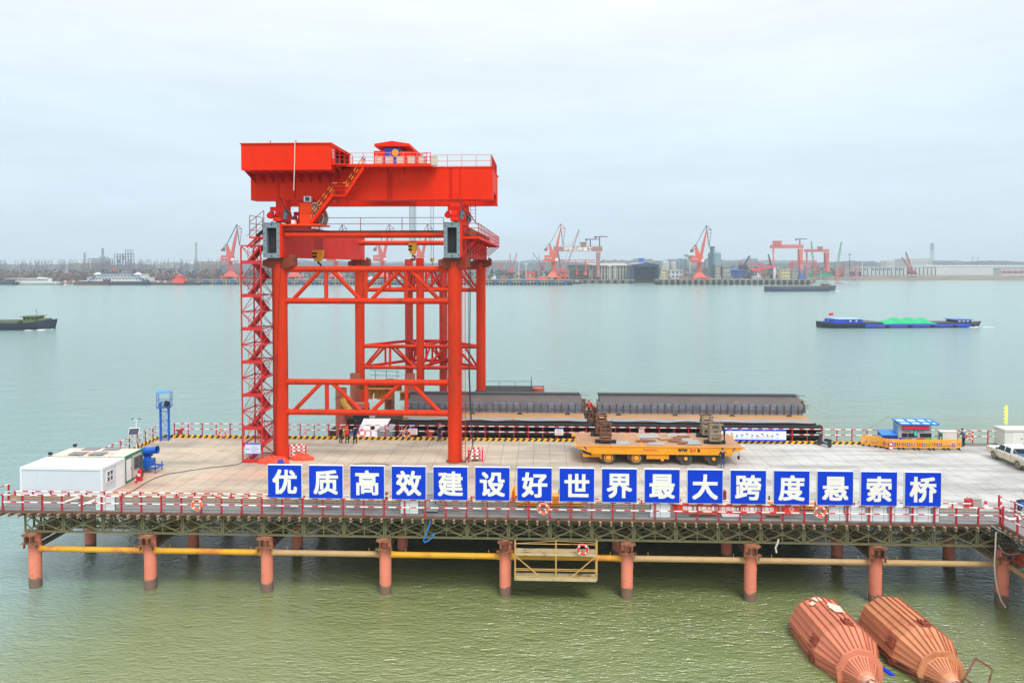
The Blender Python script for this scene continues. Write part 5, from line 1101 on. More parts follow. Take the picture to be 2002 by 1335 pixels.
# yellow plastic crowd barriers
YB_ = mat('plastic_yellow', S(250, 166, 20), .4, var=.06, scale=2)
def yb(label, x, y, rz, sign=True, z=GZ, tilt=0, grp='yellow plastic barriers fencing the kiosk'):
    t = thing('plastic_barrier', label, 'barrier', (0, 0, 0), grp); w_ = 1.42; q = MB()
    q.prism([(-w_/2, .84), (-w_/2+.1, .98), (w_/2-.1, .98), (w_/2, .84)], 'y', -.03, .03); q.box(-w_/2, w_/2, -.035, .035, .66, .80); q.box(-w_/2, w_/2, -.035, .035, .14, .26)
    for k in range(9): x_ = -w_/2+.04+k*(w_-.08)/8; q.box(x_-.035, x_+.035, -.025, .025, .26, .66)
    for x_ in (-w_/2+.04, -.35, .35, w_/2-.04): q.box(x_-.05, x_+.05, -.028, .028, .80, .9)
    part('panel', q, YB_, t)
    for x_ in (-w_/2+.2, w_/2-.2): q = MB(); q.box(x_-.05, x_+.05, -.3, .3, 0, .06); q.prism([(-.28, .06), (.28, .06), (.05, .2), (-.05, .2)], 'x', x_-.03, x_+.03); part('foot', q, DARK, t)
    if sign:
        q = MB(); q.box(-.14, .14, -.045, -.035, .3, .62); pl_ = part('plate', q, mat('plate_blue', S(30, 80, 200), .4, var=0), t)
        q = MB(); q.cyl((0, -.05, .47), (0, -.045, .47), .09, n=14); part('emblem', q, mat('plate_pink', S(230, 150, 150), .5, var=0), pl_)
        q = MB(); q.box(-.1, .1, -.05, -.036, .70, .77); part('reflector', q, mat('reflector_pale', S(240, 200, 180), .4, var=0), t)
    t.location = (x, y, z); t.rotation_euler = (tilt, 0, rz); return t
posn = [(35.0, 69.55), (36.75, 69.5), (38.5, 69.5), (40.25, 69.5), (41.8, 69.7)]
wh = ['in front of the blue bin door', 'in front of the middle of the kiosk', 'in front of the red and green bin doors', 'right of the kiosk, before the meter cabinet', 'at the right end of the row']
for i, (x, y) in enumerate(((34.3, 70.1), (35.73, 70.05), (37.16, 70.02), (38.6, 70.05), (40.04, 70.1))): yb('yellow plastic barrier with blue plate, '+wh[i], x, y, .02*(i-2))
yb('yellow plastic barrier turned away at the left end of the row, nearest the blue box', 33.45, 70.5, -.75, False); yb('yellow plastic barrier standing further back at the far left of the kiosk row', 32.5, 71.2, -.35, False); yb('yellow plastic barrier angled behind another one left of the blue box', 32.95, 70.9, -.6, False)
# a pile of the same barriers lying behind the front railing
for i in range(14):
    c = i % 3; lv = i//3; t = yb(["yellow barrier lying in the pile behind the front railing below the seventh board"][0], -1.0+c*1.76+.04*lv, 53.35+.03*((i*7) % 3), .015*((i*5) % 3-1), i in (8, 11), GZ+.02+lv*.17, PI/2-.02, 'yellow barriers stacked behind the front railing')
for i in range(3): yb('yellow barrier standing on edge at an end of the stack behind the front railing', (-2.1, -1.95, 3.5)[i], 53.5+.1*i, 1.45+.1*i, False, GZ, .05, 'yellow barriers upright at the stack ends')
for i in range(6): yb('orange yellow barrier lying flat behind the railing, below the thirteenth and fourteenth boards', 17.6+(i % 2)*1.74, 53.4, .02*(i % 3), False, GZ+.02+(i//2)*.17, PI/2-.02, 'yellow barriers lying behind the railing at the right')
yb('single orange yellow barrier leaning behind the fifteenth blue board', 22.2, 53.6, .1, False, GZ, .15)
t = thing('traffic_cone', 'red and white striped traffic cone in front of the yellow barriers', 'cone', (33.85, 69.6, GZ))
q = MB(); q.cyl((33.85, 69.6, GZ+.04), (33.85, 69.6, GZ+.8), .19, .04, 16); part('cone', q, stripes('cone_stripe', S(226, 40, 50), S(240, 240, 240), .34, .5, (0, 0, 1)), t)
q = MB(); q.box(33.63, 34.07, 69.38, 69.82, GZ, GZ+.04); part('base', q, mat('cone_base', S(220, 220, 216), .6), t)
for lb, x, y in (('small red topped cone by the right front corner post, left one', 32.9, 53.4), ('small red topped cone by the right front corner post, right one', 33.9, 53.3)):
    q = MB(); q.cyl((x, y, GZ), (x, y, GZ+.75), .17, .03, 14); q.box(x-.2, x+.2, y-.2, y+.2, GZ-.002, GZ+.04); solo('traffic_cone', q, stripes('cone_stripe2', S(240, 236, 232), S(226, 40, 60), .5, .5, (0, 0, 1)), lb, 'cone', 'cones at the right front corner')
# grey concrete cabinet at the right
t = thing('equipment_cabinet', 'large pale grey equipment cabinet with double doors behind the white pickup', 'cabinet', (47.5, 72, GZ))
q = MB(); q.box(45.2, 50.5, 70.6, 72.2, GZ, GZ+1.75); part('body', q, mat('cabinet_pale', S(206, 206, 198), .6, var=.06, scale=.7), t)
q = MB(); q.box(45.1, 50.6, 70.5, 72.3, GZ+1.75, GZ+1.9); part('lid', q, mat('cabinet_lid', S(196, 196, 188), .6, var=.08), t)
for x in (45.9, 47.0, 48.1): q = MB(); q.box(x, x+1.04, 70.57, 70.6, GZ+.15, GZ+1.6); d_ = part('door', q, mat('cabinet_door', S(214, 214, 206), .5, var=.04), t); q = MB(); q.box(x+.85, x+.93, 70.54, 70.57, GZ+.95, GZ+1.05); part('handle', q, DARK, d_)
q = MB(); q.cyl((46.9, 73, 6.0), (46.9, 73, 9.15), .02, n=5); q2 = MB(); q2.box(46.7, 46.98, 72.98, 73.01, 8.0, 9.9)
for k in range(5): q2.prism([(46.7, 8.1+k*.35), (46.55, 8.2+k*.35), (46.7, 8.32+k*.35)], 'y', 72.98, 73.01)
t = thing('pennant_flag', 'tall narrow yellow pennant behind the grey equipment cabinet', 'flag', (46.9, 73, 6.1)); part('pole', q, WHITE, t); part('cloth', q2, mat('flag_yellow', S(228, 240, 110), .6, var=.05), t)

# ------------------------------------------------------------------ white pickup (points away from the camera)
pk = thing('pickup_truck', 'dusty white double cab pickup parked facing away at the right edge', 'pickup', (42.7, 65.4, GZ))
WH = mat('pickup_white', S(236, 236, 232), .25, var=.03, coat=.4); DUST = mat('pickup_dusty_side', S(206, 196, 172), .5, var=.08, scale=1.5)
px0, px1 = 41.8, 43.62; cy_ = 65.2
def ps(y, z): return (cy_+y, GZ+z)
low = [(-2.45, .55), (-2.5, .75), (-2.5, .98), (-.75, .98), (2.6, .98), (2.72, .75), (2.68, .45), (2.25, .42), (1.95, .78), (1.35, .78), (1.05, .42), (-1.05, .42), (-1.35, .8), (-1.95, .8), (-2.2, .5)]
q = MB(); q.prism([ps(*p) for p in low], 'x', px0, px1); q.prism([ps(*p) for p in [(-1.05, .985), (1.25, .985), (.75, 1.0), (-1.0, 1.0)]], 'x', px0+.05, px1-.05); body = part('lower_body', q, DUST, pk)
# upper shell: bonnet, cabin with tumblehome, bed walls
q = MB(); rg = []
for z, yf, yr, ins in ((.98, 2.62, -2.48, 0.0), (1.08, 2.5, -2.48, .03)): rg.append([(px0+ins, cy_+yf, GZ+z), (px1-ins, cy_+yf, GZ+z), (px1-ins, cy_+(-.72), GZ+z), (px0+ins, cy_+(-.72), GZ+z)])
q.loft(rg); part('bonnet', q, WH, pk)
q = MB(); rg = []
for z, yf, yr, ins in ((1.08, 1.55, -.72, .04), (1.45, 1.0, -.78, .13), (1.66, .55, -.72, .22), (1.74, .3, -.6, .30)): rg.append([(px0+ins, cy_+yf, GZ+z), (px1-ins, cy_+yf, GZ+z), (px1-ins, cy_+yr, GZ+z), (px0+ins, cy_+yr, GZ+z)])
q.loft(rg, True); part('cabin', q, WH, pk)
for (a_, b_, c_, d_) in ((-.62, .12, -.58, .10), (.2, 1.15, .2, .82)):
    q = MB(); q.add([(px0+.055, cy_+a_, GZ+1.12), (px0+.055, cy_+b_, GZ+1.12), (px0+.19, cy_+d_, GZ+1.57), (px0+.19, cy_+c_, GZ+1.57)], [(0, 1, 2, 3)]); q.add([(px0+.02, cy_+a_, GZ+1.12), (px0+.02, cy_+b_, GZ+1.12), (px0+.155, cy_+d_, GZ+1.57), (px0+.155, cy_+c_, GZ+1.57)], [(3, 2, 1, 0)]); part('side_window', q, GLASS, pk)
q = MB(); q.add([(px0+.15, cy_-.80, GZ+1.14), (px1-.15, cy_-.80, GZ+1.14), (px1-.24, cy_-.80, GZ+1.58), (px0+.24, cy_-.80, GZ+1.58)], [(0, 1, 2, 3)]); part('rear_window', q, GLASS, pk)
q = MB(); q.add([(px0+.12, cy_+1.52, GZ+1.12), (px1-.12, cy_+1.52, GZ+1.12), (px1-.26, cy_+.68, GZ+1.64), (px0+.26, cy_+.68, GZ+1.64)], [(0, 1, 2, 3)]); part('windscreen', q, GLASS, pk)
q = MB(); q.box(px0, px0+.09, cy_-2.48, cy_-.76, GZ+.985, GZ+1.22); q.box(px1-.09, px1, cy_-2.48, cy_-.76, GZ+.985, GZ+1.22); q.box(px0+.09, px1-.09, cy_-2.5, cy_-2.41, GZ+.985, GZ+1.22); part('bed_wall', q, WH, pk)
q = MB(); q.box(px0+.1, px1-.1, cy_-2.4, cy_-.78, GZ+.99, GZ+1.04); part('bed_floor', q, mat('bed_liner_blue', S(60, 110, 160), .6, var=.3, scale=3), pk)
q = MB(); 
for x in (px0+.12, px1-.12): q.beam((x, cy_-1.5, GZ+1.2), (x, cy_-.95, GZ+1.62), .06)
q.beam((px0+.12, cy_-.95, GZ+1.62), (px1-.12, cy_-.95, GZ+1.62), .06); part('roll_bar', q, STEEL, pk)
for k in range(3): q = MB(); q.cyl((px0-.01, cy_-1.75-k*.25, GZ+1.15), (px0+.01, cy_-1.75-k*.25, GZ+1.15), .035, n=8); part('bed_hook', q, DARK, pk)
for y in (1.66, -1.66):
    for x, s in ((px0+.02, -1), (px1-.22, 1)):
        q = MB(); q.cyl((x, cy_+y, GZ+.37), (x+.2, cy_+y, GZ+.37), .37, n=26); w_ = part('wheel', q, mat('dusty_car_tyre', S(104, 100, 92), .9, var=.15), pk)
        if s < 0:
            q = MB(); q.cyl((x-.012, cy_+y, GZ+.37), (x, cy_+y, GZ+.37), .24, n=20)
            for a in range(6): q.beam((x-.03, cy_+y, GZ+.37), (x-.03, cy_+y+.21*math.cos(a*PI/3), GZ+.37+.21*math.sin(a*PI/3)), .05)
            part('rim', q, mat('rim_dusty', S(150, 146, 136), .5, .3, var=.1), w_)
for y in (1.66, -1.66): q = MB(); q.ring((px0+.01, cy_+y, GZ+.37), .44, .04, 'x', 16, 6, 0.05, PI-.05); part('wheel_arch', q, DUST, pk)
q = MB(); q.ball((px0-.1, cy_+1.05, GZ+1.18), (.1, .06, .09), 10, 6); part('mirror', q, DARK, pk)
q = MB(); q.box(px0+.02, px0+.2, cy_-2.52, cy_-2.5, GZ+.7, GZ+.97); part('tail_light', q, mat('lamp_red', S(206, 110, 110), .3, var=0), pk)
q = MB(); q.box(px0, px1, cy_-2.66, cy_-2.5, GZ+.42, GZ+.58); part('bumper', q, mat('bumper_tan', S(200, 196, 150), .5, var=.1), pk)
q = MB(); q.box(px0-.006, px0+.002, cy_+.12, cy_+.14, GZ+.5, GZ+1.1); q.box(px0-.006, px0+.002, cy_+1.16, cy_+1.18, GZ+.5, GZ+1.1); q.box(px0-.006, px0+.002, cy_-.76, cy_-.74, GZ+.5, GZ+1.2); part('door_gap', q, mat('gap_shade', S(120, 116, 106), .8, var=0), pk)
q = MB(); q.box(px0-.03, px0, cy_+.2, cy_+.38, GZ+.93, GZ+.97); q.box(px0-.03, px0, cy_-.6, cy_-.42, GZ+.93, GZ+.97); part('handle', q, WH, pk)
q = MB(); q.ball((px0+.25, cy_+2.55, GZ+.82), (.2, .14, .1), 10, 5); part('headlight', q, mat('lens_blue', S(120, 150, 200), .2, var=0), pk)

# ------------------------------------------------------------------ along the front railing: white panels, cabinet, banner, frame
def wpanel(label, u0, u1, v0, v1, n, Y=50.47):
    a, b = PY(u0, (v0+v1)/2, Y), PY(u1, (v0+v1)/2, Y); z1, z0 = PY(u0, v0, Y).z, max(6.02, PY(u0, v1, Y).z)
    t = thing('info_panel', label, 'panel', ((a.x+b.x)/2, Y, z0), 'white panels tied inside the front railing')
    q = MB(); w_ = (b.x-a.x)/n
    for i in range(n): q.box(a.x+i*w_+.02, a.x+(i+1)*w_-.02, Y-.02, Y+.02, z0, z1)
    part('sheet', q, mat('panel_white', S(226, 232, 236), .45, var=.04, scale=1.5), t)
    q = MB()
    for i in range(n): x = a.x+(i+.5)*w_; q.box(x-.012, x+.012, Y-.028, Y-.02, z0, z1)
    for i in range(n+1): x = a.x+i*w_; q.box(x-.02, x+.02, Y-.02, Y+.05, z0, z1)
    part('seam', q, STEEL, t)
    if n > 1:
        q = MB()
        for i in range(2*n):
            for k in range(6): q.box(a.x+i*w_/2+.1, a.x+i*w_/2+w_/2-.12-.1*((i*3+k*5) % 4), Y-.026, Y-.02, z0+.15+k*.15, z0+.17+k*.15)
        part('printed_text', q, mat('panel_print', S(186, 200, 220), .5, var=0), t)
wpanel('blank white double panel tied to the front railing below the white cabin corner', 187, 225, 971, 997, 1)
wpanel('blank white double panel on the front railing under the fourth blue board', 783, 818, 977, 1003, 1)
wpanel('blank white double panel on the front railing under the tenth blue board', 1271, 1311, 984, 1010, 1)
wpanel("row of wide printed white panels on the front railing under the last three boards", 1620, 1836, 989, 1021, 5)
t = thing('electrical_cabinet', 'grey electrical cabinet standing on the walkway between the fourth and fifth blue boards', 'cabinet', (PY(845, 990, 51.2).x, 51.2, 6.0))
x = PY(844, 990, 51.2).x; q = MB(); q.box(x-.5, x+.5, 50.8, 51.4, 6.12, 7.35); q.box(x-.53, x+.53, 50.77, 51.43, 7.35, 7.4); part('body', q, mat('cab_grey', S(160, 168, 168), .5, var=.06), t)
q = MB()
for d in (-.42, .42): q.box(x+d-.06, x+d+.06, 50.85, 51.35, 6.0, 6.12)
part('plinth', q, DARK, t); q = MB(); q.box(x-.42, x+.42, 50.78, 50.8, 6.2, 7.25); d_ = part('door', q, mat('cab_grey2', S(168, 176, 176), .5, var=.05), t); q = MB(); q.box(x+.3, x+.36, 50.75, 50.78, 6.7, 6.85); part('handle', q, DARK, d_)
t = thing('electrical_cabinet', 'second grey electrical cabinet standing on the deck behind the one on the walkway', 'cabinet', (PY(842, 960, 54.5).x, 54.5, 6.1))
x = PY(842, 960, 54.5).x; q = MB(); q.box(x-.45, x+.45, 54.2, 54.8, 6.1, 7.95); part('body', q, mat('cab_grey', (1, 1, 1)), t); q = MB(); q.box(x-.38, x+.38, 54.18, 54.2, 6.3, 7.8); part('door', q, mat('cab_grey2', (1, 1, 1)), t)
for lb, u, Y, w_, h, d_ in (('dark red box on the deck behind the fourth blue board', 930/3.707+500, 53.4, .5, .5, .4), ('brown metal box on the deck below the eleventh blue board', 1412, 54.2, .5, .75, .4), ('dark red box behind the front railing under the sixth board', 985, 53.3, .45, .6, .4), ('small dark pump on the deck behind the second blue board', 630, 53.3, .55, .3, .3)):
    x = PY(u, 980, Y).x; t = thing('tool_box', lb, 'box', (x, Y, 6.1), 'small boxes on the deck behind the boards'); q = MB(); q.box(x-w_/2, x+w_/2, Y-d_/2, Y+d_/2, GZ, GZ+h*.8); part('body', q, mat('box_maroon', S(120, 40, 40), .6, var=.1) if 'pump' not in lb else DARK, t); q = MB(); q.box(x-w_/2-.02, x+w_/2+.02, Y-d_/2-.02, Y+d_/2+.02, GZ+h*.8, GZ+h); part('lid', q, mat('box_maroon2', S(136, 52, 48), .6, var=.1) if 'pump' not in lb else STEEL, t)
# red banner seen from behind
a = PY(1315, 994, 50.6); b = PY(1562, 994, 50.6)
t = thing('slogan_banner', "long red slogan banner on the front railing, seen from behind with reversed white lettering", 'banner', ((a.x+b.x)/2, 50.45, 6.3))
Yb = 50.43; a = PY(1315, 994, Yb); b = PY(1562, 994, Yb); zt, zb = PY(1440, 984.5, Yb).z, PY(1440, 1004, Yb).z
q = MB(); n = 30; top = [(a.x+(b.x-a.x)*i/n, Yb+.02*math.sin(i*1.3), zt+.02*math.sin(i*.8)) for i in range(n+1)]; bot = [(p[0]+.03, p[1], zb+(.06 if i > n-2 else 0)+.02*math.sin(i*1.1)) for i, p in enumerate(top)]
for i in range(n): q.add([bot[i], bot[i+1], top[i+1], top[i]], [(0, 1, 2, 3)]); q.add([(x, y+.012, z) for x, y, z in (bot[i], bot[i+1], top[i+1], top[i])], [(3, 2, 1, 0)])
part('cloth', q, mat('banner_red', S(226, 64, 60), .7, var=.08), t)
q = MB(); w_ = b.x-a.x; put_text(q, '优质高效建设2300米的世界最大跨度悬索桥', (a.x+w_*.44, Yb-.035, (zt+zb)/2), .42, .012, w_*.72, True); part('lettering', q, BANDW, t)
q = MB()
for f in (.86, .94): q.ring((a.x+w_*f, Yb-.035, (zt+zb)/2+.05), .15, .02, 'y', 16, 4); q.ring((a.x+w_*f, Yb-.035, (zt+zb)/2), .1, .02, 'y', 10, 4, .3, 2.6); q.box(a.x+w_*f-.3, a.x+w_*f+.3, Yb-.04, Yb-.034, zb+.08, zb+.12)
part('emblem', q, BANDW, t)
q = MB(); q.rbox((PY(1428, 1012, 51.2).x, 51.2, 6.12), (1.35, .9, .03), (.15, 0, .05)); solo('white_sheet', q, WHITE, 'white sheet of board lying on the walkway below the red banner', 'sheet')
for lb, u, l_ in (('rusty timber plank lying on the walkway below the eleventh board', 1375, 2.0), ('short tan timber lying on the walkway under the thirteenth board', 1512, 1.0)): x = PY(u, 1012, 51).x; q = MB(); q.rbox((x, 51.1, 6.09), (l_, .18, .1), (0, .02, .05)); q.rbox((x+.1, 51.3, 6.07), (l_*.8, .12, .08), (0, 0, -.1)); solo('timber_plank', q, mat('timber', S(150, 112, 84), .8, var=.2), lb, 'timber', 'timbers on the walkway')
for lb, u, Y in (('crumpled white plastic strip lying on the walkway left of the first white panel', 175, 51.4), ('white sack on the walkway at the left, beside a torn strip', 148, 52.2)):
    x = PY(u, 990, Y).x; q = MB(); q.pipe([(x-.6, Y-.3, 6.08), (x-.2, Y-.05, 6.2), (x+.2, Y, 6.35), (x+.5, Y+.2, 6.45)], .07, 6); q.pipe([(x-.7, Y-.2, 6.06), (x, Y+.1, 6.1), (x+.3, Y+.3, 6.3)], .05, 6); solo('plastic_strip', q, BANDW, lb, 'plastic strip', 'white plastic scraps on the walkway')
rn = random.Random(4)
for i in range(7): x, y = 32.8+rn.random()*2.2, 51.0+rn.random()*1.3; q = MB(); q.ball((x, y, 6.06), (.35, .2, .08), 10, 4); solo('sand_bag', q, CREAM, 'pale flat sand bag among those scattered on the right corner of the walkway', 'sand bag', 'sand bags at the right corner')
q = MB(); x = PY(1905, 990, 53.6).x; q.box(x-.4, x+.4, 53.4, 53.9, GZ, GZ+.55); q.box(x-.42, x+.42, 53.38, 53.92, GZ+.55, GZ+.6); solo('concrete_block', q, mat('block_grey', S(160, 158, 150), .7, var=.1), 'grey block behind the front railing near the right corner', 'block')
q = MB(); x = PY(1893, 990, 53.5).x; q.box(x-.25, x+.25, 53.3, 53.6, GZ, GZ+.6); q.box(x-.2, x+.2, 53.28, 53.3, GZ+.1, GZ+.5); solo('red_crate', q, mat('crate_red', S(190, 50, 60), .6), 'small red box beside the grey block near the right corner', 'box')
# hanging yellow work frame under the walkway
t = thing('hanging_platform', 'rusty yellow work platform frame hanging below the walkway between two piles', 'work platform', (3.2, 49.9, 1.6))
FY = mat('frame_yellow', S(214, 172, 96, .85), .6, var=.2, rust=S(150, 100, 60), rust_amt=.3)
Yf = 49.9; C = lambda u, v: PY(u, v, Yf)
q = MB()
for u in (1007, 1087, 1167): a, b = C(u, 1056), C(u, 1134); q.beam((a.x, Yf, a.z), (a.x, Yf, b.z), .09); q.beam((a.x, Yf+1.0, a.z), (a.x, Yf+1.0, b.z), .07)
part('upright', q, FY, t)
for v0, v1 in ((1080, 1086), (1127, 1135)):
    q = MB(); a, b = C(1007, v0), C(1167, v1); q.box(a.x+.05, b.x-.05, Yf-.03, Yf+1.0, b.z, b.z+.06); q.box(a.x+.05, b.x-.05, Yf-.06, Yf-.03, b.z-.05, a.z); part('tread', q, mat('tread_cream', S(206, 190, 150, .85), .7, var=.2, rust=S(110, 96, 80), rust_amt=.3), t)
q = MB()
for v in (1062, 1077, 1111, 1114, 1126): a, b = C(1007, v), C(1167, v); q.cyl((a.x, Yf, a.z), (b.x, Yf, a.z), .03, n=6)
part('guard_rail', q, FY, t)
q = MB(); a, b = C(1009, 1087), C(1062, 1132); q.beam((a.x, Yf-.02, a.z), (b.x, Yf-.02, b.z), .07); a, b = C(1165, 1087), C(1112, 1132); q.beam((a.x, Yf-.02, a.z), (b.x, Yf-.02, b.z), .07); a, b = C(1007, 1062), C(1087, 1057); q.cyl(a, b, .02, n=5); a, b = C(1167, 1061), C(1087, 1057); q.cyl(a, b, .02, n=5); part('brace', q, FY, t)
p = PY(1139, 1074, 49.7); lifebuoy('red lifebuoy hanging on the yellow work platform below the walkway', p.x, p.y, p.z, m=mat('buoy_crimson', S(230, 44, 60), .5))
# hoses
q = MB(); q.pipe([PY(u, v, 50.0) for u, v in ((842, 1018), (838, 1030), (832, 1045), (828, 1056), (830, 1060), (838, 1056), (845, 1050), (849, 1042))], .05, 6); solo('blue_hose', q, mat('hose_blue', S(20, 130, 220), .5, var=.05), 'blue and white hose drooping from the truss under the fifth board', 'hose')
q = MB(); q.pipe([PY(u, v, 50.1) for u, v in ((1522, 1054), (1520, 1062), (1516, 1070), (1518, 1080))], .07, 5); solo('cloth_rag', q, CREAM, 'pale rag hanging from the lower chord of the truss, right of the middle', 'rag')
q = MB(); q.pipe([PY(u, v, 49.6) for u, v in ((1938, 1027), (1948, 1034), (1965, 1043), (1980, 1052), (1993, 1066), (2001, 1078), (1990, 1082), (1972, 1084), (1960, 1078), (1952, 1066))], .05, 6); solo('grey_hose', q, mat('hose_grey', S(150, 156, 160), .5), 'grey hose looping over the truss corner at the right', 'hose')
q = MB(); q.pipe([PY(u, v, 49.8) for u, v in ((1947, 1040), (1946, 1070), (1944, 1100), (1946, 1130), (1951, 1155), (1958, 1175), (1966, 1187))], .05, 6); solo('white_pipe', q, CREAM, 'thin pale pipe running down beside the right corner pile into the water', 'pipe')

# ------------------------------------------------------------------ floating steel drums
def drum(label, cx, yr, ys, z, R, m, rz, seed):
    t = thing('steel_float', label, 'steel float', (0, 0, 0), 'floating octagonal steel drums'); n = 10; ph = seed*.13; L_ = yr-ys
    A = [2*PI*(i+.5)/n+ph for i in range(n)]
    ringp = lambda y, r: [(r*math.cos(a), y, r*math.sin(a)) for a in A]
    q = MB(); q.loft([ringp(L_/2, R*.96), ringp(L_/2-.05, R), ringp(-L_/2+.75, R), ringp(-L_/2-.9, R*.60)]); part('shell', q, m, t)
    q = MB(); q.loft([ringp(-L_/2-1.02, R*.55), ringp(-L_/2-2.0, R*.2)]); part('nose_cone', q, m, t)
    dk = mat(m.name+'_rib', tuple(c*.72 for c in m.node_tree.nodes['Principled BSDF'].inputs['Base Color'].default_value[:3]) if False else S(170, 98, 68), .75, var=.2)
    q = MB(); q.loft([ringp(-L_/2-.9, R*.72), ringp(-L_/2-1.02, R*.72)]); part('collar', q, m, t)
    for i in range(n):
        for f in (0, .34, .67):
            a0, a1 = A[i], A[(i+1) % n]+(2*PI if i == n-1 else 0); p = V((math.cos(a0), 0, math.sin(a0)))*(1-f)+V((math.cos(a1), 0, math.sin(a1)))*f
            q = MB(); e = p.normalized(); s0, s1, s2 = p*R+e*.03, p*R+e*.03, p*R*.60+e*.03
            q.beam((s0.x, L_/2+.15, s0.z), (s1.x, -L_/2+.75, s1.z), .06, .09, e); q.beam((s1.x, -L_/2+.75, s1.z), (s2.x, -L_/2-.88, s2.z), .06, .09, e)
            for k in range(4): y = L_/2-.35-k*1.05; q.rbox((s0.x, y, s0.z), (.12, .1, .1), (0, -math.atan2(e.z, e.x), 0))
            if L_ > 0: c0, c1 = p*R*.52+e*.02, p*R*.25+e*.03; q.beam((c0.x, -L_/2-1.1, c0.z), (c1.x, -L_/2-1.75, c1.z), .05, .08, e)
            part('rib', q, dk, t)
    rnd = random.Random(seed)
    for a in (PI*.46, PI*.02, PI*1.05, PI*.86):
        q = MB(); e = V((math.cos(a), 0, math.sin(a))); c = e*R*.97
        for k in (-.22, 0, .22): o_ = V((-e.z, 0, e.x))*k; q.rbox((c.x+o_.x, -L_/2+1.25, c.z+o_.z), (.3, .6, .06), (0, -a, 0))
        q.rbox((c.x, -L_/2+1.0, c.z), (.34, .25, .5), (0, -a, 0)); part('lifting_bracket', q, mat('bracket_rust', S(140, 66, 46), .7, var=.2), t)
    q = MB(); q.tube((0, -L_/2-1.95, 0), (0, -L_/2-2.35, 0), .42, .40, 8, .06); q.rbox((.1, -L_/2-2.4, .2), (.5, .4, .06), (.4, .3, 0)); q.cyl((0, -L_/2-2.0, 0), (0, -L_/2-2.1, 0), .3, n=8); part('nose_tube', q, mat('nose_plate', S(206, 160, 136), .6, var=.2), t)
    t.location = (cx, (yr+ys)/2, z); t.rotation_euler = (math.radians(-2), 0, rz); return t
D1 = mat('float_salmon', S(226, 138, 108, .86), .65, var=.12, scale=.6, rust=S(178, 92, 64), rust_amt=.2, rust_scale=.5); D2 = mat('float_tan', S(216, 146, 102, .86), .65, var=.14, scale=.5, rust=S(178, 96, 60), rust_amt=.3, rust_scale=.35, zband=(.5, S(120, 84, 60, .7)))
d1 = drum('salmon octagonal steel drum with white worn patches floating in the water', 18.3, 46.8, 42.0, .45, 1.93, D1, 0.02, 1)
d2 = drum("tan octagonal steel drum floating at the lower right, a bent frame at its nose", 22.85, 47.1, 42.0, .45, 1.93, D2, 0.03, 2)
q = MB(); q.add([(.15, 1.4, 1.975), (.75, .9, 1.93), (.65, .0, 1.93), (-.1, .5, 1.99)], [(0, 1, 2, 3)]); 
q.rbox((.35, .6, 1.915), (.7, 1.0, .04), (0, .16, .1)); q.rbox((-.3, 1.9, 1.93), (.45, .5, .03), (0, -.1, .3)); q.rbox((-.75, 1.5, 1.82), (.3, .3, .03), (0, -.45, .3)); part('worn_patch', q, mat('patch_white', S(224, 206, 190), .6, var=.12, scale=3), d1)
q = MB()
for p0, p1 in (((.4, -5.0, .6), (1.5, -4.2, 1.3)), ((1.5, -4.2, 1.3), (2.2, -4.6, .9)), ((2.2, -4.6, .9), (1.3, -5.4, 0)), ((1.3, -5.4, 0), (.4, -5.0, .6))): q.beam(p0, p1, .09)
part('bent_frame', q, RUST, d2)
q = MB(); q.rbox((20.5, 42.15, .02), (.3, .75, .1), (.05, .1, .35)); solo('plastic_crate', q, mat('litter_blue', S(10, 60, 220), .4, var=.05), 'blue plastic piece floating between the two steel drums', 'litter')
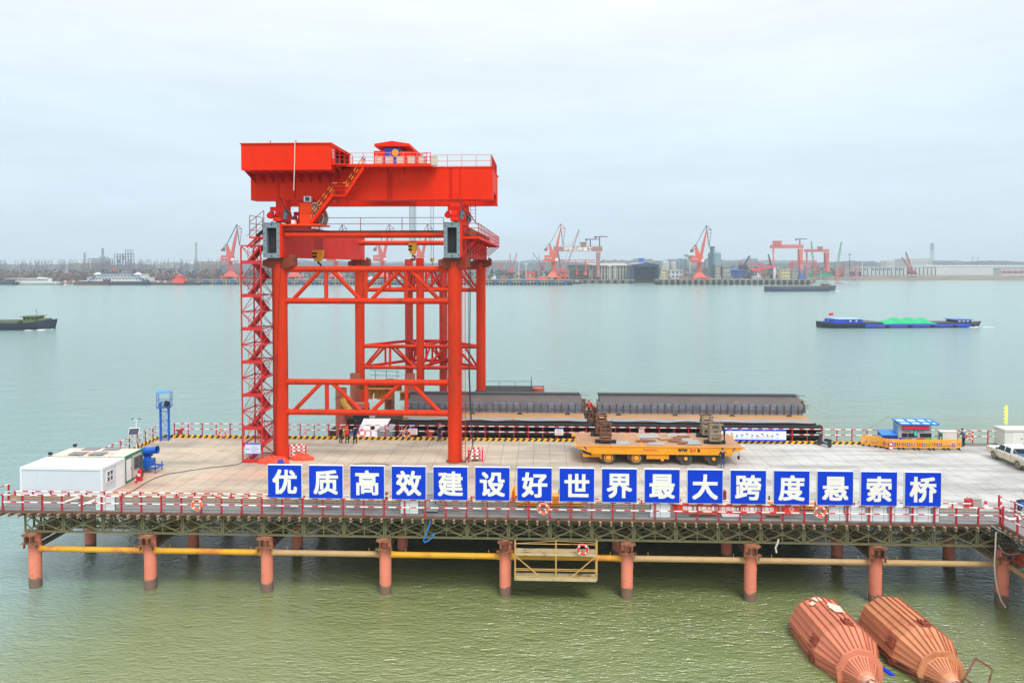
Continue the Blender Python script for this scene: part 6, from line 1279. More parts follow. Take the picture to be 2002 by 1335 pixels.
# ------------------------------------------------------------------ steel sections on barges behind the jetty
PLATE = mat('dark_mill_plate', S(104, 96, 96, .7), .6, 0, var=.16, scale=.6, rust=S(120, 92, 72), rust_amt=.24, rust_scale=.7)
PLATEB = mat('blue_grey_plate', S(132, 146, 166, .8), .55, 0, var=.42, scale=1.5, rust=S(150, 140, 130), rust_amt=.1, rust_scale=.8)
LEDGE = mat('primer_ledge', S(192, 148, 104, .78), .7, var=.12, scale=.7, rust=S(140, 100, 70), rust_amt=.15)
LIP = mat('bare_lip', S(176, 182, 192, .9), .5, .1, var=.08); RIBR = mat('rust_rib', S(112, 86, 70, .85), .8, var=.25)
HULL = mat('black_hull', S(26, 27, 30), .75, var=.3, scale=1.2)
def steel_barge(label, x0, x1, ext):
    t = thing('steel_barge', label, 'barge', ((x0+x1)/2, 80, 0), 'barges moored behind the jetty')
    q = MB(); q.box(x0-.3, x1+.5, 76.0, 84.5, -1.5, 7.2); part('hull', q, HULL, t)
    for z in (6.75, 5.9, 5.05):
        q = MB(); q.cyl((x0-.4, 75.75, z), (x1+.7, 75.75, z), .36, n=14)
        k = x0
        while k < x1: q.cyl((k, 75.75, z), (k+.18, 75.75, z), .40, n=12); k += .42
        for xx in (x1+.72, x0-.42): q.ring((xx, 75.8, z), .3, .1, 'y', 14, 6)
        part('fender_roll', q, BLACK, t)
    q = MB(); q.prism([(75.9, 7.56), (78.35, 7.62), (84, 7.62), (84, 7.22), (75.9, 7.22)], 'x', x0, x1); part('ledge', q, LEDGE, t)
    q = MB(); n = 40; top = [(x0+.6+(x1-x0-.4)*i/n, 75.86, 7.58+.03*math.sin(i*.9)) for i in range(n+1)]
    for i in range(n): a, b = top[i], top[i+1]; h0, h1 = (.26+.05*math.sin(i*.7) for i in (i, i+1)); q.add([(a[0], 75.8, a[2]-h0), (b[0], 75.8, b[2]-h1), (b[0], 75.86, b[2]), (a[0], 75.86, a[2])], [(0, 1, 2, 3)])
    part('bent_lip', q, LIP, t)
    q = MB(); q.box(x0, x1, 78.4, 80.6, 7.63, 8.75); part('panel', q, PLATEB, t)
    q = MB(); q.prism([(78.42, 8.76), (79.45, 9.4), (80.5, 9.4), (80.5, 8.76)], 'x', x0+.2, x1-.15); part('sloped_plate', q, PLATE, t)
    q = MB(); q.box(x0+.1, x1-.35, 79.5, 80.3, 9.41, 9.6)
    k = x0+.3
    while k < x1-.6: q.prism([(79.2, 9.26), (79.5, 9.36), (79.5, 9.58)], 'x', k, k+.05); k += .32
    part('top_flange', q, mat('dark_flange', S(64, 66, 70), .6, .2, var=.2), t)
    q = MB(); k = x0+.5; i = 0
    while k < x1: q.box(k, k+.05, 78.25, 78.4, 7.63, 8.7 if i % 3 else 8.75); k += .76; i += 1
    part('ribs', q, RIBR, t)
    q = MB(); q.box(x0, x1, 78.22, 78.3, 8.02, 8.08); q.box(x0-.1, x1+.2, 78.15, 78.22, 8.5, 8.54); part('stringer', q, RIBR, t)
    q = MB()
    for k in range(4): x = x0+2.2+k*(x1-x0-4)/3; q.ring((x, 77.6, 7.6), .18, .06, 'y', 12, 6, 0, PI); q.box(x-.3, x+.3, 77.5, 77.7, 7.57, 7.64)
    part('lashing_eye', q, DARK, t)
    rnd = random.Random(int(x0*10)); q = MB()
    for k in range(26):
        e = x1 if (k % 2 or not ext) else x0; d = 1 if e == x1 else -1; z = rnd.uniform(7.6, 9.4); y = rnd.uniform(78.5, 82); q.beam((e, y, z), (e+d*rnd.uniform(.3, 1.0), y+rnd.uniform(-.1, .1), z+rnd.uniform(-.05, .05)), .03)
    for k in range(4): q.rbox((x1+.05, 78.6+.2*k, 8.0+.3*k), (.4, .5, .3), (0, 0, k))
    part('end_bars', q, RIBR, t)
    q = MB(); yk = 7.6
    q.box(x0+11.9, x0+12.05, 75.78, 75.80, 7.4, 7.6); part('paint_mark', q, YEL, t)
    return t
steel_barge("barge with a dark steel box section, left of the gap, behind the right crane column", -14.9, 4.75, True)
steel_barge('barge with a longer dark steel box section, behind the yellow transporter', 6.35, 28.7, False)
q = MB(); q.box(4.0, 7.5, 78.8, 84, 5.5, 6.85); rn = random.Random(2)
for k in range(16): q.beam((5.0+rn.random()*1.6, 79+rn.random()*2, 6.9), (5.0+rn.random()*1.9, 79+rn.random()*3, 7.2+rn.random()*.6), .1)
solo('gangway_raft', q, RUST, 'rusty gangway cluttered with bars in the gap between the two steel barges', 'gangway')
# grey railed float behind the left barge
t = thing('railed_float', 'dark float with grey guard rails and a red bollard behind the left steel barge', 'pontoon', (-4, 92, 0))
q = MB(); q.box(-8.5, 0.5, 90, 96, -1, 7.6); part('hull', q, HULL, t)
rails(t, mat('rail_grey', S(84, 88, 90), .6), [(-7.3, 90.2, 7.6), (-1.2, 90.2, 7.6), (-1.2, 95, 7.6)], (.8, 1.55), 1.9, .03)
q = MB(); q.cyl((-0.3, 90.5, 7.6), (-0.3, 90.5, 8.3), .7, .75, 18); part('bollard', q, BOLL, t)
# ------------------------------------------------------------------ brown work pontoon behind the left half of the crane
BRN = mat('pontoon_brown', S(176, 116, 60, .85), .7, var=.2, rust=S(110, 70, 44), rust_amt=.35); BRO = mat('pontoon_orange', S(206, 138, 56, .85), .65, var=.15, rust=S(130, 80, 50), rust_amt=.25)
t = thing('work_pontoon', "brown work pontoon with yellow elbow pipes and salmon casing pipes moored behind the jetty", 'pontoon', (-18.5, 78, 0))
q = MB(); q.box(-23.5, -12.5, 77.6, 88, -1, 5.6); q.box(-22.8, -15.5, 79, 84, 5.6, 6.6); part('hull', q, mat('pontoon_dark', S(70, 56, 44), .8, var=.3), t)
for x, y, z1 in ((-22.2, 77.9, 10.3), (-15.6, 84, 11.0), (-22.9, 86.5, 10.6), (-18.5, 86, 10.0)):
    q = MB(); q.tube((x, y, -2), (x, y, z1), .62, .62, 24, .05); part('casing_pipe', q, mat('casing_salmon', S(196, 112, 92, .85), .65, var=.15, rust=S(150, 80, 60), rust_amt=.2), t)
for z in (9.2, 5.9):
    q = MB(); q.pipe([(-21.9, 77.4, z), (-21.7, 77.3, z-.5), (-21.3, 77.25, z-1.0), (-20.9, 77.25, z-1.5)], .38, 12); part('elbow_pipe', q, mat('elbow_yellow', S(214, 164, 60, .9), .55, var=.15), t)
    q = MB(); q.box(-20.7, -19.0, 77.2, 78, z-2.7, z-1.0); f_ = part('fender_box', q, mat('fender_black', S(34, 38, 42), .6, var=.15), t)
    q = MB()
    for x in (-20.4, -19.3):
        for zz in (z-2.35, z-1.3): q.cyl((x, 77.15, zz), (x, 77.2, zz), .1, n=8)
    part('bolt', q, STEEL, f_)
    q = MB(); q.box(-20.6, -19.1, 77.25, 78.2, z-.99, z-.5); part('fender_top', q, mat('casing_salmon', (1, 1, 1)), t)
for i, (x0, x1, z0, z1, y) in enumerate(((-22, -16.6, 9.0, 10.0, 84), (-20.5, -17.4, 8.2, 9.4, 83), (-16.5, -11.5, 8.2, 9.1, 82.5), (-14.9, -12.2, 6.6, 8.1, 80.5), (-23.4, -21.5, 5.8, 8.8, 80), (-12.6, -11.6, 5.2, 8.2, 79))):
    q = MB(); q.ibeam((x0, y, (z0+z1)/2), (x1, y, (z0+z1)/2), 1.0, z1-z0, .08)
    k = x0+.4
    while k < x1: q.box(k, k+.05, y-.45, y-.06, z0+.1, z1-.1); k += .9
    part('girder', q, BRO if i % 2 else BRN, t)
q = MB(); q.beam((-14.5, 79.3, 6.6), (-11.5, 79.8, 7.6), .4, .35); part('red_boom', q, REDD, t); q = MB(); q.beam((-14.5, 79, 6.0), (-11.8, 79.2, 7.0), .6, .5); part('yellow_boom', q, YEL, t)
q = MB(); 
for x in (-15.0, -14.5, -14.0, -13.5): q.rbox((x, 79.6, 6.6), (.45, .5, .9+.2*math.sin(x*7)), (0, 0, x))
part('drum_pile', q, mat('drum_pile', S(150, 84, 66), .7, var=.3), t)
q = MB()
for x in (-19.8, -18.5, -17.2): q.cyl((x, 84.2, 10.0), (x, 84.2, 11.4), .03, n=5)
q.cyl((-20.5, 84.2, 11.4), (-16.8, 84.2, 11.2), .025, n=5); q.cyl((-20.5, 84.2, 10.8), (-16.8, 84.2, 10.7), .025, n=5); part('guard_rail', q, DARK, t)
t = thing('white_boat', "small boat with white sloping roof and blue tarp moored behind the three people", 'boat', (-17, 75.6, 0))
q = MB(); q.box(-19.5, -14.3, 73.4, 77.0, 0, 4.2); part('hull', q, mat('boat_dark', S(60, 62, 70), .6, var=.1), t)
pts = [PZ(690, 864, 5.6), PZ(742, 864, 5.6), PZ(765, 818, 7.2), PZ(712, 818, 7.2)]
a, b = PY(694, 858, 73.9), PY(742, 858, 73.9); c, d = PY(764, 818, 76.6), PY(711, 818, 76.6)
q = MB(); q.loft([[(p.x, p.y, p.z-.12) for p in (a, b, c, d)], [tuple(p) for p in (a, b, c, d)]]); rf = part('roof', q, mat('boat_roof_white', S(232, 234, 238), .45, var=.05), t)
q = MB(); q.beam(b+V((.06, 0, -.05)), c+V((.06, 0, -.05)), .07, .16); q.beam(a+V((0, -.05, -.06)), b+V((0, -.05, -.06)), .07, .16); part('roof_trim', q, mat('trim_dark_red', S(90, 26, 40), .5), rf)
m_ = (a+c)/2; q = MB(); q.box(m_.x-.2, m_.x+.15, m_.y-.15, m_.y+.15, m_.z-.1, m_.z+.25); part('roof_hatch', q, DARK, rf)
q = MB(); q.box(a.x+.3, b.x-.2, 74.0, 76.5, 4.2, a.z-.12); part('wheelhouse', q, mat('boat_white', S(206, 210, 216), .5, var=.06), t)
q = MB(); q.box(b.x-.3, b.x+1.3, 74.2, 76.8, 4.2, 6.6); part('side_shed', q, mat('shed_grey', S(160, 162, 168), .5, var=.15), t)
e0, e1, e2, e3 = PY(680, 858, 75), PY(700, 845, 74.6), PY(718, 826, 76.8), PY(690, 836, 77.2)
q = MB(); q.loft([[(p.x, p.y, p.z-.3) for p in (e0, e1, e2, e3)], [tuple(p) for p in (e0, e1, e2, e3)], [(p.x*.6+m_.x*.4-.4, p.y, p.z+.25) for p in (e0, e1, e2, e3)]], True); part('tarp', q, mat('boat_tarp_blue', S(50, 130, 220), .55, var=.1), t)
q = MB(); a_, b_ = PY(727, 806, 78), PY(731, 769, 78); q.cyl(a_, b_, .09, .06, 8); q.beam(b_+V((-.3, 0, -.7)), b_+V((.3, 0, -.6)), .08); q.beam(a_+V((-.4, 0, .5)), b_+V((0, 0, -.8)), .06); q.box(a_.x-.6, a_.x+.3, 77.8, 78.3, a_.z-.6, a_.z-.1); part('mast', q, WHITE, t)
t = thing('gangway', 'pale aluminium gangway with handrails leading down beside the white boat', 'gangway', (-14.6, 74, 4))
q = MB(); 
for dx in (0, .45):
    for dz in (0, .9): q.beam((-15.5+dx, 73, 4.6+dz), (-14.2+dx, 75.6, 5.9+dz), .06)
    for f in (0, .33, .66, 1): q.beam((-15.5+1.3*f+dx, 73+2.6*f, 4.6+1.3*f), (-15.5+1.3*f+dx, 73+2.6*f, 5.5+1.3*f), .05)
part('frame', q, mat('gangway_pale', S(206, 206, 210), .4, .2), t)

# ------------------------------------------------------------------ river traffic
def hull_loft(q, L_, B, zb, prof, bow=.12, stern=.06, n=14):
    """hull along +X from stern (0) to bow (L); prof(f) gives sheer height"""
    rg = []
    for i in range(n+1):
        f = i/n; w_ = B/2
        if f > 1-bow: w_ *= max(.06, math.cos((f-1+bow)/bow*PI/2)**.6)
        if f < stern: w_ *= .6+.4*(f/stern)
        x = f*L_; z1 = prof(f); over = L_*.018*(1 if f > .98 else 0)
        rg.append([(x, -w_*.85, zb), (x+over*.6, -w_, zb+(z1-zb)*.6), (x+over, -w_, z1), (x+over, w_, z1), (x+over*.6, w_, zb+(z1-zb)*.6), (x, w_*.85, zb)])
    q.loft(rg); return q
def place(t, p, rz): t.location = p; t.rotation_euler = (0, 0, rz)
def wake(par, L_, B, z=.06):
    q = MB(); rnd = random.Random(int(L_))
    for k in range(12): x = L_*rnd.uniform(.86, 1.03); y = -B/2*rnd.uniform(.2, 1.2); q.ball((x, y, z), (rnd.uniform(.6, 2.2), rnd.uniform(.3, .8), rnd.uniform(.05, .2)), 7, 3, 0.0)
    return part('bow_wave', q, mat('foam', S(226, 236, 236), .8, var=.1), par)
BB = mat('boat_blue', S(22, 72, 190), .5, var=.15, scale=.3); BN = mat('boat_navy', S(24, 36, 58), .6, var=.25, scale=.2)
p = PZ(1602, 640, 0); p2 = PZ(1912, 638, 0); L_ = (p2-p).length
t = thing('cargo_barge', 'long blue river barge loaded with green covered heaps, flying a red flag', 'barge', (0, 0, 0), 'cargo barges on the river')
q = MB(); hull_loft(q, L_, 9, -.6, lambda f: 2.0+(.9 if f < .24 else 0)*1+(1.1*max(0, (f-.88)/.12) if f > .88 else 0)+(.6*max(0, (.06-f)/.06))); part('hull', q, BN, t)
q = MB(); q.box(L_*.245, L_*.90, -4.56, 4.56, .5, 2.25); q.box(L_*.05, L_*.25, -4.3, 4.3, 2.9, 3.3); part('coaming', q, BB, t)
q = MB(); q.box(L_*.3, L_*.83, -4.585, -4.56, 1.15, 1.35); part('red_line', q, mat('barge_red_line', S(170, 60, 80), .5), t)
for k in range(4): q = MB(); q.cyl((L_*(.37+.14*k), -4.75, 1.0), (L_*(.37+.14*k)+1.4, -4.75, 1.0), .45, n=10); part('fender', q, BLACK, t)
q = MB(); n = 40; rg = []
for i in range(n+1):
    f = i/n; x = L_*(.36+.355*f); h = 2.3+(1.5+1.2*math.sin(f*PI*4.2+.6)**2+.7*math.sin(f*PI))*min(1, f*5, (1-f)*5); rg.append([(x, 4.0*math.cos(a), 2.2+(h-2.2)*math.sin(a)**1.2) for a in [PI*j/8 for j in range(9)]])
q.loft(rg, True, close=False, caps=False); part('covered_cargo', q, mat('green_net', S(30, 176, 116), .8, var=.12, scale=.4), t)
q = MB(); q.box(L_*.245, L_*.36, -4.1, 4.1, 2.26, 3.2); part('hold_cover', q, mat('hold_dark', S(60, 66, 60), .7, var=.2), t); q = MB(); q.box(L_*.70, L_*.86, -4.0, 4.0, 2.26, 2.9); part('hold_cover', q, mat('hold_dark', (1, 1, 1)), t)
q = MB(); q.box(L_*.06, L_*.235, -3.4, 3.4, 3.2, 5.0); part('cabin', q, BB, t); q = MB(); q.box(L_*.085, L_*.235, -3.6, 3.6, 5.0, 5.25); part('cabin_roof', q, mat('barge_roof_pale', S(150, 190, 240), .4, var=.05), t)
for k in range(5): q = MB(); q.box(L_*(.14+.018*k), L_*(.15+.018*k), -3.43, -3.4, 3.7, 4.5); part('cabin_window', q, WHITE if k % 2 else DARK, t)
q = MB(); q.prism([(L_*.24, 3.2), (L_*.30, 3.2), (L_*.28, 4.3), (L_*.24, 4.6)], 'y', -3.2, 3.2); part('tarp', q, mat('tarp_grey', S(120, 130, 130), .7), t)
q = MB(); q.box(L_*.83, L_*.92, -3.0, 3.0, 2.6, 4.2); part('wheelhouse', q, BN, t); q = MB(); q.box(L_*.815, L_*.93, -3.3, 3.3, 4.2, 4.5); part('wheelhouse_roof', q, mat('wheel_roof', S(30, 96, 200), .4), t)
for k in range(3): q = MB(); q.box(L_*(.84+.026*k), L_*(.855+.026*k), -3.03, -3.0, 3.2, 3.9); part('window', q, WHITE, t)
q = MB(); q.cyl((L_*.055, 0, 3), (L_*.055, 0, 8.2), .06, n=6); part('flagpole', q, WHITE, t); q = MB(); q.add([(L_*.055, 0, 8.2), (L_*.055+1.9, -.3, 8.5), (L_*.055+1.8, -.2, 7.0), (L_*.055, 0, 6.8)], [(0, 1, 2, 3)]); q.add([(L_*.055, .04, 8.2), (L_*.055+1.9, -.26, 8.5), (L_*.055+1.8, -.16, 7.0), (L_*.055, .04, 6.8)], [(3, 2, 1, 0)]); part('flag', q, mat('flag_red', S(226, 24, 40), .6, var=0), t)
wake(t, L_, 9); place(t, p, math.atan2(p2.y-p.y, p2.x-p.x)); t.scale = (1, 1, .66)
GB = mat('green_deck', S(92, 116, 74), .7, var=.2, scale=.3)
def bulk(label, p, p2, hullm, deckm, flip=False, H=2.6):
    L_ = (p2-p).length; t = thing('cargo_barge', label, 'barge', (0, 0, 0), 'cargo barges on the river')
    q = MB(); hull_loft(q, L_, 10, -.6, lambda f: H+(1.2*max(0, (f-.85)/.15))+(.5*max(0, (.1-f)/.1))); part('hull', q, hullm, t)
    q = MB(); q.box(L_*.1, L_*.80, -4.4, 4.4, H, H+.7); part('coaming', q, deckm, t); q = MB(); q.box(L_*.11, L_*.79, -4.0, 4.0, H+.7, H+.74); part('hold', q, mat('hold_dark', (1, 1, 1)), t)
    q = MB(); q.box(L_*.82, L_*.90, -3, 3, H, H+2.2); q.box(L_*.805, L_*.915, -3.4, 3.4, H+2.2, H+2.45); q.box(L_*.9, L_*.96, -2.4, 2.4, H+.3, H+1.4); w_ = part('wheelhouse', q, deckm, t)
    for k in range(3): q = MB(); q.box(L_*(.828+.025*k), L_*(.84+.025*k), -3.03, -3.0, H+1.1, H+1.9); part('window', q, DARK, w_)
    q = MB(); q.cyl((L_*.88, 0, H+2.4), (L_*.88, 0, H+5), .06, n=6); q.beam((L_*.88, -1, H+4.2), (L_*.88, 1, H+4.2), .06); part('mast', q, DARK, t)
    wake(t, L_, 10); place(t, p, math.atan2(p2.y-p.y, p2.x-p.x)); return t
bulk('dark hulled cargo barge with a green deck heading right, cut by the left edge', PZ(-190, 645, 0), PZ(107, 643, 0), BN, GB)
L2a, L2b = PZ(1497, 570, 0), PZ(1632, 569, 0)
bulk('dark grey cargo barge seen small near the far bank on the right', L2a, L2b, mat('barge_slate', S(60, 74, 92), .6, var=.2, scale=.1), mat('barge_brown', S(134, 120, 110), .7, var=.2, scale=.1), H=4.2)
# ------------------------------------------------------------------ the far bank
def X_(u, Y): return PY(u, 540, Y).x
def Z_(v, Y, u=1000): return PY(u, v, Y).z
LAND = mat('bank_soil', S(128, 122, 104, .8), .9, var=.25, scale=.02)
q = MB(); q.prism([(-2900, 868), (X_(1118, 868), 868), (X_(1122, 975), 975), (X_(1288, 975), 975), (X_(1290, 895), 895), (X_(1588, 895), 895), (X_(1596, 1165), 1165), (2900, 1165), (2900, 3890), (-2900, 3890)], 'z', -2, 3.6)
solo('far_bank', q, LAND, kind='structure')
q = MB(); pl_ = [(X_(1592, 1150), 1148), (X_(1680, 1120), 1128), (X_(1850, 1140), 1146), (X_(2080, 1150), 1150), (X_(2080, 1150), 1170), (X_(1590, 1150), 1170)]
q.loft([[(x, y, -1) for x, y in pl_], [(x, y+2+(2 if i < 4 else 0), 2.8) for i, (x, y) in enumerate(pl_)]])
q.loft([[(x, y+(5 if i < 4 else 0), 2.8) for i, (x, y) in enumerate(pl_)], [(x, y+(12 if i < 4 else 0), 6.2) for i, (x, y) in enumerate(pl_)]])
solo('stone_embankment', q, mat('embankment_stone', S(140, 132, 118, .75), .9, var=.35, scale=.12, stretch=(.3, 1, 3)), kind='structure')
# --- vegetation, one mass each
rn = random.Random(11)
def bare_wood(name, u0, u1, Y0, Y1, n, h0, h1, m, seed, z=3.5):
    rnd = random.Random(seed); q = MB()
    for i in range(n):
        u = rnd.uniform(u0, u1); Y = rnd.uniform(Y0, Y1); x = X_(u, Y); h = rnd.uniform(h0, h1); top = V((x+rnd.uniform(-.8, .8), Y, z+h)); b = V((x, Y, z))
        q.cyl(b, top, .34, .06, 3, caps=False)
        for k in range(11):
            f = rnd.uniform(.25, .95); s_ = b.lerp(top, f); a = rnd.uniform(0, 2*PI); l_ = (1.05-f)*h*.38; e = s_+V((math.cos(a)*l_*.5, math.sin(a)*l_*.5, l_)); q.cyl(s_, e, .15, .05, 3, caps=False)
            for _ in range(2): a = rnd.uniform(0, 2*PI); m0 = s_.lerp(e, rnd.uniform(.4, .9)); q.cyl(m0, m0+V((math.cos(a)*.9, math.sin(a)*.9, 1.6)), .10, .05, 3, caps=False)
    return solo(name, q, m, kind='stuff')
BARK = mat('bare_bark', S(150, 152, 160, .85), .9, var=.2, scale=.1)  # bark paled towards blue-grey, distance haze put into its colour
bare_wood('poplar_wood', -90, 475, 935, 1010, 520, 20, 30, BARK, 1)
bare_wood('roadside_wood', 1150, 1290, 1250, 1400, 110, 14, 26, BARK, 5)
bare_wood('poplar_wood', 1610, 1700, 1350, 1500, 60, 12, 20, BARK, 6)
def mass(name, u0, u1, Y, h, depth, m, seed, n=160, z=3.4, rough=.35, label=None):
    """ragged crowns of low growth: many small leaf clumps"""
    rnd = random.Random(seed); q = MB()
    for i in range(n):
        u = rnd.uniform(u0, u1); y = Y+rnd.uniform(0, depth); x = X_(u, y); hh = h*rnd.uniform(1-rough, 1.05)
        for k in range(15):
            zc = z+hh*rnd.uniform(.0, 1); r = h*.15*rnd.uniform(.5, 1.1); a = rnd.uniform(0, 2*PI); d = h*.35*(1-(zc-z)/hh*.6)
            c = V((x+math.cos(a)*d*rnd.random(), y+math.sin(a)*d*rnd.random(), zc)); ax = V((rnd.uniform(-1, 1), rnd.uniform(-1, 1), rnd.uniform(-.3, 1))).normalized(); t1 = ax.orthogonal().normalized(); t2 = ax.cross(t1)
            q.add([c+t1*r, c+t2*r, c-t1*r, c-t2*r+ax*r*.5], [(0, 1, 2), (0, 2, 3)])
    return solo(name, q, m, kind='stuff')
mass('reed_bed', -90, 470, 872, 10.5, 40, mat('reed_brown', S(146, 130, 128, .75), .95, var=.12, scale=.06), 2, 520, rough=.2)
mass('evergreen_scrub', -90, 560, 925, 14, 14, mat('scrub_green', S(96, 116, 112, .75), .95, var=.3, scale=.08), 3, 170)  # scrub green lightened to imitate haze in front of it
mass('yard_scrub', 480, 1110, 1000, 13, 120, mat('yard_scrub_green', S(92, 110, 112, .75), .95, var=.3, scale=.06), 4, 260)
mass('yard_scrub', 1290, 1700, 1300, 17, 100, mat('yard_scrub_green', (1, 1, 1)), 9, 170)
def ridge(name, u0, u1, Y, v0, amp, m, seed):
    rnd = random.Random(seed); q = MB(); n = 220; top = []; c = 0
    for i in range(n+1):
        c = c*.8+rnd.uniform(-1, 1)*amp*.5; u = u0+(u1-u0)*i/n; top.append((X_(u, Y), Y, Z_(v0+c+amp*math.sin(i*.11+seed)*.6, Y)))
    q.loft([[(x, y-60, 3) for x, y, z in top], [(x, y, z) for x, y, z in top], [(x, y+200, z*.8) for x, y, z in top], [(x, y+260, 3) for x, y, z in top]], close=False, caps=False); return solo(name, q, m, kind='stuff')
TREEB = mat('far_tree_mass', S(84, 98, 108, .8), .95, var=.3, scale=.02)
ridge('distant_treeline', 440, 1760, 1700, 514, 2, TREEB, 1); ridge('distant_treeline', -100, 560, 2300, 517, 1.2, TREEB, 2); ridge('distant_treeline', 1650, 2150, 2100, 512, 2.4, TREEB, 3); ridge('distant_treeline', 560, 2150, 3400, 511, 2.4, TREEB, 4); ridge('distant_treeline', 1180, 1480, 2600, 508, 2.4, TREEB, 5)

# --- portal cranes
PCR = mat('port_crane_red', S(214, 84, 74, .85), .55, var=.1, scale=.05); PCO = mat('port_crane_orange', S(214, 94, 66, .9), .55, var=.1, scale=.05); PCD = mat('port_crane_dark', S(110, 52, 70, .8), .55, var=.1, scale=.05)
protos = {}
def portal_crane(label, u, v, Y, m, rz=0, k=1.0, md=None):
    z = Z_(v, Y, u); loc = V((X_(u, Y), Y, z)); key = m.name
    if key in protos: return copy_tree(protos[key], loc, rz, label, scale=(k, k, k))
    t = thing('portal_crane', label, 'crane', (0, 0, 0), 'slewing portal cranes along the far quay'); md = md or PCD
    q = MB()
    q.loft([[(-8, -6, 3.2), (8, -6, 3.2), (8, 6, 3.2), (-8, 6, 3.2)], [(-3, -2.6, 9.6), (3, -2.6, 9.6), (3, 2.6, 9.6), (-3, 2.6, 9.6)]])
    for x in (-8.4, 8.4):
        for y in (-5.5, 5.5): q.loft([[(x-1.6, y-1, 0), (x+1.6, y-1, 0), (x+1.6, y+1, 0), (x-1.6, y+1, 0)], [(x*.92-1.1, y-1, 3.6), (x*.92+1.1, y-1, 3.6), (x*.92+1.1, y+1, 3.6), (x*.92-1.1, y+1, 3.6)]])
    part('portal', q, m, t)
    q = MB(); q.cyl((0, 0, 9.6), (0, 0, 21.8), 2.6, 2.3, 16); q.cyl((0, 0, 21.0), (0, 0, 21.4), 5.2, n=16); q.cyl((0, 0, 21.9), (0, 0, 22.5), 3.6, n=16); part('column', q, m, t)
    q = MB(); q.box(-10.8, 3.8, -3.2, 3.2, 22.5, 29.6); q.box(-11.5, 5, -3.6, 3.6, 22.3, 22.7); hs_ = part('machine_house', q, m, t)
    q = MB()
    for x in (-9, -6.5, -4): q.box(x, x+1.4, -3.25, -3.2, 25.6, 27.2)
    part('window', q, mat('far_pane', S(170, 190, 206), .2, var=0), hs_)
    q = MB(); q.box(2.0, 5.4, -3.4, -.6, 23.0, 26.2); part('cab', q, mat('far_white', S(220, 222, 226), .5, var=.05), t)
    q = MB(); q.loft([[(-4.6, -1.6, 29.6), (1.8, -1.6, 29.6), (1.8, 1.6, 29.6), (-4.6, 1.6, 29.6)], [(-5.2, -1, 40.5), (-2.6, -1, 40.5), (-2.6, 1, 40.5), (-5.2, 1, 40.5)]]); q.beam((-4, 0, 40), (-8.6, 0, 37.5), 1.6, 1.2); part('tower', q, m, t)
    q = MB(); q.box(-11, -7.4, -1.9, 1.9, 34.8, 37.6); q.beam((-5.2, 0, 43.4), (-10, 0, 37.4), 1.0, .8); q.beam((-3.6, 0, 40.2), (-4.9, 0, 43.8), 1.4); part('counterweight', q, md, t)
    q = MB(); q.loft([[(.2, -1.8, 28.0), (3.2, -1.8, 28.0), (3.2, 1.8, 28.0), (.2, 1.8, 28.0)], [(3.6, -1.4, 45), (6.4, -1.4, 44), (6.4, 1.4, 44), (3.6, 1.4, 45)], [(8.2, -.6, 62), (9.2, -.6, 62), (9.2, .6, 62), (8.2, .6, 62)]]); part('boom', q, m, t)
    q = MB()
    for y in (-.5, .5): q.beam((-4.6, y, 43), (8.4, y, 67.6), .55)
    for i in range(12): a = V((-4.6, 0, 43)).lerp(V((8.4, 0, 67.6)), (i+.5)/12); q.box(a.x-.25, a.x+.25, -.5, .5, a.z-.2, a.z+.2)
    part('tie_beam', q, md, t)
    q = MB()
    for a, b, w_ in (((8.4, 67.6), (8.7, 61.5), .8), ((8.4, 67.6), (14.4, 62.2), .6), ((8.7, 61.8), (14.4, 62.2), .7), ((8.9, 61.6), (11.4, 44), .9), ((14.4, 62.2), (12.0, 43.6), .5), ((10.0, 53), (13.4, 53.5), .3), ((9.4, 57.4), (14, 59), .3)): q.beam((a[0], 0, a[1]), (b[0], 0, b[1]), w_)
    part('trunk_jib', q, md, t)
    q = MB(); q.cyl((11.7, 0, 43.5), (11.7, 0, 41.8), .7, n=8); part('grab', q, DARK, t)
    t.location = loc; t.rotation_euler = (0, 0, rz); t.scale = (k, k, k); protos[key] = t; return t
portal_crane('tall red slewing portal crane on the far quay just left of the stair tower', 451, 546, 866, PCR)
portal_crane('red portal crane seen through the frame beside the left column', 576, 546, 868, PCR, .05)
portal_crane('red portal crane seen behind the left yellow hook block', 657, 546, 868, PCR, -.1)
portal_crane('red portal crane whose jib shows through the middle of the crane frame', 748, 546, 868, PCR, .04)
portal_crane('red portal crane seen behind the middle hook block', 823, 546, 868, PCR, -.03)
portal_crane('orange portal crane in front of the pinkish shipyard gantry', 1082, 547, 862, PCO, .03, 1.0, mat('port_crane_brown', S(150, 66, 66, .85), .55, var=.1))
portal_crane('orange portal crane on the dock beside the tall grey silo', 1367, 548, 878, mat('port_crane_orange2', S(216, 80, 60, .9), .55, var=.1, scale=.05), -.03, .99)

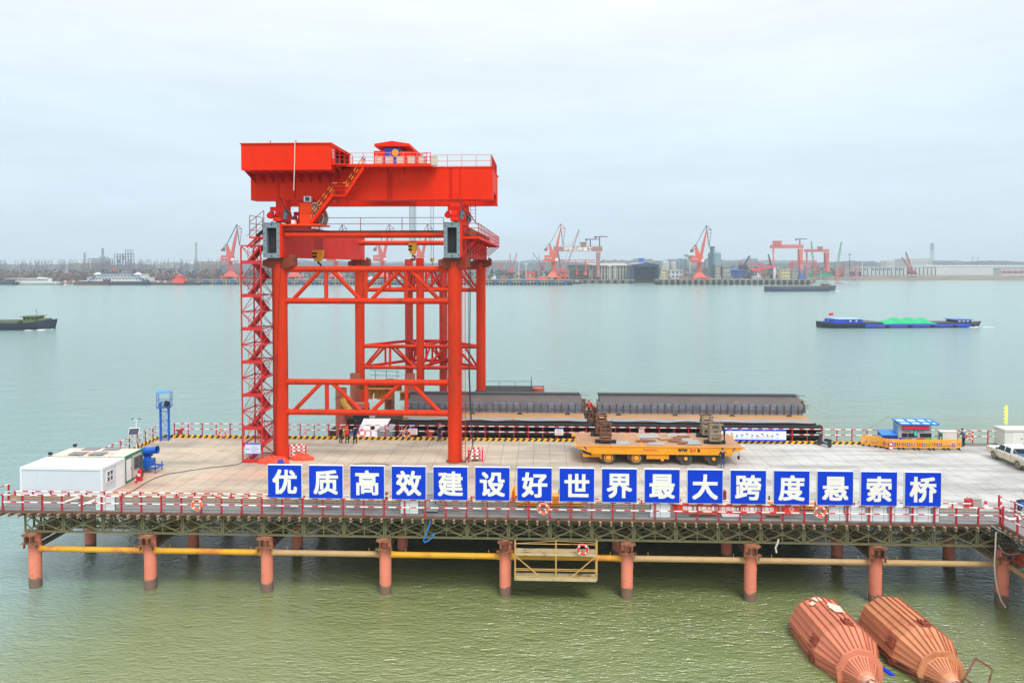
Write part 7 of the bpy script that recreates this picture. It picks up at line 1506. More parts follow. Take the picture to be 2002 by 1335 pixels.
# --- shipyard gantries
def gantry(label, u0, u1, vt, vb, vg, Y, m, dep=10, legs=None, trolley=None, mast=None, text=None, textm=None, a_leg=True):
    x0, x1, zt, zb, zg = X_(u0, Y), X_(u1, Y), Z_(vt, Y), Z_(vb, Y), Z_(vg, Y)
    t = thing('shipyard_gantry', label, 'gantry crane', ((x0+x1)/2, Y, zg), 'shipyard gantry cranes on the far bank')
    w_ = x1-x0; q = MB(); q.box(x0, x1, Y-3, Y+3, zb, zt); q.box(x0-.4, x1+.4, Y-3.5, Y+3.5, zb-.001, zb+.6); part('main_beam', q, m, t)
    q = MB(); lx = x1-w_*.08; q.loft([[(lx-2.2, Y-dep, zg), (lx+2.2, Y-dep, zg), (lx+2.2, Y+dep, zg), (lx-2.2, Y+dep, zg)], [(lx-1.6, Y-6, zg+(zb-zg)*.3), (lx+1.6, Y-6, zg+(zb-zg)*.3), (lx+1.6, Y+6, zg+(zb-zg)*.3), (lx-1.6, Y+6, zg+(zb-zg)*.3)], [(lx-3.0, Y-3.6, zb-1), (lx+3.0, Y-3.6, zb-1), (lx+3.0, Y+3.6, zb-1), (lx-3.0, Y+3.6, zb-1)]]); q.box(lx-4, lx+4, Y-dep-1, Y+dep+1, zg-.5, zg+2.4); part('rigid_leg', q, m, t)
    lx = x0+w_*.09; q = MB()
    for s in (-1, 1): q.beam((lx, Y+s*1.5, zb-.5), (lx+s*w_*.09, Y+s*dep, zg+1), 1.5)
    q.beam((lx, Y-1.5, zb-.5), (lx-w_*.07, Y-dep, zg+1), 1.2); q.beam((lx-w_*.07, Y-dep, zg+(zb-zg)*.2), (lx+w_*.09, Y+dep, zg+(zb-zg)*.2), .8); q.box(lx-w_*.1, lx+w_*.11, Y-dep-1, Y-dep+1, zg-.5, zg+1.5); part('shear_leg', q, m, t)
    if trolley: a, b, c, m2 = trolley; q = MB(); q.box(X_(a, Y), X_(b, Y), Y-4, Y+4, zt+.05, Z_(c, Y)); q.box(X_(a, Y)-1, X_(b, Y)+1, Y-4.5, Y+4.5, Z_(c, Y), Z_(c, Y)+1.0); part('trolley', q, m2 or m, t)
    for u, v in (mast or []): q = MB(); x = X_(u, Y); q.box(x-.7, x+.7, Y-.7, Y+.7, zt+.05, Z_(v, Y)); q.box(x-7, x+11, Y-.5, Y+.5, Z_(v, Y), Z_(v, Y)+1.2); q.box(x-7, x-4, Y-.8, Y+.8, Z_(v, Y)-1.5, Z_(v, Y)); part('service_jib', q, PCD, t)
    q = MB(); q.cyl((x0, Y-3.3, zt+1.6), (x1, Y-3.3, zt+1.6), .12, n=4)
    for i in range(14): x = x0+w_*i/13; q.cyl((x, Y-3.3, zt), (x, Y-3.3, zt+1.6), .1, n=4)
    part('guard_rail', q, m, t)
    if text: q = MB(); put_text(q, text[0], (X_(text[1], Y), Y-3.15, (zt+zb)/2), zt-zb, .25, X_(text[3], Y)-X_(text[2], Y)); part('lettering', q, BANDW, t)
    return t
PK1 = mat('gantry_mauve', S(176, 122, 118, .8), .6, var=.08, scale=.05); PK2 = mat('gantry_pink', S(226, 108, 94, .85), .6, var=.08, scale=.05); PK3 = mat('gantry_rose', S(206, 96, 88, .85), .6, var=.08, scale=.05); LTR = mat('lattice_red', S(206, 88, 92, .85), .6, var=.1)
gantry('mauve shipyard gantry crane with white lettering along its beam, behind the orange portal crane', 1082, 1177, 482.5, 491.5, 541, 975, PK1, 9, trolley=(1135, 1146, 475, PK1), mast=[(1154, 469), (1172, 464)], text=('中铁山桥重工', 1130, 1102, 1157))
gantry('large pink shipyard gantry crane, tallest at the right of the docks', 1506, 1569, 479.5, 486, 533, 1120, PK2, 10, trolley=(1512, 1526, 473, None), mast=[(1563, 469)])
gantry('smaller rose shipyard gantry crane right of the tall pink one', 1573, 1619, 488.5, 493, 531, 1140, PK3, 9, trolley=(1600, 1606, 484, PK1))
def lattice_gantry(label, u0, u1, vt, vb, vg, Y, m):
    x0, x1, zt, zb, zg = X_(u0, Y), X_(u1, Y), Z_(vt, Y), Z_(vb, Y), Z_(vg, Y); t = thing('lattice_gantry', label, 'gantry crane', ((x0+x1)/2, Y, zg), 'lattice gantries on the far bank')
    q = MB(); n = 12
    for y in (Y-2, Y+2):
        q.beam((x0, y, zt), (x1, y, zt), .7); q.beam((x0, y, zb), (x1, y, zb), .7)
        for i in range(n): a, b = x0+(x1-x0)*i/n, x0+(x1-x0)*(i+1)/n; q.beam((a, y, zb), ((a+b)/2, y, zt), .4); q.beam(((a+b)/2, y, zt), (b, y, zb), .4)
    part('truss_beam', q, m, t)
    for x in (x0+2.5, x1-2.5):
        q = MB()
        for dx in (-2.2, 2.2):
            for y in (Y-3, Y+3): q.beam((x+dx, y, zg), (x+dx, y, zb), .8)
        for k in range(6): z = zg+(zb-zg)*k/6; z2 = zg+(zb-zg)*(k+1)/6; q.beam((x-2.2, Y-3, z), (x+2.2, Y-3, z2), .4); q.beam((x-2.2, Y+3, z2), (x+2.2, Y+3, z), .4)
        part('lattice_leg', q, m, t)
    return t
lattice_gantry('red lattice gantry on two lattice legs below the rose gantry', 1544, 1597, 510, 515, 541, 1000, LTR)
lattice_gantry('low pink lattice gantry behind the orange portal crane', 1058, 1164, 508, 513, 530, 1080, LTR)
lattice_gantry('low red lattice gantry seen just right of the rear crane column', 948, 984, 515, 518, 528, 1200, LTR)
lattice_gantry('low pink lattice gantry between the docks and the dark shed', 1445, 1492, 514, 518, 529, 1180, LTR)
# --- crawler and dock cranes with lattice booms
def boom_crane(label, u, v, u1, v1, Y, m, mb_=None, w_=1.3, cabw=5.5, back=None, wide=True):
    b = PY(u, v, Y); t = thing('crawler_crane', label, 'crane', (b.x, Y, b.z), 'boom cranes on the far bank'); tip = PY(u1, v1, Y); b0 = V((b.x, Y, b.z+5))
    q = MB(); q.box(b.x-cabw, b.x+cabw*.7, Y-3, Y+3, b.z+2, b.z+6); part('cab', q, mb_ or m, t)
    q = MB(); q.box(b.x-cabw*.9, b.x+cabw*.9, Y-4, Y-2, b.z, b.z+2); q.box(b.x-cabw*.9, b.x+cabw*.9, Y+2, Y+4, b.z, b.z+2); q.box(b.x-2, b.x+2, Y-2, Y+2, b.z+.5, b.z+2); part('track', q, DARK, t)
    q = MB(); n = max(6, int((tip-b0).length/4)); d = (tip-b0).normalized(); s = V((d.z, 0, -d.x))*w_
    for e in (-1, 1):
        for y in (-w_, w_): q.beam(b0+s*e*.6+V((0, y, 0)), tip+s*e*.35+V((0, y*.5, 0)), .4)
    for i in range(n):
        p, r = b0.lerp(tip, i/n), b0.lerp(tip, (i+1)/n)
        for y in (-w_, w_): q.beam(p-s*.6+V((0, y, 0)), r+s*.5+V((0, y*.8, 0)), .25); q.beam(p+s*.6+V((0, y, 0)), r-s*.5+V((0, y*.8, 0)), .25)
    part('boom', q, m, t)
    q = MB(); bk = V((b.x-cabw*1.1, Y, b.z+11)); q.beam(V((b.x-cabw*.5, Y, b.z+6)), bk, .5); q.cyl(bk, tip, .12, n=4); q.cyl(bk, V((b.x-cabw, Y, b.z+5)), .15, n=4); q.cyl(tip, tip+V((.3, 0, -(tip.z-b.z)*.45)), .1, n=4); part('stay_cable', q, PCD, t)
    return t
MAU = mat('boom_mauve', S(170, 112, 112, .85), .6, var=.1); DNV = mat('boom_navy', S(50, 66, 96, .85), .6, var=.1); GRNB = mat('boom_green', S(110, 180, 140, .9), .6, var=.1); CRM = mat('boom_crimson', S(190, 60, 84, .85), .6, var=.1)
boom_crane('mauve lattice boom crane leaning right in front of the mauve gantry', 1103, 545, 1132, 449, 900, MAU, PCO)
boom_crane('small red boom crane left of the orange portal crane, boom leaning right', 1000, 536, 1011, 494, 1000, LTR, PCR, .8)
boom_crane('small red boom crane with an upright boom, beside another of its kind', 997, 537, 998, 496, 1040, LTR, PCR, .8)
boom_crane('small blue boom crane leaning left, left of the low pink lattice gantry', 1060, 528, 1042, 494, 1150, DNV, None, .8, 3)
boom_crane('small grey blue boom crane leaning slightly left beside the blue one', 1058, 530, 1053, 495, 1250, mat('boom_grey', S(140, 160, 170), .6), None, .8, 3)
boom_crane('dark navy dock crane with a short boom leaning right, above the blue shed', 1454, 527, 1466, 500, 930, DNV, DNV, 1.4, 6)
boom_crane('dark navy dock crane with a short boom leaning left, in front of the pink gantry', 1513, 545, 1502, 497, 930, DNV, DNV, 1.2, 4)
boom_crane('pale green lattice boom crane between the two pink gantries', 1592, 533, 1586, 472, 1200, GRNB, None, 1.6, 4)
boom_crane('pale green lattice boom crane right of the rose gantry', 1636, 533, 1645, 473, 1220, GRNB, None, 1.6, 4)
boom_crane('crimson crawler crane with a tall boom leaning left, in front of the white sheds', 1784, 536, 1771, 493, 1150, CRM, CRM, 1.3, 6)
boom_crane('crimson crawler crane with a lower boom leaning left, behind the taller crimson one', 1781, 536, 1763, 503, 1165, CRM, CRM, 1.1, 5)
rn = random.Random(33)
for i in range(16):
    u = rn.choice((rn.uniform(375, 465), rn.uniform(955, 1075), rn.uniform(1120, 1150), rn.uniform(1420, 1500), rn.uniform(1625, 1650))); Y = rn.uniform(900, 1080)
    boom_crane('small %s boom crane among the many rising over the far yards' % ('red', 'grey', 'pink')[i % 3], u, 541, u+rn.uniform(-9, 9), rn.uniform(505, 525), Y, (LTR, mat('boom_grey', S(140, 160, 170), .6), PK2)[i % 3], None, .7, 1.5)['group'] = 'small boom cranes over the far yards'
for i in range(60):     # yard posts, derricks and pipes
    u = rn.choice((rn.uniform(370, 470), rn.uniform(560, 1110), rn.uniform(1295, 1580), rn.uniform(1600, 1680))); Y = rn.uniform(885, 1020); x = X_(u, Y); h = rn.uniform(8, 20); q = MB(); z0 = 4.0
    q.beam((x-.9, Y, z0), (x-.5, Y, z0+h), .4); q.beam((x+.9, Y, z0), (x+.5, Y, z0+h), .4)
    for k in range(5): q.beam((x-.85, Y, z0+h*k/5), (x+.7, Y, z0+h*(k+1)/5), .25)
    q.beam((x-rn.uniform(1, 6), Y, z0+h), (x+rn.uniform(1, 7), Y, z0+h+rn.uniform(-1, 4)), .5); q.box(x-1.6, x+1.6, Y-1.5, Y+1.5, z0, z0+2)
    k = rn.randrange(3); solo('yard_derrick', q, (LTR, mat('derrick_grey', S(150, 160, 166, .85), .6), PK2)[k], 'small %s lattice derrick among the many standing in the far yards' % ('red', 'grey', 'pink')[k], 'derrick', 'derricks in the far yards')
# --- stacker conveyor
q0 = thing('stacker_boom', 'bright red stacker conveyor arm sloping over the dock right of the silos', 'conveyor', (X_(1490, 900), 900, Z_(540, 900)))
q = MB(); a, b = PY(1472, 528, 900), PY(1515, 521, 900); q.beam(a, b, 2.6, 2.2); q.ball((a.x, 900, a.z), (3.4, 2, 2.2), 12, 6); q.ball((PY(1484, 530, 900).x, 900, a.z-2), (2.4, 2, 2.6), 12, 6); part('arm', q, mat('stacker_red', S(226, 64, 78, .95), .5, var=.05), q0)
q = MB(); c = PY(1484, 545, 900); q.box(c.x-2, c.x+2, 899, 903, c.z, a.z-3); d = PY(1514, 546, 900); q.box(d.x-1.2, d.x+1.2, 899, 902, d.z, b.z-1); part('support', q, mat('far_white', (1, 1, 1)), q0)
# --- quays
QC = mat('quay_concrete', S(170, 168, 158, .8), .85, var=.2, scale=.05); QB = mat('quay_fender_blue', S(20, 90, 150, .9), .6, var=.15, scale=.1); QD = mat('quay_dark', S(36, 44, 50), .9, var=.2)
def quay(label, u0, u1, Y, ztop, nf, blue=True, dep=16):
    x0, x1 = X_(u0, Y), X_(u1, Y); t = thing('quay', label, 'quay', ((x0+x1)/2, Y+dep/2, 0)); q = MB(); q.box(x0, x1, Y, Y+dep, ztop-1.0, ztop); q.box(x0, x1, Y+.5, Y+dep, ztop-2.6, ztop-2.0); q.box(x0, x1, Y-.3, Y+.6, ztop-.5, ztop+.3); part('deck', q, QC, t)
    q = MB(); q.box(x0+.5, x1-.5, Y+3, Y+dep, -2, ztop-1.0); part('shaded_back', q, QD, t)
    f0 = None; w_ = (x1-x0)/nf
    for i in range(nf):
        x = x0+(i+.5)*w_
        if f0 is None:
            q = MB(); q.box(x-1.6, x+1.6, Y-.7, Y+.4, .3, ztop-.6); f0 = part('fender', q, QB if blue else QD, t); xx = x
            q = MB(); q.box(x+2.2, x+w_-2.2, Y-.2, Y+.5, ztop-3.1, ztop-2.2); q.box(x+w_*.5-.5, x+w_*.5+.5, Y+.2, Y+1.2, -2, ztop-1); g0 = part('waler', q, QC, t)
            q = MB(); q.cyl((x+w_*.3, Y+1.5, -2), (x+w_*.3, Y+1.5, ztop-1), .5, n=8); q.cyl((x+w_*.7, Y+1.5, -2), (x+w_*.7, Y+1.5, ztop-1), .5, n=8); p0 = part('pile', q, QC, t)
        else:
            spawn(f0, loc=(x-xx, 0, 0))
            if i < nf-1: spawn(g0, loc=(x-xx, 0, 0)); spawn(p0, loc=(x-xx, 0, 0))
    return t
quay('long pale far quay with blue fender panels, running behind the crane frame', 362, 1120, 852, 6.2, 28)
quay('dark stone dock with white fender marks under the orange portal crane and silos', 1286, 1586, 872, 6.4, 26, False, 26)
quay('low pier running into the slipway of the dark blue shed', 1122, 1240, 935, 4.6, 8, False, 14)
# clutter on the quays, each heap a thing
rn = random.Random(21)
cm = [mat('clutter_%s' % n_, S(*c), .7, var=.3, scale=.2) for n_, c in (('rust', (176, 100, 80)), ('white', (214, 216, 214)), ('grey', (120, 128, 130)), ('olive', (120, 124, 96)), ('blue', (50, 100, 170)), ('dark', (66, 70, 78)))]
cn_ = ('rust red', 'white', 'grey', 'olive', 'blue', 'dark')
for i in range(70):
    u = rn.uniform(368, 1112); Y = 858+rn.uniform(0, 60); x = X_(u, Y); s = rn.uniform(1.2, 4.2); k = rn.randrange(6); q = MB(); 
    q.rbox((x, Y, 6.2+s*.35-.02), (s*rn.uniform(1.2, 2.6), s*.8, s*.7), (0, 0, rn.uniform(-.2, .2))); q.rbox((x+s*.4, Y+s*.3, 6.2+s*.8), (s*.8, s*.6, s*.5), (0, .1, rn.random()))
    solo('cargo_stack', q, cm[k], 'low %s stack of cargo among the many on the far quay' % cn_[k], 'cargo', 'cargo stacks on the far quay')
for i in range(120):
    u = rn.uniform(1292, 1580); Y = 880+rn.uniform(0, 110); x = X_(u, Y); s = rn.uniform(1.6, 4.6); k = rn.choice((1, 2, 2, 3, 5, 0, 4)); q = MB(); q.rbox((x, Y, 6.4+s*.5-.02), (s*rn.uniform(.8, 2.2), s*.8, s), (0, 0, rn.uniform(-.2, .2)))
    for _ in range(3): a = V((x+rn.uniform(-s, s), Y, 6.4)); q.beam(a, a+V((rn.uniform(-3, 3), 0, rn.uniform(4, 15))), .4)
    solo('dock_machinery', q, cm[k], 'small %s plant block with pipes on the right hand dock' % cn_[k], 'machinery', 'machinery on the right hand dock')
for i, (u, w_, h, m, lb) in enumerate(((1038, 13, 3.4, 0, 'long rust red upturned boat hull on the quay end, left one'), (1062, 11, 4, 0, 'rust red hull section on the quay end beside the orange crane'), (1098, 9, 11, 0, 'red hopper frame at the foot of the orange portal crane'), (1055, 3, 4, 4, 'small blue container at the quay end'), (1026, 5, 2, 4, 'low blue box left of the upturned hulls'), (1037, 8, 7, 0, 'red framed shelter on the far quay near its right end'))):
    x = X_(u, 858); q = MB()
    if 'frame' in lb or 'shelter' in lb:
        for dx in (-w_/2, w_/2):
            for y in (857, 863): q.box(x+dx-.9, x+dx+.9, y-.7, y+.7, 6.2, 6.2+h)
        q.box(x-w_/2-1, x+w_/2+1, 856, 864, 6.2+h, 6.2+h+2.5)
    else: q.loft([[(x-w_/2, 855, 6.2), (x+w_/2, 855, 6.2), (x+w_/2, 860, 6.2), (x-w_/2, 860, 6.2)], [(x-w_*.42, 856, 6.2+h), (x+w_*.3, 856, 6.2+h*.8), (x+w_*.3, 859, 6.2+h*.8), (x-w_*.42, 859, 6.2+h)]])
    solo('hull_section' if 'hull' in lb else 'quay_box', q, [mat('quay_red', S(214, 78, 66, .9), .6, var=.15), 0, 0, 0, cm[4]][m], lb, 'hull' if 'hull' in lb else 'box')
# light masts
for lb, u, v0, v1, Y in (('slim white light mast on the far quay, left of a pair', 1014.5, 546, 511, 880), ('slim white light mast on the far quay, right of a pair', 1028.5, 546, 517, 880), ('grey light mast behind the low pier, left one', 1192, 545, 520, 940), ('grey light mast behind the low pier beside the shed wall', 1203, 545, 516, 940), ('dark light mast right of the rose gantry', 1661, 541, 498, 1160), ('pale light mast with a crossed head above the white sheds', 1686, 540, 495, 1180), ('tall thin mast at the left dock edge of the dark shed', 1341, 547, 500, 890)):
    a, b = PY(u, v0, Y), PY(u, v1, Y); q = MB(); q.cyl(a, b, .45, .28, 6); q.box(b.x-2.2, b.x+2.2, Y-.5, Y+.5, b.z-.3, b.z+.5)
    for d in (-1.8, 0, 1.8): q.box(b.x+d-.4, b.x+d+.4, Y-.8, Y-.5, b.z+.4, b.z+1.4)
    solo('light_mast', q, DARK if 'dark' in lb else WHITE, lb, 'light mast', 'light masts on the far bank')
# --- sheds and silos
SHW = mat('shed_white', S(206, 212, 214, .85), .6, var=.06, scale=.05); SHG = mat('shed_grey_wall', S(170, 172, 166, .8), .7, var=.12, scale=.06); SHB = mat('shed_blue', S(30, 92, 160, .85), .6, var=.12, scale=.05)
t = thing('slipway_shed', 'long pale open sided shed ending in a huge dark blue doorway over the water', 'shed', (X_(1230, 960), 960, 0), None)
Y = 948; x0, x1, xc = X_(1152, 990), X_(1237, Y), X_(1288, Y); z1, z0 = Z_(520, Y), 3.6
q = MB(); q.box(X_(1152, 990), x1-.5, 990, 992, z0, z1); part('side_wall', q, SHG, t)
q = MB()
for k in range(14): x = x0+(x1-x0)*k/13; q.box(x-.8, x+.8, 985, 988, z0, z1)
for z in (z0+8, z0+13): q.box(x0, x1-.6, 985.2, 986, z, z+.8)
part('column', q, mat('shed_column', S(190, 190, 182, .85), .7, var=.1), t)
q = MB(); q.prism([(x1-1, -1), (x1+1.5, -1), (x1+1.5, z1+2), (x1-1, z1+2)], 'y', Y, Y+3); q.box(xc-2, xc+.5, Y, Y+3, -1, z1+2); q.prism([(x1+1.5, z1-1), (xc-2, z1-1), (xc-2, z1+1.5), ((x1+xc)/2, z1+3.4), (x1+1.5, z1+1.5)], 'y', Y, Y+3); part('portal_frame', q, mat('portal_blue', S(10, 64, 100, .85), .6, var=.1), t)
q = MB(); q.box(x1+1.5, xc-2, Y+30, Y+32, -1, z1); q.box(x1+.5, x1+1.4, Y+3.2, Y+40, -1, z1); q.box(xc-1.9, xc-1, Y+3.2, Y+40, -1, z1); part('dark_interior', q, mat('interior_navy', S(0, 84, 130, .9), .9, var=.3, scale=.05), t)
q = MB(); q.prism([(x1-1.5, z1+2), ((x1+xc)/2, z1+4.8), (xc+1, z1+2), (xc+1, z1+2.6), ((x1+xc)/2, z1+5.4), (x1-1.5, z1+2.6)], 'y', Y-1, Y+60); q.loft([[(x0-2, 984, z1), (x1-1.6, 984, z1), (x1-1.6, 1020, z1+3), (x0-2, 1020, z1+3)], [(x0-2, 984, z1+1), (x1-1.6, 984, z1+1), (x1-1.6, 1020, z1+4), (x0-2, 1020, z1+4)]]); part('roof', q, mat('shed_roof', S(190, 186, 176, .8), .7, var=.15), t)
q = MB(); x = X_(1258, Y); q.box(x-3.5, x+3.5, Y+20, Y+26, z1+5, z1+10.5); part('roof_box', q, mat('roof_box_blue', S(20, 90, 200), .5), t)
t = thing('truss_canopy', 'green roofed truss canopy hall at the head of the low pier', 'canopy', (X_(1133, 1000), 1000, 3.6)); Y = 985; x0, x1 = X_(1111, Y), X_(1156, Y)
q = MB(); za, zb_ = Z_(520, Y), Z_(528, Y); q.beam((x0, Y, za), (x1, Y, za), .9); q.beam((x0, Y, zb_), (x1, Y, zb_), .9)
for k in range(12): a, b = x0+(x1-x0)*k/12, x0+(x1-x0)*(k+1)/12; q.beam((a, Y, zb_), ((a+b)/2, Y, za), .5); q.beam(((a+b)/2, Y, za), (b, Y, zb_), .5)
part('truss', q, mat('canopy_teal', S(110, 150, 150, .85), .6, var=.1), t)
q = MB()
for x in (x0, x0+12, x1-10, x1): q.box(x-.8, x+.8, Y-1, Y+1, 3.6, zb_)
q.box(x0, x1, Y+25, Y+26, 3.6, za); part('post', q, SHG, t)
q = MB(); q.box(x0-1, x1+1, Y-2, Y+28, za+.5, za+1.6); part('roof', q, mat('canopy_roof', S(90, 120, 120, .8), .6, var=.1), t)
q = MB()
for k in range(9): q.box(X_(1120+k*4, 960), X_(1123+k*4, 960), 955, 960, 3.6, 5.5+(k % 3))
solo('pier_cargo', q, cm[5], 'dark row of stacked plates in front of the truss canopy', 'cargo')
def silo(label, u0, u1, vt, vb, Y, m, n=24, top=None):
    x0, x1 = X_(u0, Y), X_(u1, Y); r = (x1-x0)/2; x = (x0+x1)/2; z1, z0 = Z_(vt, Y), Z_(vb, Y); t = thing('silo', label, 'silo', (x, Y, z0), 'silos on the right hand dock'); q = MB(); q.cyl((x, Y, z0), (x, Y, z1), r, n=n)
    k = z0+4
    while k < z1: q.cyl((x, Y, k), (x, Y, k+.25), r+.12, n=n, caps=False); k += 4.5
    part('barrel', q, m, t); q = MB(); q.cyl((x, Y, z1), (x, Y, z1+r*.25), r, r*.2, n); q.box(x-1, x+1, Y-1, Y+1, z1, z1+r*.5); q.cyl((x-r*.8, Y, z1+1.4), (x+r*.8, Y, z1+1.4), .15, n=4); part('cap', q, m, t)
    if top: q = MB(); q.box(x-r*.9, x-r*.4, Y-r-.4, Y-r+1, z0, z1+5); q.box(x-r*.95, x-r*.2, Y-r-.5, Y-r+2, z1+5, z1+8); part('elevator_leg', q, mat('silo_dark', S(80, 110, 130, .8), .6), t)
    return t
SIL = mat('silo_blue_grey', S(134, 164, 178, .8), .6, var=.08, scale=.08, stretch=(1, 1, .15)); SILW = mat('silo_pale', S(188, 196, 196, .82), .6, var=.08, scale=.1)
silo('tall blue grey silo, largest on the dock, right of the orange portal crane', 1384, 1409, 495, 540, 905, SIL, 30, True)
silo('wide pale silo left of a similar narrower one behind the white building', 1292, 1309, 513, 535, 930, SILW); silo('pale silo second from the dark shed', 1310, 1324, 514, 535, 930, SILW)
for i, (a, b, lb) in enumerate(((1325, 1330, 'slim blue silo, left of three in a row'), (1331, 1336, 'slim blue silo, middle of three in a row'), (1337, 1342, 'slim blue silo, right of three in a row'))): silo(lb, a, b, 507, 532, 925, SIL, 12)
t = thing('water_tower', 'white goblet shaped water tower just left of the orange dock crane', 'water tower', (X_(1350, 930), 930, 6)); x = X_(1349, 930); zt = Z_(499, 930); q = MB(); q.cyl((x, 930, 4), (x, 930, zt-5), 1.5, n=12); part('shaft', q, SHW, t); q = MB(); q.cyl((x, 930, zt-6), (x, 930, zt), 1.6, 5.2, 18); q.cyl((x, 930, zt), (x, 930, zt+1), 5.2, 3, 18); part('bowl', q, SHW, t)
def building(label, u0, u1, vt, vb, Y, m, dep=18, rows=1, cols=6, roof=None, rm=None, wm=None, cat='building', name='dock_building', group=None, win=True, z0=None):
    x0, x1, z1 = X_(u0, Y), X_(u1, Y), Z_(vt, Y); zb = z0 if z0 is not None else Z_(vb, Y); t = thing(name, label, cat, ((x0+x1)/2, Y+dep/2, zb), group); q = MB(); q.box(x0, x1, Y, Y+dep, zb, z1); part('wall', q, m, t)
    q = MB(); q.box(x0-.6, x1+.6, Y-.6, Y+dep+.6, z1+.01, z1+.8) if not roof else q.prism([(Y-1, z1+.01), (Y+dep/2, z1+roof), (Y+dep+1, z1+.01)], 'x', x0-.6, x1+.6); part('roof', q, rm or m, t)
    w0 = None; W_ = x1-x0; H_ = z1-zb
    if win:
        for r in range(rows):
            for c in range(cols):
                x = x0+W_*(c+.5)/cols; z = zb+H_*(r+.55)/rows
                if w0 is None: q = MB(); q.box(x-W_/cols*.22, x+W_/cols*.22, Y-.12, Y+.05, z-H_/rows*.2, z+H_/rows*.2); w0 = part('window', q, wm or DNV, t); o_ = V((x, 0, z))
                else: spawn(w0, loc=V((x, 0, z))-o_)
    return t
building('white two storey dock building with small dark windows below the silos', 1304, 1336, 529, 545, 900, SHW, 20, 2, 4)
building('open grey framed dock structure right of the white building', 1336, 1363, 535, 545, 905, SHG, 14, 1, 6)
building('long bright blue shed behind the red stacker arm', 1411, 1462, 528, 541, 960, SHB, 25, 1, 12, 3, mat('shed_blue_roof', S(50, 96, 150, .85), .6), mat('shed_blue_rib', S(20, 70, 140, .8), .6))
building('cream hopper house between the dark shed and the silos', 1294, 1303, 527, 545, 895, mat('hopper_cream', S(206, 196, 150, .85), .7, var=.2, scale=.15), 10, 3, 2)
building('tall grey conveyor tower in front of the large silo', 1399, 1408, 519, 545, 890, SHG, 8, 4, 2); building('grey transfer tower on the dock right of the silo', 1413, 1428, 521, 545, 892, SHG, 8, 3, 3); building('low white kiosk on the dock below the red stacker arm', 1473, 1487, 541, 547, 882, SHW, 8, 1, 3)
building('cream machinery house on the dock near its right end', 1527, 1545, 527, 546, 885, mat('hopper_cream', (1, 1, 1)), 9, 3, 4); building('grey transfer house at the right end of the dock', 1548, 1562, 529, 546, 890, SHG, 9, 3, 3)
building('green netting covered stockpile shed under the pink gantries', 1575, 1625, 535, 541, 1000, mat('net_green', S(60, 170, 130, .85), .7, var=.15, scale=.06), 30, win=False, cat='shed')
building('dark navy container block beside the light mast at the right', 1666, 1684, 532, 540, 1158, mat('container_navy', S(40, 66, 96, .85), .6, var=.15), 10, win=False, cat='container')
# conveyors
for lb, a, b in (('inclined conveyor bridge between the silos and the dock', (1345, 521), (1384, 507)), ('second inclined conveyor bridge below the first', (1370, 530), (1400, 522)), ('low conveyor running along the dock behind the orange crane', (1290, 537), (1345, 533))):
    q = MB(); p, r = PY(*a, 915), PY(*b, 915); q.beam(p, r, 2.4, 2.2)
    for f in (.15, .5, .85): e = p.lerp(r, f); q.box(e.x-.4, e.x+.4, 914, 916, 4, e.z-1)
    solo('conveyor_bridge', q, SHG, lb, 'conveyor', 'conveyor bridges at the silos')
# white sheds on the right bank
t0 = building('long white shed with dark wall ribs and small blue windows on the right bank', 1673, 1829, 522.5, 537.5, 1190, SHW, 40, 1, 1, None, mat('shed_roof_white', S(206, 212, 216, .85), .6), win=False)
Y = 1189.7; x0, x1 = X_(1673, Y), X_(1829, Y); r0 = None
for i in range(21):
    x = x0+(x1-x0)*i/20
    if r0 is None: q = MB(); q.box(x-.45, x+.45, Y-.5, Y+.2, Z_(538, Y), Z_(523, Y)); r0 = part('wall_rib', q, mat('rib_teal', S(90, 120, 120, .8), .6), t0); xx = x
    else: spawn(r0, loc=(x-xx, 0, 0))
w0 = None
for i in (0, 1, 2, 4, 5, 6, 7, 8, 10, 11):
    x = x0+(x1-x0)*(i+.45)/20
    if w0 is None: q = MB(); q.box(x-1.2, x+1.2, Y-.15, Y+.1, Z_(528, Y), Z_(525, Y)); w0 = part('window', q, SHB, t0); xx = x
    else: spawn(w0, loc=(x-xx, 0, 0))
t1 = building('longest pale white shed with a scalloped roof at the far right', 1829, 2060, 521, 537.5, 1250, mat('shed_pale', S(214, 218, 222, .85), .6, var=.05, scale=.03), 40, win=False)
c0 = None
for i in range(16):
    x = X_(1836+i*14.5, 1250)
    if c0 is None: q = MB(); q.cyl((x, 1251, Z_(521, 1250)-2.6), (x, 1292, Z_(521, 1250)-2.6), 4.6, n=20); c0 = part('roof_vault', q, mat('shed_pale', (1, 1, 1)), t1); xx = x
    else: spawn(c0, loc=(x-xx, 0, 0))
building('faint large white hall with roof fins behind the crimson cranes', 1777, 1823, 507, 523, 1500, SHW, 60, 1, 9, None, None, mat('fin_grey', S(150, 170, 176, .85), .6)); building('faint pale block left of the large white hall', 1733, 1752, 511, 523, 1600, SHW, 30, 1, 3, wm=SHG)
building('low quay building with a red stripe at the far right edge', 1957, 2060, 525, 538, 1170, SHW, 20, 1, 9, None, mat('roof_blue_far', S(90, 130, 180, .85), .6)); 
q = MB(); q.box(X_(1957, 1169), X_(2060, 1169), 1168.6, 1169, Z_(532.5, 1169), Z_(529, 1169)); solo('red_fascia', q, mat('fascia_red', S(206, 96, 110, .85), .6), 'red fascia band along the low quay building at the far right', 'fascia')
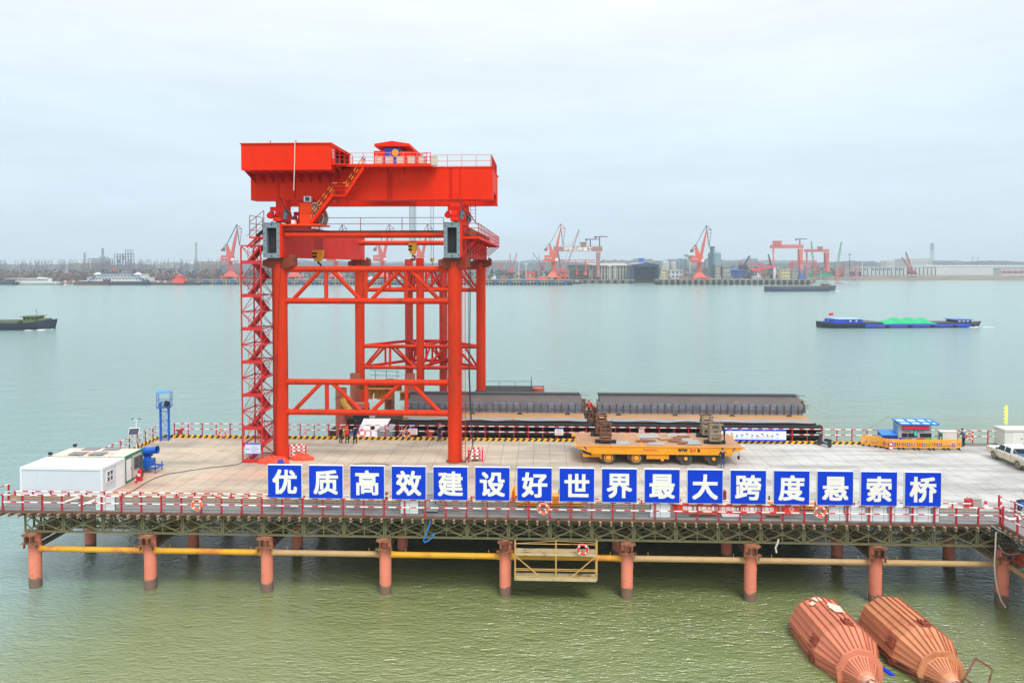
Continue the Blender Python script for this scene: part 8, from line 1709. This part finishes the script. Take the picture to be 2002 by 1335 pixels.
# lattice masts and chimneys
def lattice_tower(label, u, v0, v1, Y, w_, m, plat=()):
    a, b = PY(u, v0, Y), PY(u, v1, Y); t = thing('lattice_mast', label, 'mast', (a.x, Y, a.z), 'lattice masts on the far bank'); q = MB(); H_ = b.z-a.z
    for sx in (-1, 1):
        for sy in (-1, 1): q.beam((a.x+sx*w_, Y+sy*w_, a.z), (a.x+sx*w_*.25, Y+sy*w_*.25, b.z), .4)
    n = 10
    for i in range(n):
        f, g = i/n, (i+1)/n; k0, k1 = w_*(1-.75*f), w_*(1-.75*g)
        for sy in (-1, 1): q.beam((a.x-k0, Y+sy*k0, a.z+H_*f), (a.x+k1, Y+sy*k1, a.z+H_*g), .22); q.beam((a.x+k0, Y+sy*k0, a.z+H_*f), (a.x-k1, Y+sy*k1, a.z+H_*g), .22)
    part('lattice', q, m, t)
    for v in plat: q = MB(); z = Z_(v, Y, u); q.cyl((a.x, Y, z), (a.x, Y, z+1.2), w_*1.1, n=10); part('platform', q, m, t)
MASTG = mat('mast_grey', S(150, 166, 180, .8), .6, var=.1)
lattice_tower('tall grey lattice radio mast above the white sheds at the right', 1822, 523, 475, 1450, 4, MASTG, (478, 483, 487)); lattice_tower('lattice mast with twin cross arms above the industrial frame at the left', 201, 505, 485, 1000, 1.5, MASTG, (488, 493)); lattice_tower('faint far lattice mast near the right edge', 1901, 515, 500, 2400, 3, MASTG); lattice_tower('fainter far lattice mast right of the other', 1912, 515, 501, 2500, 3, MASTG)
for lb, u, v0, v1, Y, r in (('pale chimney standing left of the industrial frames', 165.5, 528, 494, 1000, 1.6), ('tall faint chimney far behind the left treeline', 383.5, 516, 474, 2200, 4), ('small dark chimney behind the left wood', 273, 528, 512, 1000, 1)):
    a, b = PY(u, v0, Y), PY(u, v1, Y); q = MB(); q.cyl(a, b, r, r*.8, 12); q.cyl(b-V((0, 0, r*3)), b-V((0, 0, r*2.2)), r*1.05, n=12); solo('chimney', q, mat('chimney_grey', S(170, 172, 176, .8), .7, var=.1), lb, 'chimney', 'chimneys behind the left bank')
def frame_building(label, u0, u1, vt, vb, Y, nx, nz, m, extra=None):
    x0, x1, z1, z0 = X_(u0, Y), X_(u1, Y), Z_(vt, Y), Z_(vb, Y); t = thing('industrial_frame', label, 'frame', ((x0+x1)/2, Y, z0), 'open industrial frames behind the left bank'); q = MB()
    for y in (Y, Y+8):
        for i in range(nx+1): x = x0+(x1-x0)*i/nx; q.box(x-.3, x+.3, y-.3, y+.3, z0, z1)
    part('column', q, m, t); q = MB()
    for k in range(nz+1): z = z0+(z1-z0)*k/nz; q.box(x0, x1, Y-.25, Y+.25, z-.3, z+.3); q.box(x0, x1, Y+7.75, Y+8.25, z-.3, z+.3); q.box(x0, x1, Y, Y+8, z-.15, z+.1) if k % 2 else None
    part('floor_beam', q, m, t); q = MB(); rnd = random.Random(int(u0))
    for k in range(8): x = rnd.uniform(x0, x1-3); z = z0+(z1-z0)*rnd.randrange(nz)/nz; q.cyl((x+1, Y+4, z), (x+1, Y+4, z+3), 1.3, n=8)
    part('vessel', q, m, t)
    if extra: a, b, c = extra; q = MB(); [q.box(X_(u_, Y)-.3, X_(u_, Y)+.3, y-.3, y+.3, z1-.5, Z_(c, Y)) for u_ in (a, b) for y in (Y, Y+6)]; [q.box(X_(a, Y), X_(b, Y), Y-.2, Y+6, Z_(c+k, Y)-.3, Z_(c+k, Y)) for k in (0, 4, 8)]; part('stair_head', q, m, t)
FRG = mat('frame_grey', S(120, 136, 150, .8), .6, var=.1)
frame_building('lower sprawling industrial frame left of the taller one behind the wood', 174, 214, 505, 532, 1000, 9, 5, FRG, (196, 206, 501)); frame_building('taller open industrial frame with a high stair head behind the left wood', 224, 256, 496, 530, 1000, 6, 6, FRG, (246, 256, 487))
building('long pale factory building behind the left wood', 135, 185, 515, 530, 1020, SHW, 20, 2, 14, wm=SHG); building('faint pale hall behind the wood left of the portal crane', 300, 345, 514, 524, 1500, SHW, 30, 1, 6, wm=SHG); building('faint blue grey hill side hall left of the portal crane', 385, 440, 512, 530, 1400, SHG, 30, 1, 8, wm=FRG)
q = MB(); q.box(X_(352, 900), X_(378, 900), 900, 914, 3.5, Z_(534, 900)); solo('blue_store', q, mat('store_blue', S(24, 88, 160, .85), .6, var=.15, scale=.05), 'dark blue block on the left bank behind the red tower boat', 'shed')
# --- moored vessels on the left
t = thing('passenger_ferry', 'large white passenger ferry with blue arches moored on the far left bank', 'ferry', (X_(228, 846), 846, 0), 'vessels moored on the left bank'); Y = 842
FW = mat('ferry_white', S(226, 228, 226, .9), .5, var=.05, scale=.05); FB = mat('ferry_blue', S(40, 110, 180, .9), .5, var=.05)
fb = lambda q, u0, u1, v0, v1, y0, y1: q.box(X_(u0, Y), X_(u1, Y), y0, y1, Z_(v1, Y), Z_(v0, Y))
q = MB(); x0, x1 = X_(150, Y), X_(302, Y); hull_loft(MB(), 10, 3, 0, lambda f: 1); q.loft([[(x0+6, Y, -1), (x1-8, Y, -1), (x1-8, Y+16, -1), (x0+6, Y+16, -1)], [(x0, Y-1, Z_(553.5, Y)), (x1, Y-1, Z_(553.5, Y)), (x1, Y+17, Z_(553.5, Y)), (x0, Y+17, Z_(553.5, Y))]]); part('hull', q, mat('ferry_hull', S(60, 80, 100, .85), .6, var=.1), t)
for i, (u0, u1, v0, v1) in enumerate(((157, 299, 549.5, 553.4), (170, 290, 543, 549.4), (186, 280, 537, 542.9))):
    q = MB(); fb(q, u0, u1, v0+.8, v1, Y+i*.8, Y+15-i); part('deckhouse', q, FW, t); q = MB(); fb(q, u0-2, u1+2, v0, v0+.8, Y-1+i*.8, Y+16-i); part('deck_edge', q, FW, t)
    w0 = None; n = int((u1-u0)/6.5)
    for k in range(n):
        u = u0+4+k*6.5
        if w0 is None: q = MB(); fb(q, u, u+2.4, v0+2.2, v0+4.0, Y+i*.8-.12, Y+i*.8+.05); w0 = part('window', q, DARK if i != 2 else FB, t); ux = X_(u, Y)
        else: spawn(w0, loc=(X_(u, Y)-ux, 0, 0))
for s, (ua, ub, uc) in enumerate(((170, 190, 204), (286, 266, 252))):
    q = MB(); p = [PY(ua, 552, Y-1), PY((ua*.5+ub*.5), 544, Y-1), PY(ub, 538, Y-1), PY(uc, 535.5, Y-1)]
    for a, b in zip(p, p[1:]): q.beam(a, b, .6, 1.6, (0, 1, 0))
    part('blue_arch', q, FB, t)
q = MB(); p = [PY(200+i*5.6, 536-1.6*math.sin(PI*i/10), Y-1) for i in range(11)]; [q.beam(a, b, .6, 1.2, (0, 1, 0)) for a, b in zip(p, p[1:])]; part('blue_arch', q, FB, t)
for u in (192, 270): q = MB(); c = PY(u, 537, Y+6); q.cyl(c, c+V((0, 0, 3)), 6, .4, 8); part('canopy', q, FW, t)
q = MB(); c = PY(221, 537, Y+5); q.cyl(c, c+V((0, 0, 7)), .12, n=5); q.add([c+V((0, 0, 7)), c+V((4, 0, 6.6)), c+V((4, 0, 4.4)), c+V((0, 0, 4.6))], [(0, 1, 2, 3)]); q.add([c+V((0, .1, 7)), c+V((4, .1, 6.6)), c+V((4, .1, 4.4)), c+V((0, .1, 4.6))], [(3, 2, 1, 0)]); part('flag', q, mat('flag_red', (1, 0, 0)), t)
t = thing('white_riverboat', 'white two deck riverboat moored at the far left', 'boat', (X_(60, 842), 842, 0), 'vessels moored on the left bank'); Y = 840
q = MB(); x0, x1 = X_(14, Y), X_(118, Y); q.loft([[(x0+3, Y, -1), (x1-8, Y, -1), (x1-8, Y+10, -1), (x0+3, Y+10, -1)], [(x0, Y-1, Z_(557, Y)), (x1, Y-1, Z_(556, Y)), (x1, Y+11, Z_(556, Y)), (x0, Y+11, Z_(557, Y))]]); part('hull', q, mat('riverboat_hull', S(60, 100, 120, .85), .6), t)
for i, (u0, u1, v0, v1) in enumerate(((20, 108, 552, 557), (12, 93, 546, 551.9))):
    q = MB(); fb(q, u0, u1, v0, v1, Y+i, Y+9-i); part('deckhouse', q, FW, t); w0 = None
    for k in range(int((u1-u0)/5)):
        u = u0+3+k*5
        if w0 is None: q = MB(); fb(q, u, u+2.2, v0+1.8, v0+3.6, Y+i-.12, Y+i+.05); w0 = part('window', q, DARK, t); ux = X_(u, Y)
        else: spawn(w0, loc=(X_(u, Y)-ux, 0, 0))
q = MB(); fb(q, 12, 92, 545, 545.9, Y-.5, Y+9.5); fb(q, 70, 84, 543, 544.9, Y+2, Y+7); part('roof', q, FW, t)
q = MB(); c = PY(77, 543, Y+4); q.cyl(c, c+V((0, 0, 4)), .15, n=5); q.beam(c+V((-2, 0, 3)), c+V((2, 0, 3)), .2); part('mast', q, FW, t)
t = thing('red_tower_boat', 'dark flat vessel carrying a stepped bright red tower house', 'boat', (X_(337, 836), 836, 0), 'vessels moored on the left bank'); Y = 836
q = MB(); x0, x1 = X_(284, Y), X_(389, Y); q.loft([[(x0+4, Y, -1), (x1-5, Y, -1), (x1-5, Y+11, -1), (x0+4, Y+11, -1)], [(x0, Y-1, 2.2), (x1, Y-1, 2.2), (x1, Y+12, 2.2), (x0, Y+12, 2.2)]]); part('hull', q, mat('tower_boat_hull', S(40, 56, 52), .7, var=.2), t)
q = MB(); fb(q, 331, 364, 556.5, 561.5, Y, Y+9); fb(q, 337, 358, 546, 556.4, Y+1, Y+8); fb(q, 341, 353, 541, 545.9, Y+2, Y+7); fb(q, 338, 356, 540, 541, Y+1, Y+8); fb(q, 344, 350, 537, 539.9, Y+3, Y+6); q.prism([(X_(331, Y), 5), (X_(337, Y), Z_(551, Y)), (X_(337, Y), 5)], 'y', Y+1, Y+8); q.prism([(X_(358, Y), 5), (X_(358, Y), Z_(551, Y)), (X_(365, Y), 5)], 'y', Y+1, Y+8); part('red_house', q, mat('tower_red', S(236, 70, 70, .95), .55, var=.05), t)
q = MB(); fb(q, 296, 322, 555, 561, Y+1, Y+8); part('deck_gear', q, mat('gear_navy', S(50, 70, 90), .7, var=.3, scale=.2), t); q = MB(); fb(q, 325, 331, 557, 561, Y+1, Y+6); part('white_hut', q, FW, t)
for lb, u0, u1, zt, m in (('rusty red flat barge moored in front of the white ferry', 140, 215, 3.0, mat('barge_rust', S(120, 74, 74, .85), .7, var=.2)), ('dark blue flat barge moored in front of the ferry bow', 215, 292, 2.6, BN), ('dark barge stern cut by the left edge near the riverboat', -60, 28, 3.4, mat('barge_green_dark', S(50, 66, 66), .7, var=.2))):
    Y = 830; x0, x1 = X_(u0, Y), X_(u1, Y); t = thing('flat_barge', lb, 'barge', ((x0+x1)/2, Y, 0), 'vessels moored on the left bank'); q = MB(); q.loft([[(x0+4, Y, -1), (x1-4, Y, -1), (x1-4, Y+8, -1), (x0+4, Y+8, -1)], [(x0, Y-1, zt), (x1, Y-1, zt), (x1, Y+9, zt), (x0, Y+9, zt)]]); part('hull', q, m, t)
    q = MB(); q.box(x0+8, x1-10, Y+.5, Y+7.5, zt, zt+1.2); q.box(x0+(x1-x0)*.8, x0+(x1-x0)*.92, Y+1, Y+7, zt, zt+3.6); part('coaming', q, mat('gear_navy', (1, 1, 1)), t)
t = thing('work_boat', 'small dark boat moored at the end of the blue fendered quay', 'boat', (X_(1130, 900), 900, 0)); q = MB(); Y = 905; x0, x1 = X_(1121, Y), X_(1139, Y); q.loft([[(x0, Y, -1), (x1-2, Y, -1), (x1-2, Y+5, -1), (x0, Y+5, -1)], [(x0, Y-.5, 2), (x1, Y-.5, 2.6), (x1, Y+5.5, 2.6), (x0, Y+5.5, 2)]]); part('hull', q, BN, t); q = MB(); q.box(x0+2, x0+7, Y+.5, Y+4.5, 2, 5); part('cabin', q, SHG, t)
for i, u in enumerate((127.5, 144, 309, 323)):
    lb = ('red and white mooring post left of the ferry, outer one', 'red and white mooring post left of the ferry, nearer one', 'red and white mooring post right of the ferry, nearer one', 'red and white mooring post right of the ferry, outer one')[i]; a = PY(u, 552, 838); q = MB(); q.cyl((a.x, 838, 0), (a.x, 838, Z_(548, 838)), 1.6, n=10); solo('mooring_post', q, stripes('post_band', S(200, 206, 210), S(180, 70, 90), 3.2, .5, (0, 0, 1)), lb, 'mooring post', 'mooring posts by the ferry')

# ------------------------------------------------------------------ air
q = MB(); q.box(-3000, 3000, -160, 4000, -6.0, 105)
hz = solo('haze', q, DARK, kind='stuff'); hm = bpy.data.materials.new('haze_air'); hm.use_nodes = True; t_ = hm.node_tree; t_.nodes.clear()
o_ = t_.nodes.new('ShaderNodeOutputMaterial'); pv = t_.nodes.new('ShaderNodeVolumePrincipled'); t_.links.new(pv.outputs[0], o_.inputs['Volume'])
pv.inputs['Color'].default_value = (.80, .93, 1.0, 1); pv.inputs['Density'].default_value = .00024; pv.inputs['Anisotropy'].default_value = 0
hz.data.materials.clear(); hz.data.materials.append(hm)
